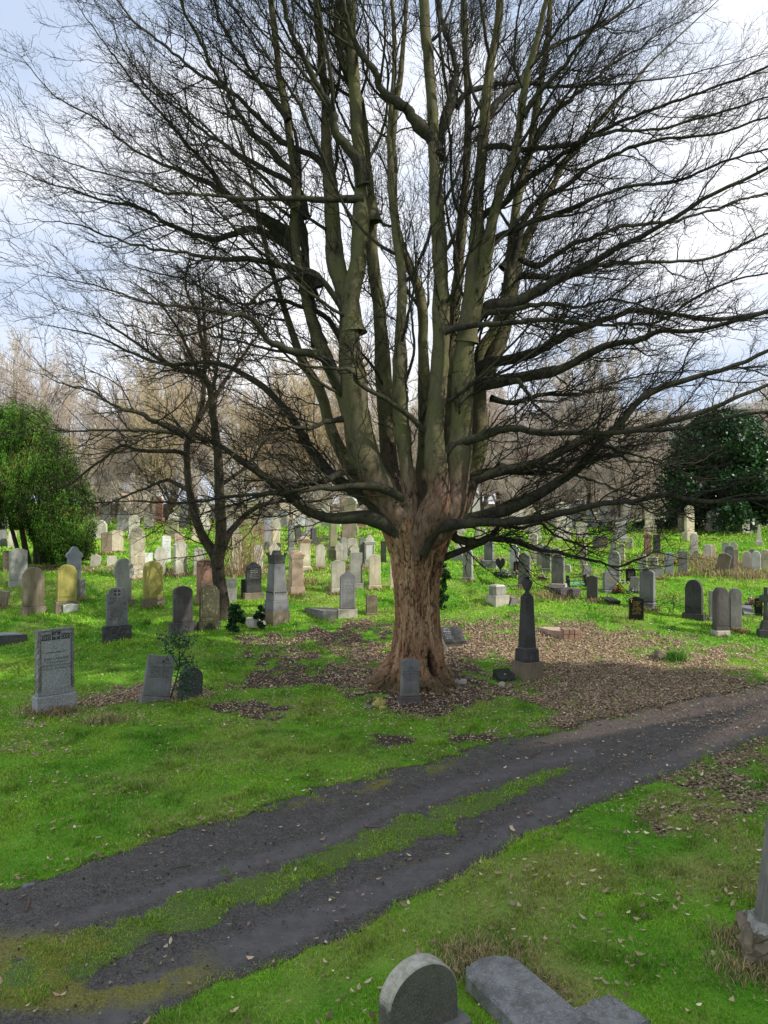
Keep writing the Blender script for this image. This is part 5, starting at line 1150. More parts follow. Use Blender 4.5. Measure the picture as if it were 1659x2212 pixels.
def holly(u, vb, vt, hw, label, D0, n, name='holly_tree', base=(.032, .085, .026), seed=1, size=.16, skirt=.25, lobes_n=60, trunk=True, bright=1.0, hilite=.06):
    k = D0 / F; x0 = (u - CX) * k; g = float(gz(x0, D0)); T = np.array([x0, D0, g]); H = CAMZ - (vt - CY) * k - g; a = hw * k
    root = empty(name, T); tag(root, label, 'tree' if trunk else 'shrub')
    if trunk:
        v, q = tubes(catmull([(0, 0, -.2), (.1, 0, H * .3), (0, .1, H * .7)], 10)[None], np.linspace(a * .09, a * .04, 10)[None], 10); npmesh('trunk', v, q, None, M_TREE2, True, root)
    r = np.random.default_rng(seed)
    Cs = []; bs = []
    for i in range(lobes_n):
        z = skirt + (1 - skirt) * r.random(); prof = math.sin(math.pi * min(1, (z * .82 + .18))) ** .6; th = r.random() * 6.283; q = r.random() ** .45 * prof * a * .8
        c = np.array([q * math.cos(th), q * math.sin(th) * .9, z * H * .93]); m = n // lobes_n; rr = a * (.13 + .2 * r.random() ** 1.5)
        s = norm(r.normal(size=(m, 3))) * (r.random((m, 1)) ** .35) * rr * np.array([1, 1, .8]); P = c + s
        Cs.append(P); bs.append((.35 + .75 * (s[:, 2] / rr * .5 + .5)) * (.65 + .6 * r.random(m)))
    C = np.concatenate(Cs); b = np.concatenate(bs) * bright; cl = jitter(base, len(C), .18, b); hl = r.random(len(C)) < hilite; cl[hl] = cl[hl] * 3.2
    ok = C[:, 2] > .02
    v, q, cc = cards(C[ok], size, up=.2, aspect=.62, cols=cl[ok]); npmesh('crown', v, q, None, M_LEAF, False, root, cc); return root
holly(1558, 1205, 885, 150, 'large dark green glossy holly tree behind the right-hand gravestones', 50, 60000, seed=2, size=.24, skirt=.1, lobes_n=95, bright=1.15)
holly(1405, 1190, 1128, 40, 'low dark green shrub left of the large holly tree', 52, 7000, name='shrub', seed=4, size=.2, skirt=0, lobes_n=20, trunk=False, base=(.03, .09, .02))
holly(958, 1312, 1205, 16, 'dark green holly bush showing at the right edge of the great trunk', 29.5, 3600, name='holly_bush', seed=5, size=.09, skirt=0, lobes_n=26, trunk=False, base=(.05, .12, .025), hilite=.12)
holly(510, 1358, 1302, 22, 'dark leafy ivy shrub at the foot of the small tree', 26.9, 2600, name='ivy_shrub', seed=6, size=.1, skirt=0, lobes_n=22, trunk=False, base=(.03, .09, .025))
holly(562, 1345, 1308, 14, 'small ivy shrub against the left side of the battlemented monument', 27.4, 1500, name='ivy_shrub', seed=7, size=.09, skirt=0, lobes_n=16, trunk=False, base=(.025, .07, .025))
def sapling():
    D0 = 19.55; k = D0 / F; x0 = (372 - CX) * k; g = float(gz(x0, D0)); T = np.array([x0, D0, g]); root = empty('holly_sapling', T); tag(root, 'spindly blue-green holly sapling growing between two leaning headstones', 'shrub')
    defs = [[(368, 1508), (380, 1470), (388, 1430), (386, 1385), (398, 1362)], [(384, 1440), (372, 1415), (358, 1398), (353, 1380)], [(388, 1425), (404, 1395), (412, 1378)], [(386, 1400), (378, 1388), (380, 1368)],
            [(378, 1475), (400, 1460), (418, 1462)], [(374, 1490), (395, 1488), (412, 1492)], [(386, 1440), (402, 1430), (416, 1432)]]
    P = []; Rr = []
    for i, d in enumerate(defs):
        W = catmull(wp([a for a, _ in d], [b for _, b in d], np.full(len(d), D0) + .15 * np.linspace(0, (-1) ** i, len(d))), 12); P.append(W); Rr.append(np.linspace(.025 if i == 0 else .014, .006, 12))
    P = np.stack(P); v, q = tubes(P, np.stack(Rr), 5); npmesh('stem', v - T, q, None, M_LIMB, True, root)
    C = np.repeat(P[:, 3:].reshape(-1, 3), 15, 0); C = C + rng.normal(size=C.shape) * np.array([.085, .085, .075]); v, q, cc = cards(C, .075, up=.2, aspect=.6, cols=jitter((.045, .1, .055), len(C), .2, .5 + rng.random(len(C))))
    npmesh('leaves', v - T, q, None, M_LEAF, False, root, cc)
sapling()
# reeds
def reeds(u, vb, hgt, spread, n, label):
    D0 = float(gy_of_v(vb)); x0 = (u - CX) / F * D0; g = float(gz(x0, D0)); root_pts = rng.normal(size=(n, 2)) * spread * .5
    N = 6; d = np.stack([root_pts[:, 0] * .5 + rng.normal(size=n) * .13, root_pts[:, 1] * .3 + rng.normal(size=n) * .13, np.ones(n)], -1); L = hgt * (.5 + .5 * rng.random(n))
    Q = np.empty((n, N, 3)); Q[:, 0] = np.stack([root_pts[:, 0], root_pts[:, 1], np.full(n, -.05)], -1)
    for i in range(1, N):
        d = norm(d + rng.normal(size=(n, 3)) * .06 + np.array([0, 0, .02])); Q[:, i] = Q[:, i - 1] + d * (L / (N - 1))[:, None]
    v, q = tubes(Q, np.linspace(.012, .006, N)[None] * np.ones((n, 1)), 3); o = npmesh('dry_reeds', v, q, None, M_REED, False); o.location = (x0, D0, g); tag(o, label, 'dead stalks')
reeds(527, 1238, 2.9, .75, 170, 'tall clump of pale dry stalks among the gravestones right of the small tree')

# ------------------------------------------------------------------ bare trees behind
def bare_proto(seed, H, twig_mat, trunk_mat, name, label, spread=1.0):
    global rng; keep_r = rng; rng = np.random.default_rng(seed)
    root = empty(name, (0, 0, 0)); tag(root, label, 'tree', None)
    n = 5 + seed % 3; P = []; Rr = []
    for i in range(n):
        th = i / n * 6.283 + rng.random(); q = .0 if i == 0 else .35 + .3 * rng.random(); t = np.linspace(0, 1, 14)
        hx = np.cos(th) * q * spread; hy = np.sin(th) * q * spread
        P.append(np.stack([hx * H * .6 * t ** 1.3 + .1 * np.convolve(rng.normal(size=18), np.ones(5) / 5, 'valid') * t, hy * H * .6 * t ** 1.3, H * (.12 * (i > 0) + (1 - .12 * (i > 0) - .25 * q) * t)], -1)); Rr.append(np.linspace(.026 * H if i == 0 else .014 * H, .003 * H, 14))
        P[-1][0, 2] -= .2 if i == 0 else 0
    P = np.stack(P); Rr = np.stack(Rr); c = np.array([0, 0, H * .3])
    v, q = tubes(P, Rr, 8); npmesh('trunk', v, q, None, trunk_mat, True, root)
    ln = np.linalg.norm(np.diff(P, axis=1), axis=2).sum(1)
    A, a = grow(P, Rr, (ln / (.06 * H)).astype(int) + 4, .2, 1, lambda pl, t, m: H * (.12 + .17 * rng.random(m)), (25, 60), 8, .1, .07, .05, .5, .008 * H, c, 0, .3, .0022 * H)
    l = np.linalg.norm(np.diff(A, axis=1), axis=2).sum(1)
    B, b = grow(A, a, np.full(len(A), 8), .15, 1, lambda pl, t, m: H * (.05 + .08 * rng.random(m)), (25, 60), 6, .16, .06, .05, .6, .003 * H, c, 1, .4, .0014 * H)
    C, cc = grow(B, b, np.full(len(B), 5), .2, 1, lambda pl, t, m: H * (.025 + .04 * rng.random(m)), (25, 60), 4, .2, .06, .05, .7, .0022 * H, c, 1, .6, .0016 * H)
    v, q = merge([tubes(A, a, 4), tubes(B, b, 3), tubes(C, cc, 3)]); tag(npmesh('crown', v, q, None, twig_mat, False, root), kind='stuff')
    rng = keep_r; return root
def copy_tree(o, parent=None):
    c = o.copy(); col.objects.link(c)
    if parent is not None: c.parent = parent
    for ch in list(o.children): copy_tree(ch, c)
    return c
M_TWIGR = flat('reddish_twigs', (.5, .41, .33), .9, .1); M_TWIGG = flat('golden_twigs', (.54, .43, .27), .9, .1)  # these twig colours are paled for haze too
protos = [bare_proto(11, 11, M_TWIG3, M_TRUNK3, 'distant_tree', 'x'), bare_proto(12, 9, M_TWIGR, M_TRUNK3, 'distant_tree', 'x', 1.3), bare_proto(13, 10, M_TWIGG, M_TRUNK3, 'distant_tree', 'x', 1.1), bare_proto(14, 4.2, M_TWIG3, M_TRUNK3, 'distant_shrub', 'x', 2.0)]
used = [False] * 4
FARTREES = [  # u, depth, scale, proto, label
 (-90, 62, 1.15, 0, 'bare grey tree beyond the left picture edge behind the yew'), (30, 70, 1.0, 0, 'misty bare tree whose crown shows just above the yew top'), (150, 66, .95, 1, 'reddish bare tree behind the right side of the yew'),
 (255, 74, 1.1, 0, 'pale bare tree in the far row between the yew and the catkin tree'), (330, 58, .85, 2, 'golden-twigged bare tree just left of the catkin tree'), (420, 72, 1.25, 0, 'tall pale bare tree standing behind the catkin tree'),
 (520, 60, .9, 2, 'golden bare tree behind the dry stalks'), (600, 75, 1.15, 1, 'reddish bare tree between the dry stalks and the great tree'), (670, 62, .95, 2, 'golden bare tree left of the great tree near the pedestals'), (740, 80, 1.3, 0, 'tall misty bare tree seen left of the great stems'),
 (830, 68, 1.05, 0, 'pale bare tree hidden behind the middle stems of the great tree'), (900, 84, 1.2, 1, 'reddish far tree seen between the great stems'), (1010, 72, 1.0, 1, 'reddish bare tree right behind the right-hand great stems'), (1090, 64, .82, 1, 'low reddish bare tree above the ringed stone cross'),
 (1170, 82, 1.0, 0, 'pale bare tree before the brick-red house'), (1230, 66, .8, 0, 'thin pale bare tree left of the tan tenement'), (1275, 60, .9, 0, 'slim bare tree in front of the tan tenement'), (1390, 78, .8, 1, 'reddish bare tree between the tenement and the holly'),
 (1690, 66, 1.0, 0, 'bare tree behind the holly at the right edge')]
_b = []
for i, (u, d, s_, pi, wh) in enumerate(((-40, 82, 1.1, 1, 'far left beyond the yew'), (100, 84, 1.1, 0, 'directly behind the yew crown'), (205, 62, .7, 2, 'rising right of the yew'), (300, 84, 1.15, 0, 'in the back row left of the catkin tree'), (375, 66, .95, 1, 'behind the long left catkin branch'), (470, 82, 1.1, 1, 'right behind the catkin tree trunk'), (560, 84, 1.2, 0, 'in the back row behind the dry stalks'), (640, 70, .9, 0, 'behind the greenish pillar'), (710, 70, .85, 1, 'just left of the great stems'), (780, 62, .8, 2, 'behind the left edge of the great trunk'), (860, 62, .85, 0, 'low between the great stems'), (960, 64, .85, 2, 'right of the great fork'), (1050, 82, 1.0, 0, 'in the back row above the ringed cross'), (1075, 74, .95, 1, 'filling the gap left of the brick house'), (1010, 86, 1.1, 2, 'in the back row right of the great fork'), (930, 76, 1.0, 1, 'in the back row behind the great fork'), (1130, 72, .9, 1, 'before the left part of the brick house'), (1205, 74, .85, 1, 'before the right part of the brick house'), (1330, 70, .75, 0, 'before the middle of the tenement'), (1440, 84, .8, 0, 'between tenement and holly crown'))):
    _b.append((u, d, s_, pi, 'bare twiggy tree ' + wh))
FARTREES += _b
SHR = [(-30, 52), (210, 58), (290, 50), (370, 62), (470, 52), (560, 56), (640, 66), (700, 54), (760, 60), (1040, 60), (1110, 56), (1160, 66), (1210, 58), (1290, 64), (1340, 56), (1400, 62)]
FARTREES += [(u, d, 1.0 + .4 * math.sin(i * 2.3), 3, None) for i, (u, d) in enumerate(SHR)]
SHRL = ['left of the yew foot', 'right of the yew trunk', 'left of the catkin tree', 'behind the catkin tree fork', 'behind the dry stalks', 'right of the dry stalks', 'behind the slender grey pillar', 'above the cream pedestal', 'behind the greenish pillar', 'right behind the great trunk', 'behind the ringed cross', 'behind the brilliant white headstone', 'behind the shouldered grey-green headstone', 'in front of the tan tenement', 'left of the low green shrub', 'beside the large holly tree']
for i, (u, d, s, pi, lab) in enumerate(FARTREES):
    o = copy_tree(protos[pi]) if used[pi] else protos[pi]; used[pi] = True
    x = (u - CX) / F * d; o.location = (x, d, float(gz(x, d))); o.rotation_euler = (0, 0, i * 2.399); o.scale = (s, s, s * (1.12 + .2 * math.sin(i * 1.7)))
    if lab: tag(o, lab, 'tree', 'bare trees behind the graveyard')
    else: tag(o, 'tangled bare bush ' + SHRL[i - (len(FARTREES) - len(SHR))], 'bush', 'bare bushes behind the far gravestones')
# unseen trees added right of the view to shade the near ground
def shade_tree(x, y, H, a, i):
    g = float(gz(x, y)); r = np.random.default_rng(60 + i); root = empty('added_shade_tree', (x, y, g)); tag(root, 'tall dense evergreen added out of view on the right to shade the near ground', 'tree', 'unseen evergreens added for shade')
    v, q = tubes(np.array([[[0, 0, -.3], [0, 0, H * .4], [.2, 0, H * .9]]]), np.array([[.4, .3, .1]]), 10); npmesh('trunk', v, q, None, M_TREE2, True, root)
    m = 3400; z = r.random(m) ** .8; th = r.random(m) * 6.283; q_ = np.sqrt(r.random(m)) * a * np.sin(np.pi * np.clip(.12 + z * .84, 0, 1)) ** .6
    C = np.stack([q_ * np.cos(th), q_ * np.sin(th), 1.2 + z * (H - 1.2)], -1)
    v, q, cc = cards(C, 1.3, up=.3, aspect=.8, cols=jitter((.03, .07, .02), m, .2, .6 + .6 * r.random(m))); npmesh('crown', v, q, None, M_LEAF, False, root, cc)
SUN_AZ, SUN_EL = R(20), R(37)        # to the right, a little behind the viewer
SD = np.array([math.cos(SUN_AZ) * math.cos(SUN_EL), -math.sin(SUN_AZ) * math.cos(SUN_EL), math.sin(SUN_EL)])
SHADE = [(20.5, 13.8, 14, 3.4), (26, 11.5, 23, 5.0), (19.5, 8.6, 26, 4.6), (29, 6.0, 30, 5.4), (22, 1.5, 23, 5.4), (30, -3, 27, 5.6), (21.5, -6, 22, 5.4), (36, 9.0, 28, 5.2), (38, 1, 29, 5.6), (30, -11, 26, 5.6)]
for i, (x, y, H, a) in enumerate(SHADE): shade_tree(x, y, H, a, i)
# ------------------------------------------------------------------ far rows of gravestones
def far_rows():
    r = random.Random(21); zones = [(205, 470, 'between yew and catkin tree'), (475, 795, 'left of the trunk'), (965, 1225, 'right of the trunk'), (1230, 1455, 'left of the large holly'), (1462, 1720, 'under the large holly'), (-160, 20, 'left of the yew')]
    shapes = ['round', 'gothic', 'flat', 'peak', 'low', 'trefoil', 'pediment', 'shoulder']; sname = {'round': 'round-topped', 'gothic': 'pointed', 'flat': 'square-topped', 'peak': 'low-peaked', 'low': 'arched', 'trefoil': 'lobed', 'pediment': 'pedimented', 'shoulder': 'shouldered'}
    cname = {'pale': 'pale', 'cream': 'cream', 'grey': 'grey', 'lightgrey': 'light-grey', 'brown': 'brown', 'white': 'white', 'dark': 'dark', 'red': 'reddish', 'green': 'greenish'}
    ordn = ['first', 'second', 'third', 'fourth', 'fifth', 'sixth', 'seventh', 'eighth', 'ninth', 'tenth', 'eleventh', 'twelfth', 'thirteenth', 'fourteenth', 'fifteenth', 'sixteenth', 'seventeenth', 'eighteenth', 'nineteenth', 'twentieth', 'twenty-first', 'twenty-second', 'twenty-third', 'twenty-fourth', 'twenty-fifth', 'twenty-sixth', 'twenty-seventh', 'twenty-eighth', 'twenty-ninth', 'thirtieth', 'thirty-first', 'thirty-second', 'thirty-third', 'thirty-fourth', 'thirty-fifth', 'thirty-sixth', 'thirty-seventh', 'thirty-eighth', 'thirty-ninth', 'fortieth']
    for u0, u1, zn in zones:
        lst = []
        for d, gap in ((44.5, 1.8), (48.5, 1.5), (53, 1.35), (58, 1.4), (64, 1.5), (71, 1.9)):
            x = (u0 - CX) / F * d + r.random()
            while x < (u1 - CX) / F * d:
                if r.random() < (.55 if d == 45 else .8): lst.append((CX + F * x / d, x, d + r.uniform(-1.2, 1.2)))
                x += gap * r.uniform(.65, 1.5)
        lst.sort()
        for i, (u, x, d) in enumerate(lst):
            sh = r.choice(shapes); m = r.choice(['pale', 'pale', 'cream', 'cream', 'grey', 'lightgrey', 'lightgrey', 'brown', 'white', 'cream', 'red', 'green', 'pale']); tall = r.random() < .3
            w = r.uniform(.5, .8); H = r.uniform(1.6, 2.3) if tall else r.uniform(.9, 1.45); g = float(gz(x, d)); z0 = r.choice((.15, .25, .3)) if not tall else .5
            o = MB(); o.prism(outline(sh, w, z0, H), r.uniform(.15, .3), 0, .015); o.box(-w * .62, w * .62, -.24, .24, -.25, z0 - .003, .02)
            ob = o.build('headstone', STN[m]); ob.location = (x, d, g); ob.rotation_euler = (0, R(r.uniform(-3, 3)), R(r.uniform(-8, 24)))
            tag(ob, f"{'tall ' if tall else ''}{cname[m]} {sname[sh]} stone, {ordn[min(i, 39)]} from left in far rows {zn}", 'gravestone', 'gravestones in the far rows')
far_rows()

# ------------------------------------------------------------------ ground masks
def blobs(u, v, L):
    s = np.zeros_like(u)
    for a, b, su, sv, am in L: s = s + am * np.exp(-((u - a) / su) ** 2 - ((v - b) / sv) ** 2)
    return s
SOIL = [(560, 1400, 140, 30, .4), (890, 1480, 120, 52, 1.3), (555, 1535, 105, 22, 1.0), (640, 1455, 110, 32, .75), (720, 1372, 150, 24, .7), (830, 1600, 70, 22, .55), (1010, 1500, 110, 38, .9), (520, 1480, 60, 20, .5), (1010, 1590, 90, 22, .5), (960, 1400, 70, 40, .6), (690, 1170, 90, 18, .8), (1090, 1545, 85, 24, -1.1), (700, 1545, 60, 20, -.5)]
LIT = [(1190, 1385, 220, 46, 1.25), (1280, 1500, 160, 58, 1.25), (1450, 1480, 190, 55, 1.1), (1300, 1560, 160, 30, .9), (1000, 1350, 110, 16, .5), (860, 1420, 200, 50, .35), (1500, 1400, 120, 25, .35), (1090, 1545, 85, 24, -1.2), (1080, 1590, 110, 25, .5), (340, 1497, 130, 20, .95), (230, 1515, 70, 14, .7), (60, 1610, 90, 40, .4), (1570, 1720, 150, 75, .8), (1420, 1790, 120, 40, .4), (1150, 1950, 90, 40, .3), (1490, 1680, 80, 22, .5), (1620, 1630, 90, 35, .9), (680, 1400, 150, 30, .45), (780, 1480, 50, 40, .4), (1050, 1205, 65, 9, .8), (140, 1229, 130, 7, .9), (540, 1390, 120, 14, .35), (760, 1345, 110, 12, .4), (1540, 1420, 120, 30, .25), (60, 1540, 60, 12, .4), (1640, 1960, 60, 120, .35), (260, 1375, 60, 12, .35), (1180, 2190, 70, 60, .55)]
def masks(x, y):
    u, v = proj(x, y)
    n = fbm(x * .9, y * .9, 5, 4) - .5; n2 = fbm(x * 3.2, y * 3.2, 8, 3) - .5
    B = blobs(u, v, SOIL); so = np.clip((B * (1 + 1.9 * n) + n2 * 1.3 * np.clip(B * 2, 0, 1) - .20) * 1.9, 0, 1)
    B = blobs(u, v, LIT); li = np.clip((B * (1 + 1.7 * n) + n2 * 1.2 * np.clip(B * 2, 0, 1) - .16) * 1.6, 0, 1)
    li = np.maximum(li, np.clip((y - 47) / 14, 0, 1) * np.clip((fbm(x * .35, y * .35, 51, 3) - .28) * 4, 0, 1) * .95)  # far leaf litter, also painting in the dark of tree shade
    so = np.where(y > 2, so, 0); li = np.where(y > 2, li, 0)
    sp = np.clip((fbm(x * .55 + 30, y * .55, 15, 4) - .50) * 5, 0, 1) * .9 * np.where(v > 1560, .5 + .7 * np.clip((u - 900) / 400, 0, 1), .5)   # thin yellowish patches
    return so, li, sp
PT_U = [-700, -300, 0, 180, 350, 500, 640, 760, 900, 1000, 1150, 1300, 1450, 1659, 1900, 2400]
PT_V = [2190, 2025, 1921, 1860, 1802, 1765, 1712, 1690, 1650, 1622, 1588, 1552, 1520, 1472, 1430, 1385]
PB_U = [-700, 0, 200, 330, 480, 640, 760, 870, 1000, 1100, 1230, 1400, 1530, 1659, 1900, 2400]
PB_V = [2478, 2400, 2290, 2212, 2130, 2070, 2018, 1955, 1885, 1832, 1770, 1698, 1645, 1590, 1515, 1430]
SU = [-700, 0, 250, 500, 700, 850, 1000, 1150, 1265]
S_T = [2290, 2062, 1985, 1903, 1842, 1772, 1722, 1676, 1655]
S_B = [2440, 2205, 2090, 1975, 1905, 1850, 1800, 1715, 1658]
def path_masks(u, v, x, y):
    t = np.interp(u, PT_U, PT_V); b = np.interp(u, PB_U, PB_V)
    w = (fbm(x * 1.4, y * 1.4, 9, 4) - .5) * 34 + (fbm(x * 5, y * 5, 19, 3) - .5) * 26
    inside = np.minimum(v - t, b - v) + w
    st = np.interp(u, SU, S_T); sb = np.interp(u, SU, S_B)
    strip = np.minimum(v - st, sb - v) / np.maximum(12, (sb - st) * .3) + .12 + (fbm(x * 2.2, y * 2.2, 29, 4) - .5) * 3.2 + (fbm(x * 9, y * 9, 39, 2) - .5) * 1.6
    strip = np.where(u < 1275, np.clip(strip, 0, 1), 0); strip = np.where((y > 6) & (y < 30), strip, 0)
    return inside, strip, (t, b, st, sb)

# ------------------------------------------------------------------ ground
def axis(lo, hi, d0, a, b, grow_):
    xs = list(np.arange(a, b, d0)); s = d0
    while xs[-1] < hi: s *= grow_; xs.append(xs[-1] + s)
    s = d0
    while xs[0] > lo: s *= grow_; xs.insert(0, xs[0] - s)
    return np.array(xs)
def ground():
    xs = axis(-500, 500, .09, -15, 15, 1.09); ys = axis(-60, 600, .09, 6, 36, 1.09)
    X, Y = np.meshgrid(xs, ys); Z = gz(X, Y)
    so, li, sp = masks(X, Y); u, v = proj(X, Y); ins, strip, _ = path_masks(u, v, X, Y)
    near = (Y > 5) & (Y < 45)
    pm = np.where(near, np.clip(ins / 10 + .5, 0, 1), 0)
    so = np.maximum(so, pm * .9)
    bump = (fbm(X * 3, Y * 3, 41, 3) - .5) * .035 + li * (fbm(X * 9, Y * 9, 42, 2) - .5) * .03
    Z = Z + np.where(near, bump * (1 - pm), 0) - np.where(near, np.clip(ins / 12 - .4, 0, 1), 0) * .035
    vs = np.stack([X, Y, Z], -1).reshape(-1, 3); ny, nx = X.shape
    i = np.arange(ny - 1)[:, None] * nx; j = np.arange(nx - 1)[None]; q = np.stack([i + j, i + j + 1, i + nx + j + 1, i + nx + j], -1).reshape(-1, 4)
    c = np.stack([so, li, sp], -1).reshape(-1, 3)
    t = NT('grass_soil_and_leaf_litter'); a = t.n('ShaderNodeAttribute', attribute_name='Col').outputs['Color']; sx = t.n('ShaderNodeSeparateColor', {0: a})
    vc = t.vec((1, 1, 1), False); n1 = t.noise(vc, 7, 5, .65); n2 = t.noise(vc, 35, 4, .7); n3 = t.noise(vc, .7, 4, .6)
    g = t.mix(t.ramp(n3, .35, .65), (.11, .33, .02), (.22, .44, .04)); g = t.mix(t.ramp(n2, .35, .7), t.mix(1., g, (.6, .62, .55), 'MULTIPLY'), g)
    g = t.mix(t.ramp(n1, .62, .75), g, (.22, .24, .07)); g = t.mix(t.math('MULTIPLY', sx.outputs[2], .8), g, (.28, .27, .09))
    s = t.mix(t.ramp(n2, .3, .7), (.032, .026, .02), (.11, .085, .063))
    vo = t.n('ShaderNodeTexVoronoi', {'Vector': vc, 'Scale': 16., 'Randomness': 1.}); lr = t.n('ShaderNodeSeparateXYZ', {0: vo.outputs['Color']}).outputs['X']
    l = t.mix(lr, (.13, .094, .062), (.52, .38, .25)); l = t.mix(t.ramp(vo.outputs['Distance'], .3, .75), l, (.02, .015, .012))
    def sharp(m_, lo=.22, hi=.72): return t.ramp(t.math('ADD', m_, t.math('MULTIPLY', t.math('SUBTRACT', n1, .5), .5)), lo, hi)
    c_ = t.mix(sharp(sx.outputs[1]), g, l); c_ = t.mix(sharp(sx.outputs[0]), c_, s)
    t.bsdf(c_, .95, .1, t.bump(t.math('ADD', n2, n1), .6, .03))
    o = npmesh('ground', vs, q, None, t.m, True, None, c); o['kind'] = 'structure'
ground()
def path():
    us = np.arange(-640, 2300, 5.0); nt = 70; tt = np.linspace(-.06, 1.06, nt)
    U, Tt = np.meshgrid(us, tt); t = np.interp(U, PT_U, PT_V); b = np.interp(U, PB_U, PB_V); V = np.minimum(t + (b - t) * Tt, 2470); X, Y = gp(U, V)
    ins, strip, (tp, bt, st, sb) = path_masks(U, V, X, Y)
    Z = gz(X, Y) - .016 + np.clip(ins, 0, 14) * .0027
    lowrut = np.exp(-(((V - (sb * .45 + bt * .55)) / ((bt - np.minimum(sb, bt - 40)) * .28)) ** 2)); lowrut = np.where(U > 1270, np.exp(-(((V - (bt - (bt - tp) * .2)) / ((bt - tp) * .12)) ** 2)), lowrut)
    uprut = np.where(U < 1290, np.exp(-(((V - (st - 26)) / 20) ** 2)), 0) * .8
    mud = np.clip((lowrut + uprut) * (.45 + 1.1 * fbm(X * 1.5, Y * 1.5, 67, 4)), 0, 1); Z = Z - mud * .03 + (fbm(X * 2.5, Y * 2.5, 66, 3) - .5) * .04 + (fbm(X * 14, Y * 14, 68, 3) - .5) * .012 + strip * .03
    tread = np.where((np.abs(V - (bt - 26)) < 9) & (U < 1150) & (U > 200), np.abs(np.sin(U * .35)) * (np.sin((V - bt) * .9) > 0), 0); Z -= tread * .012
    moss = np.clip(np.exp(-((U - 90) / 330) ** 2) * np.exp(-((V - 2105) / 75) ** 2) * 1.6 + np.exp(-((V - tp - 26) / 16) ** 2) * np.exp(-((U - 800) / 230) ** 2) * .8 + np.exp(-((U - 830) / 170) ** 2 - ((V - 1850) / 30) ** 2) * .6, 0, 1)
    moss = moss * np.clip((fbm(X * 2, Y * 2, 71, 4) - .40) * 4.5, 0, 1)
    tan = np.clip(np.exp(-((V - tp - 22) / 20) ** 2) * np.clip((U - 1050) / 250, 0, 1) + np.clip((U - 1380) / 200, 0, 1) * np.exp(-((V - (bt - 45)) / 26) ** 2) * .7, 0, 1)
    vs = np.stack([X, Y, Z], -1).reshape(-1, 3); ny, nx = X.shape; i = np.arange(ny - 1)[:, None] * nx; j = np.arange(nx - 1)[None]
    q = np.stack([i + j, i + nx + j, i + nx + j + 1, i + j + 1], -1)
    ok = (ins[:-1, :-1] > 0) & (ins[1:, 1:] > 0) & (ins[1:, :-1] > 0) & (ins[:-1, 1:] > 0)
    q = q[ok]
    edge = np.clip(1 - ins / 20, 0, 1) * np.clip((fbm(X * 4, Y * 4, 73, 3) - .3) * 2.5, 0, 1) * .75
    c = np.stack([np.maximum(strip, edge), mud, np.where(tan > moss, .5 - tan * .5, .5 + moss * .5)], -1).reshape(-1, 3)
    t = NT('worn_tarmac_and_mud'); a = t.n('ShaderNodeAttribute', attribute_name='Col').outputs['Color']; sx = t.n('ShaderNodeSeparateColor', {0: a}); vc = t.vec((1, 1, 1), False)
    n1 = t.noise(vc, 5, 5, .65); n2 = t.noise(vc, 55, 4, .75); vo = t.n('ShaderNodeTexVoronoi', {'Vector': vc, 'Scale': 60.}); lr = t.n('ShaderNodeSeparateXYZ', {0: vo.outputs['Color']}).outputs['X']
    base = t.mix(lr, (.042, .038, .033), (.15, .138, .122)); base = t.mix(t.ramp(n1, .35, .7), base, t.mix(1., base, (.6, .58, .55), 'MULTIPLY')); base = t.mix(t.ramp(t.noise(vc, 90, 2), .68, .74), base, (.2, .19, .17))
    mudc = t.mix(t.ramp(n1, .3, .7), (.085, .077, .074), (.145, .133, .13))
    c_ = t.mix(t.math('MULTIPLY', t.ramp(t.math('ADD', sx.outputs[1], t.math('MULTIPLY', t.math('SUBTRACT', n1, .5), .9)), .35, .75), .85), base, mudc)
    gr = t.mix(t.ramp(n2, .35, .65), (.05, .065, .02), (.13, .2, .035)); c_ = t.mix(t.ramp(t.math('ADD', sx.outputs[0], t.math('MULTIPLY', t.math('SUBTRACT', n2, .5), .6)), .25, .6), c_, gr)
    mo = t.ramp(sx.outputs[2], .55, .95); c_ = t.mix(t.math('MULTIPLY', t.ramp(t.math('ADD', mo, t.math('MULTIPLY', t.math('SUBTRACT', n2, .5), .9)), .2, .7), .85), c_, t.mix(lr, (.10, .098, .014), (.24, .225, .035)))
    ta = t.ramp(sx.outputs[2], .45, .05); c_ = t.mix(t.math('MULTIPLY', t.ramp(t.math('ADD', ta, t.math('MULTIPLY', t.math('SUBTRACT', n2, .5), 1.1)), .2, .7), .85), c_, t.mix(lr, (.14, .1, .075), (.36, .27, .2)))
    t.bsdf(c_, .8, .3, t.bump(t.math('ADD', t.math('MULTIPLY', lr, .5), n2), .55, .012)); o = npmesh('path', vs, q, None, t.m, True, None, c); o['kind'] = 'structure'
path()

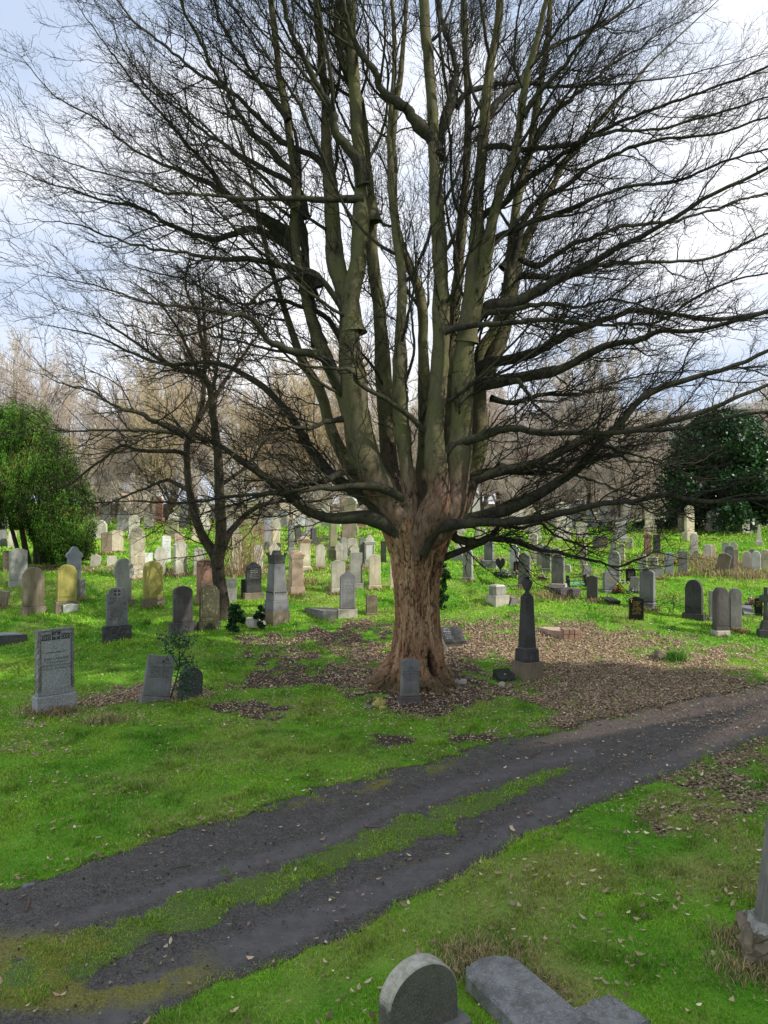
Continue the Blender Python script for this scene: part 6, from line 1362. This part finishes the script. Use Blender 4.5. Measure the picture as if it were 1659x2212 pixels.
# ------------------------------------------------------------------ grass, dry tufts, fallen leaves
STONES = [(o.location.x, o.location.y) for o in col.objects if o.parent is None and o.get('category') in ('gravestone', 'monument', 'obelisk')]
def blades(x, y, h, w, cols, lean=.5, droop=0, dz=0):
    n = len(x); th = rng.random(n) * 6.283; z = gz(x, y) - .01 + dz
    bx, by = np.cos(th) * w * .5, np.sin(th) * w * .5; ln = rng.normal(size=(n, 2)) * (h * lean)[:, None]
    v = np.empty((n, 5, 3))
    v[:, 0] = np.stack([x - bx, y - by, z], -1); v[:, 1] = np.stack([x + bx, y + by, z], -1)
    mx, my, mz = x + ln[:, 0] * .35, y + ln[:, 1] * .35, z + h * .6
    v[:, 2] = np.stack([mx + bx * .8, my + by * .8, mz], -1); v[:, 3] = np.stack([mx - bx * .8, my - by * .8, mz], -1)
    v[:, 4] = np.stack([x + ln[:, 0], y + ln[:, 1], z + h * (1 - .25 * np.minimum(1, np.hypot(ln[:, 0], ln[:, 1]) / h))], -1)
    k = np.arange(n)[:, None] * 5
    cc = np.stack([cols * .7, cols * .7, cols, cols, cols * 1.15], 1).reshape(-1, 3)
    return v.reshape(-1, 3), k + np.array([[0, 1, 2, 3]]), k + np.array([[3, 2, 4]]), cc
def grass():
    Vs = []; Qs = []; Ts = []; Cs = []; n0 = 0
    for d0, d1, dens, h0, w0 in ((6.5, 9.5, 3600, .05, .007), (9.5, 13, 2400, .055, .009), (13, 18, 1500, .058, .013), (18, 25, 850, .06, .018), (25, 34, 420, .075, .028), (34, 46, 170, .1, .05), (46, 70, 40, .14, .09)):
        area = (d1 ** 2 - d0 ** 2) * .5 * 1.12; n = int(area * dens)
        y = np.sqrt(d0 ** 2 + (d1 ** 2 - d0 ** 2) * rng.random(n)); x = (rng.random(n) - .5) * 1.12 * y; m_ = int(n * .35); ys_ = np.sqrt(d0 ** 2 + (d1 ** 2 - d0 ** 2) * rng.random(m_)); xs_ = (.55 + .45 * rng.random(m_)) * ys_ * np.where(rng.random(m_) < .5, -1, 1); x = np.concatenate([x, xs_]); y = np.concatenate([y, ys_])
        so, li, sp = masks(x, y); u, v = proj(x, y); ins, strip, _ = path_masks(u, v, x, y)
        den = np.clip(1.02 - 1.15 * so - .92 * li, .0, 1) * (.55 + .9 * fbm(x * 2.5, y * 2.5, 81, 3)); den = np.where(ins > 4, np.maximum(np.clip(strip * 1.5 - .2, 0, 1) * 1.2, np.clip(1 - ins / 24, 0, 1) * np.clip((fbm(x * 4, y * 4, 73, 3) - .38) * 4, 0, 1) * .8), den * np.where(ins > -6, .8, 1))
        den *= np.where(np.hypot(x - tree_x, y - tree_y) < 1.3, .1, 1)
        k = rng.random(len(x)) < den; x, y, so, li, sp, strip, ins = x[k], y[k], so[k], li[k], sp[k], strip[k], ins[k]; m = len(x)
        cl = fbm(x * 1.6, y * 1.6, 91, 4); h = h0 * .95 * (.3 + 1.4 * cl) * (.5 + 1.0 * rng.random(m) ** 1.5); tuft = np.clip((fbm(x * 2.2 + 9, y * 2.2, 93, 3) - .6) * 6, 0, 1); h *= 1 + 1.3 * tuft; h = np.where(ins > 4, h * .6, h)
        g1 = np.array([.12, .37, .02]); g2 = np.array([.38, .62, .05]); dry = np.array([.52, .44, .2]); yel = np.array([.37, .42, .06])
        f = np.clip((fbm(x * .8 + 3, y * .8, 95, 4) - .3) * 2.2 + rng.normal(size=m) * .22, 0, 1)[:, None]; c = g1 * (1 - f) + g2 * f
        fy = (np.clip(sp * 1.2 + np.where(ins > -3, .35, 0), 0, 1) * rng.random(m))[:, None]; c = c * (1 - fy) + yel * fy
        fd = ((rng.random(m) < .09 + .4 * sp + .22 * np.clip(li + so, 0, 1)) * (.5 + .5 * rng.random(m)))[:, None]; c = c * (1 - fd) + dry * fd
        c *= np.where(y > 26, 1.15, 1)[:, None]; c *= ((.7 + .6 * rng.random(m)) * (.78 + .5 * fbm(x * 3.5, y * 3.5, 99, 3)) * (1 - .22 * tuft))[:, None]  # far blades painted brighter to look sunlit
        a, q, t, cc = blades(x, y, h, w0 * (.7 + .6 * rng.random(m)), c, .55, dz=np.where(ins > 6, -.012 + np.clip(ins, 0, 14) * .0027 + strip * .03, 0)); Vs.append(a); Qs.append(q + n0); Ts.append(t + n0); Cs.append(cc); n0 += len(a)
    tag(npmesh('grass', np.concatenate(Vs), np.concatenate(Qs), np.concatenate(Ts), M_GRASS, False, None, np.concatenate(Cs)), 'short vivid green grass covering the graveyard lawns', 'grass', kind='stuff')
    print('grass verts', n0)
grass()
def dry_grass():
    xs = []; ys = []; hs = []; ws = []
    spots = list(DRYTUFTS)
    for u, v, rad, am in ((1050, 2055, .5, .6), (1120, 2120, .4, .5), (230, 1560, .6, .4), (100, 1545, .5, .5), (640, 1262, .9, .6), (735, 1272, .6, .8), (330, 1240, 1.3, .8), (520, 1240, 1.2, 1.0), (760, 1232, .8, .9), (1560, 1238, 1.5, 1.0), (1500, 1215, 2.0, 1.0), (1580, 1225, 1.6, .9), (1620, 1245, 1.2, .7), (1200, 1290, 1.0, .5), (1100, 1298, .8, .4), (1620, 2030, .5, .6)):
        a, b = gp(u, v); spots.append((float(a), float(b), rad, am))
    for x, y, rad, am in spots:
        n = int(1100 * am * rad * min(1.8, 14 / y + .5) * (1.6 if y < 14 else 1)); xs.append(x + rng.normal(size=n) * rad * .55); ys.append(y + rng.normal(size=n) * rad * .32); hs.append((.07 + (.12 if y < 14 else .26) * rng.random(n) * min(1, rad * 1.3)) * (1 + max(0, y - 20) * .012)); ws.append(np.full(n, .006 + .0006 * y))
    x = np.concatenate(xs); y = np.concatenate(ys); h = np.concatenate(hs); w = np.concatenate(ws); n = len(x)
    c = jitter((.5, .39, .2), n, .12, .6 + .7 * rng.random(n)); gk = rng.random(n) < .25; c[gk] = jitter((.12, .17, .03), gk.sum(), .2, 1.)
    a, q, t, cc = blades(x, y, h, w, c, .5); tag(npmesh('dry_grass', a, q, t, M_GRASS, False, None, cc), 'straw-coloured tufts of long dry grass around gravestone feet', 'dry grass', kind='stuff')
dry_grass()
def fallen():
    Xs = []; Ys = []
    for d0, d1, dens in ((6.5, 12, 170), (12, 18, 260), (18, 26, 800), (26, 36, 400)):
        area = (d1 ** 2 - d0 ** 2) * .5 * 1.12; n = int(area * dens); y = np.sqrt(d0 ** 2 + (d1 ** 2 - d0 ** 2) * rng.random(n)); x = (rng.random(n) - .5) * 1.12 * y
        so, li, sp = masks(x, y); u, v = proj(x, y); ins, strip, _ = path_masks(u, v, x, y)
        cl = np.clip((fbm(x * 1.1 + 50, y * 1.1, 97, 4) - .45) * 4, 0, 1)
        den = np.clip(li * 1.0 + so * .35 + .05 + .14 * cl * (v > 1500) + .28 * cl * 2.2 * np.exp(-((u - 1400) / 300) ** 2 - ((v - 1880) / 170) ** 2) + .6 * cl * np.exp(-((u - 80) / 150) ** 2 - ((v - 1600) / 70) ** 2), 0, 1)
        edge = np.exp(-((ins + 5) / 10) ** 2) * (v < np.interp(u, PT_U, PT_V) + 30); den = np.maximum(den, edge * .5)
        den = np.where(ins > 4, .035 + .22 * np.clip((u - 1150) / 400, 0, 1), den)
        k = rng.random(n) < den; Xs.append(x[k]); Ys.append(y[k])
    x = np.concatenate(Xs); y = np.concatenate(Ys); n = len(x); th = rng.random(n) * 6.283; L = (.02 + .075 * rng.random(n) ** 2) * np.where(y < 13, 1.25, 1); W = L * (.35 + .35 * rng.random(n)); z = gz(x, y) + .022 + .035 * rng.random(n)
    dx, dy = np.cos(th), np.sin(th); cu = (rng.random(n) - .35) * .6; tl = rng.normal(size=n) * .35
    v = np.empty((n, 6, 3))
    for i, (s, t_) in enumerate(((-1, 0), (-.2, 1), (.5, .7), (1, 0), (.5, -.7), (-.2, -1))):
        v[:, i] = np.stack([x + dx * L * s * .5 - dy * W * t_ * .5, y + dy * L * s * .5 + dx * W * t_ * .5, z + abs(t_) * W * cu * .6 + s * L * tl * .4 + (s * s) * L * .18], -1)
    k = np.arange(n)[:, None] * 6; q = np.concatenate([k + np.array([[0, 1, 2, 3]]), k + np.array([[0, 3, 4, 5]])])
    r = rng.random(n); c = np.where(r[:, None] < .55, np.array([[.38, .26, .165]]), np.where(r[:, None] < .85, np.array([[.60, .445, .29]]), np.array([[.78, .65, .46]]))) * (.45 + .95 * rng.random((n, 1)))
    tag(npmesh('fallen_leaves', v.reshape(-1, 3), q, None, M_DEAD, False, None, np.repeat(c, 6, 0)), 'curled brown fallen leaves littering the ground beneath the great tree', 'leaves', kind='stuff'); print('leaves', n)
fallen()
def clod_twigs():      # loose twigs under the tree
    n = 520; y = 9 + 16 * rng.random(n); x = (rng.random(n) - .5) * 1.05 * y; so, li, sp = masks(x, y); u, v = proj(x, y); ins, strip, _ = path_masks(u, v, x, y)
    k = (rng.random(n) < np.clip(so * .9 + li * .6 + .04 + .1 * (ins > 0), 0, 1)); x, y = x[k], y[k]; n = len(x); th = rng.random(n) * 6.283; L = .08 + .4 * rng.random(n) ** 2.5; N = 5
    P = np.empty((n, N, 3)); d = np.stack([np.cos(th), np.sin(th)], -1); p = np.stack([x, y], -1)
    for i in range(N):
        P[:, i, :2] = p; P[:, i, 2] = gz(p[:, 0], p[:, 1]) + .03; d = norm(d + rng.normal(size=(n, 2)) * .2); p = p + d * (L / N)[:, None]
    v, q = tubes(P, np.linspace(1, .5, N)[None] * (.004 + .006 * rng.random(n))[:, None], 4); tag(npmesh('fallen_twigs', v, q, None, flat('grey_dead_twig', (.13, .10, .075), .9, .1), False), 'scattered dead twigs lying on soil and path', 'twigs', kind='stuff')
clod_twigs()

def pebbles():
    n = 2600; d = 7 + 15 * rng.random(n); u = rng.random(n) * 1800 - 60; t = np.interp(u, PT_U, PT_V); b = np.interp(u, PB_U, PB_V); v = t + (b - t) * rng.random(n); v = np.minimum(v, 2300); x, y = gp(u, v)
    ins, strip, _ = path_masks(u, v, x, y); k = ins > 2; x, y = x[k], y[k]; n = len(x); s = .006 + .02 * rng.random(n) ** 4; z = gz(x, y) + .04
    o6 = np.array([[1, 0, 0], [0, 1, 0], [-1, 0, 0], [0, -1, 0], [0, 0, .8], [0, 0, -.8]]); V = np.stack([x, y, z], -1)[:, None] + o6[None] * s[:, None, None] * (.6 + .7 * rng.random((n, 6, 1)))
    f = np.array([[0, 1, 4], [1, 2, 4], [2, 3, 4], [3, 0, 4], [1, 0, 5], [2, 1, 5], [3, 2, 5], [0, 3, 5]]); T_ = (np.arange(n)[:, None, None] * 6 + f[None]).reshape(-1, 3)
    g_ = (.08 + .32 * rng.random((n, 1)) ** 2) * np.array([[1, .95, .88]]); tag(npmesh('gravel', V.reshape(-1, 3), None, T_, M_DEAD, False, None, np.repeat(g_, 6, 0)), 'small loose gravel strewn over the worn track', 'gravel', kind='stuff')
pebbles()

# ------------------------------------------------------------------ flowers and small things on graves
def flowers(crop, l, r, t, b, cols, label, name='flowers', green=.4, n=260, size=.07):
    l, t = cv(crop, l, t); r, b = cv(crop, r, b); y = float(gy_of_v(b)); x = ((l + r) / 2 - CX) / F * y; k = y / F; W = (r - l) * k; H = (b - t) * k; g = float(gz(x, y))
    C = rng.normal(size=(n, 3)) * np.array([W * .26, W * .14, 0]); C[:, 2] = rng.random(n) * H * np.clip(1 - np.abs(C[:, 0]) / (W * .6), .2, 1)
    r_ = rng.random(n); c = np.array([cols[i] for i in rng.integers(0, len(cols), n)]) * (.7 + .5 * rng.random((n, 1))); gk = (r_ < green) | (C[:, 2] < H * .25); c[gk] = np.array([.05, .12, .03]) * (.5 + rng.random((gk.sum(), 1)))
    v, q, cc = cards(C, size, aspect=.8, cols=c); o = npmesh(name, v, q, None, M_FLOWER, False, None, cc); o.location = (x, y, g); return tag(o, label, 'flowers')
WH = (.8, .8, .76); RD = (.6, .05, .03); YE = (.75, .5, .04); PK = (.7, .25, .3); PU = (.3, .22, .4)
flowers('4', 272, 358, 688, 768, [RD, RD, (.5, .2, .12)], 'red flower bunch at the foot of the polished gold-lettered headstone')
flowers('3', 1368, 1412, 638, 684, [RD, (.7, .15, .06)], 'small red posy beside the green grave mat', n=120)
flowers('3', 962, 1042, 588, 642, [WH, WH, PK], 'white and pink posy alone on the lawn above the obelisk urn', n=200)
flowers('3', 585, 740, 545, 622, [WH, PU, (.5, .5, .45)], 'bed of white and mauve flowers before the black heart headstone', n=500, green=.5)
flowers('3', 735, 802, 555, 602, [WH, PK], 'pale flower heap below the small black gold-lettered headstone', n=200)
flowers('4', 1434, 1596, 792, 895, [WH, YE, PK, RD, WH], 'mixed white, yellow and pink flowers heaped at the right edge', n=650, green=.45)
flowers('4', 346, 398, 652, 678, [WH], 'little white flower tuft beside the black square headstone', n=80)
flowers('4', 812, 858, 462, 534, [YE], 'yellow daffodils right of the smooth blue-grey tablet', n=90, green=.45)
flowers('4', 430, 512, 705, 762, [(.5, .5, .5), WH, (.25, .25, .27)], 'heap of small grey and white ornaments before the right-leaning dark headstone', n=160, green=.2)
def daffodil():
    l, t = cv('4', 778, 1290); r, b = cv('4', 928, 1390); y = float(gy_of_v(b)); x = ((l + r) / 2 - CX) / F * y; k = y / F; n = 420
    px, py = x + rng.normal(size=n) * (r - l) * k * .24, y + .25 + rng.normal(size=n) * .13; h = .2 + .22 * rng.random(n); a, q, t_, cc = blades(px, py, h, np.full(n, .022), jitter((.10, .26, .03), n, .12, .7 + .6 * rng.random(n)), .4)
    npm = npmesh('leafy_clump', a, q, t_, M_GRASS, False, None, cc); tag(npm, 'bright green clump of bulb leaves beside the broken scroll memorial', 'plant')
daffodil()
l, t = cv('4', 785, 862); r, b = cv('4', 825, 938); y = float(gy_of_v(b)); x = ((l + r) / 2 - CX) / F * y; m = MB(); m.tube([(0, 0, -.05), (.02, 0, .3), (0, .02, .5)], .012, 5); st = m.build('stem', M_LIMB)
rt = empty('dead_plant', (x, y, float(gz(x, y)))); tag(rt, 'little withered plant standing alone left of the broad black pointed headstone', 'plant'); st.parent = rt
C = rng.normal(size=(60, 3)) * np.array([.07, .07, .09]) + np.array([0, 0, .4]); v, q, cc = cards(C, .07, cols=jitter((.05, .06, .03), 60, .3, 1.)); npmesh('leaves', v, q, None, M_LEAF, False, rt, cc)
# green grave mat with posts
G = [gp(*cv('3', *p)) for p in ((1232, 712), (1395, 706), (1380, 668), (1225, 676))]
cx, cy = sum(float(g[0]) for g in G) / 4, sum(float(g[1]) for g in G) / 4; z = float(gz(cx, cy)); rt = empty('grave_border', (cx, cy, z)); tag(rt, 'green grave mat fenced by thin black rails and posts', 'grave border')
m = MB(); m.add([(float(g[0]) - cx, float(g[1]) - cy, float(gz(*g)) - z + .07) for g in G], [(0, 1, 2, 3)]); m.build('green_mat', flat('green_gravel', (.12, .3, .12)), rt)
for i, g in enumerate(G):
    h = G[(i + 1) % 4]; a = (float(g[0]) - cx, float(g[1]) - cy, float(gz(*g)) - z); b = (float(h[0]) - cx, float(h[1]) - cy, float(gz(*h)) - z)
    m = MB(); m.box(a[0] - .06, a[0] + .06, a[1] - .06, a[1] + .06, a[2] - .1, a[2] + .34, .01); m.build('post', flat('black_iron', (.015, .015, .015)), rt)
    m = MB(); m.tube([(a[0], a[1], a[2] + .26), (b[0], b[1], b[2] + .26)], .018, 5); m.build('rail', flat('black_iron', (.015, .015, .015)), rt)
# white ornament
x, y, rz, k, W, H, *_ = frame('4', 222, 262, 676, 734, 0); m = MB(); a = W * k; h = H * k
m.lathe([(.35 * a, 0), (.4 * a, .1 * h), (.3 * a, .4 * h), (.36 * a, .55 * h), (.2 * a, .7 * h), (.24 * a, .82 * h), (.14 * a, 1 * h), (.02, 1.02 * h)], 12); m.tube([(0, 0, .5 * h), (.5 * a, 0, .8 * h)], .1 * a, 6)
o = m.build('grave_ornament', STN['white'], None, True); o.location = (x - .03, y - .28, float(gz(x, y)) + .06); tag(o, 'small white ornament at the foot of the polished gold-lettered headstone', 'ornament')
# sticks on the path
for u0, v0, u1, v1, lab in ((62, 1948, 56, 1976, 'reddish stick lying on the far left of the path'), (1130, 1700 + 55, 1152, 1765, 'short dark stick on the right wheel track'), (1145, 1640, 1168, 1630, 'thin twig near the upper bend of the path'), (1060, 2030, 1085, 2048, 'grey stick in the grass above the fallen slab')):
    a, b = gp(u0, v0), gp(u1, v1); p = [(float(q[0]), float(q[1]), float(gz(*q)) + .04) for q in (a, b)]; m = MB(); mid = ((p[0][0] + p[1][0]) / 2 + .02, (p[0][1] + p[1][1]) / 2, (p[0][2] + p[1][2]) / 2 + .02); m.tube([p[0], mid, p[1]], [.016, .014, .009], 6); tag(m.build('fallen_stick', flat('reddish_stick', (.16, .095, .065), .9, .1)), lab, 'stick')

# ------------------------------------------------------------------ buildings beyond
def building(u0, u1, vt, d, mat, rows, cols, label, name, roof=None, bay=False, depth=14, base=None):
    x0, x1 = (u0 - CX) / F * d, (u1 - CX) / F * d; z1 = CAMZ - (vt - CY) / F * d; g = float(gz((x0 + x1) / 2, d)); cx = (x0 + x1) / 2; W = x1 - x0; H = z1 - g
    rt = empty(name, (cx, d, g)); tag(rt, label, 'building')
    m = MB(); m.box(-W / 2, W / 2, 0, depth, -.5, H, .05); m.build('wall', mat, rt)
    if bay:
        m = MB(); m.box(W * .12, W * .42, -1.0, -.003, -.5, H * .96, .05); m.build('bay', STN['cream'], rt)
    for r_ in range(rows):
        for c_ in range(cols):
            xx = -W / 2 + W * (c_ + .5) / cols; zz = H * (r_ + .55) / (rows + .1); yb = -1.0 if bay and W * .12 < xx < W * .42 else 0; w, h = min(1.1, W / cols * .5), min(1.9, H / rows * .6)
            m = MB()
            for a, b, c, e in ((-w / 2 - .12, w / 2 + .12, -h / 2 - .2, -h / 2), (-w / 2 - .12, w / 2 + .12, h / 2, h / 2 + .15), (-w / 2 - .12, -w / 2, -h / 2, h / 2), (w / 2, w / 2 + .12, -h / 2, h / 2), (-w / 2, w / 2, -.04, .04), (-.03, .03, -h / 2, h / 2)): m.box(xx + a, xx + b, yb - .1, yb - .004, zz + c, zz + e, .005)
            f = m.build('window', STN['white'], rt); m = MB(); m.add([(xx - w / 2, yb - .03, zz - h / 2), (xx + w / 2, yb - .03, zz - h / 2), (xx + w / 2, yb - .03, zz + h / 2), (xx - w / 2, yb - .03, zz + h / 2)], [(0, 1, 2, 3)]); m.build('pane', GLASS, f)
    m = MB()
    if roof == 'flat': m.box(-W / 2 - .3, W / 2 + .3, -.5, depth + .3, H + .003, H + .9, .05)
    else: m.add([(-W / 2 - .2, -.3, H), (W / 2 + .2, -.3, H), (W / 2 + .2, depth + .3, H), (-W / 2 - .2, depth + .3, H), (-W / 2 - .2, depth / 2, H + 3.2), (W / 2 + .2, depth / 2, H + 3.2)], [(0, 1, 5, 4), (2, 3, 4, 5), (1, 2, 5), (3, 0, 4), (3, 2, 1, 0)])
    rf = m.build('roof', ROOFW if roof == 'flat' else ROOF, rt)
    if roof != 'flat':
        for xx in (-W * .3, W * .25):
            m = MB(); m.box(xx - .7, xx + .7, depth / 2 - .5, depth / 2 + .5, H + 1.5, H + 5, .03); m.build('chimney', STN['brown'], rf)
GLASS = flat('window_glass', (.05, .06, .07), .1, .5); ROOF = flat('slate_roof', (.13, .135, .15)); ROOFW = flat('pale_parapet', (.5, .5, .5))
building(1238, 1436, 905, 96, stone((.30, .24, .16), (.3, .26, .18), .2, key='tan_sandstone'), 5, 6, 'tan stone tenement block of five storeys behind the bare trees at right', 'tenement', 'flat', True)
building(1590, 1800, 885, 102, STN['lightgrey'], 5, 6, 'grey flat-roofed block rising behind the holly at the right edge', 'apartment_block', 'flat')
building(1105, 1232, 1015, 108, STN['red'], 3, 4, 'red brick house seen between the bare trees right of the great trunk', 'house')
building(180, 262, 1062, 110, STN['pink'], 2, 3, 'low pinkish house with slate roof right of the yew', 'house')
building(308, 338, 960, 150, STN['white'], 6, 2, 'pale distant tower seen through the catkin tree branches', 'tower', 'flat', depth=5)
building(560, 700, 1052, 112, STN['brown'], 2, 5, 'brown terraced house row in the distance left of the great trunk', 'house')
m = MB()
for i in range(26):
    x = -65 + i * 5; m.box(x, x + 4.99, 87, 87.6, -.5 + .6 + CAMZ - 1.2 - .6, CAMZ - .58 + 1.5, .05)
tag(m.build('boundary_wall', STN['brown']), 'long low brown stone wall closing off the graveyard at the back', 'wall')

# ------------------------------------------------------------------ light, sky, camera
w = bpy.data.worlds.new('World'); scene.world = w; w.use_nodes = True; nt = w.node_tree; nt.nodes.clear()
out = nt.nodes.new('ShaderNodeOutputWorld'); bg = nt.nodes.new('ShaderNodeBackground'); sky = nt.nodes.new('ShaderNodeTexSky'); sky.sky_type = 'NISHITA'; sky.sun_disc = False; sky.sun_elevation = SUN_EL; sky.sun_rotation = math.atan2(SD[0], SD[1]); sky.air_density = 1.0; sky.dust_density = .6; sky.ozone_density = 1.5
tc = nt.nodes.new('ShaderNodeTexCoord'); mp = nt.nodes.new('ShaderNodeMapping'); mp.inputs['Scale'].default_value = (1, 1, 2.0); mp.inputs['Location'].default_value = (1.3, 2.4, .1); nt.links.new(tc.outputs['Generated'], mp.inputs['Vector'])
nz = nt.nodes.new('ShaderNodeTexNoise'); nz.inputs['Scale'].default_value = 1.9; nz.inputs['Detail'].default_value = 7; nz.inputs['Roughness'].default_value = .5; nt.links.new(mp.outputs[0], nz.inputs['Vector'])
rp = nt.nodes.new('ShaderNodeMapRange'); rp.interpolation_type = 'SMOOTHSTEP'; rp.inputs['From Min'].default_value = .40; rp.inputs['From Max'].default_value = .62; nt.links.new(nz.outputs['Fac'], rp.inputs['Value'])
m1 = nt.nodes.new('ShaderNodeMix'); m1.data_type = 'RGBA'; m1.inputs[0].default_value = .82; nt.links.new(sky.outputs[0], m1.inputs[6]); m1.inputs[7].default_value = (7.2, 8.5, 10.9, 1)
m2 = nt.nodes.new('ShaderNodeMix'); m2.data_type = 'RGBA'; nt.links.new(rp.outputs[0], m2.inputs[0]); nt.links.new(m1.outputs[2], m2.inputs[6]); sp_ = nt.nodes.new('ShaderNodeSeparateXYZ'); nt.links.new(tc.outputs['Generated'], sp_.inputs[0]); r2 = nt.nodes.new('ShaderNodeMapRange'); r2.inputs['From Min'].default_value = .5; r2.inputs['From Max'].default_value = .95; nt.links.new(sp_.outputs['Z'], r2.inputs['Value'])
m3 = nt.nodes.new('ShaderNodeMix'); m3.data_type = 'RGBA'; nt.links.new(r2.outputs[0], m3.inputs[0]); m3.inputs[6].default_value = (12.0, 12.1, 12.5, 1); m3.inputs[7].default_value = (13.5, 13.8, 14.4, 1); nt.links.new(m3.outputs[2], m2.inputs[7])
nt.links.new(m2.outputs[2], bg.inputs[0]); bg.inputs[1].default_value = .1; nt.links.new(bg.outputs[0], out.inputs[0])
sl = bpy.data.lights.new('Sun', 'SUN'); sl.energy = 5.0; sl.angle = R(.6); sl.color = (1, .955, .87); so_ = bpy.data.objects.new('Sun', sl); col.objects.link(so_); so_.rotation_euler = Vector(SD).to_track_quat('Z', 'Y').to_euler(); so_.location = (30, -10, 30)
cam = bpy.data.cameras.new('Camera'); cam.sensor_fit = 'VERTICAL'; cam.sensor_height = 36; cam.lens = F / 2212 * 36; cam.clip_end = 2000; cam.clip_start = .1
co = bpy.data.objects.new('Camera', cam); col.objects.link(co); co.location = (0, 0, CAMZ); co.rotation_euler = (math.pi / 2, 0, 0); scene.camera = co
scene.render.resolution_x, scene.render.resolution_y = 768, 1024
scene.view_settings.view_transform = 'Standard'; scene.view_settings.look = 'None'; scene.view_settings.exposure = 0
scene.cycles.max_bounces = 5; scene.cycles.diffuse_bounces = 2; scene.cycles.transmission_bounces = 3; scene.cycles.use_denoising = True
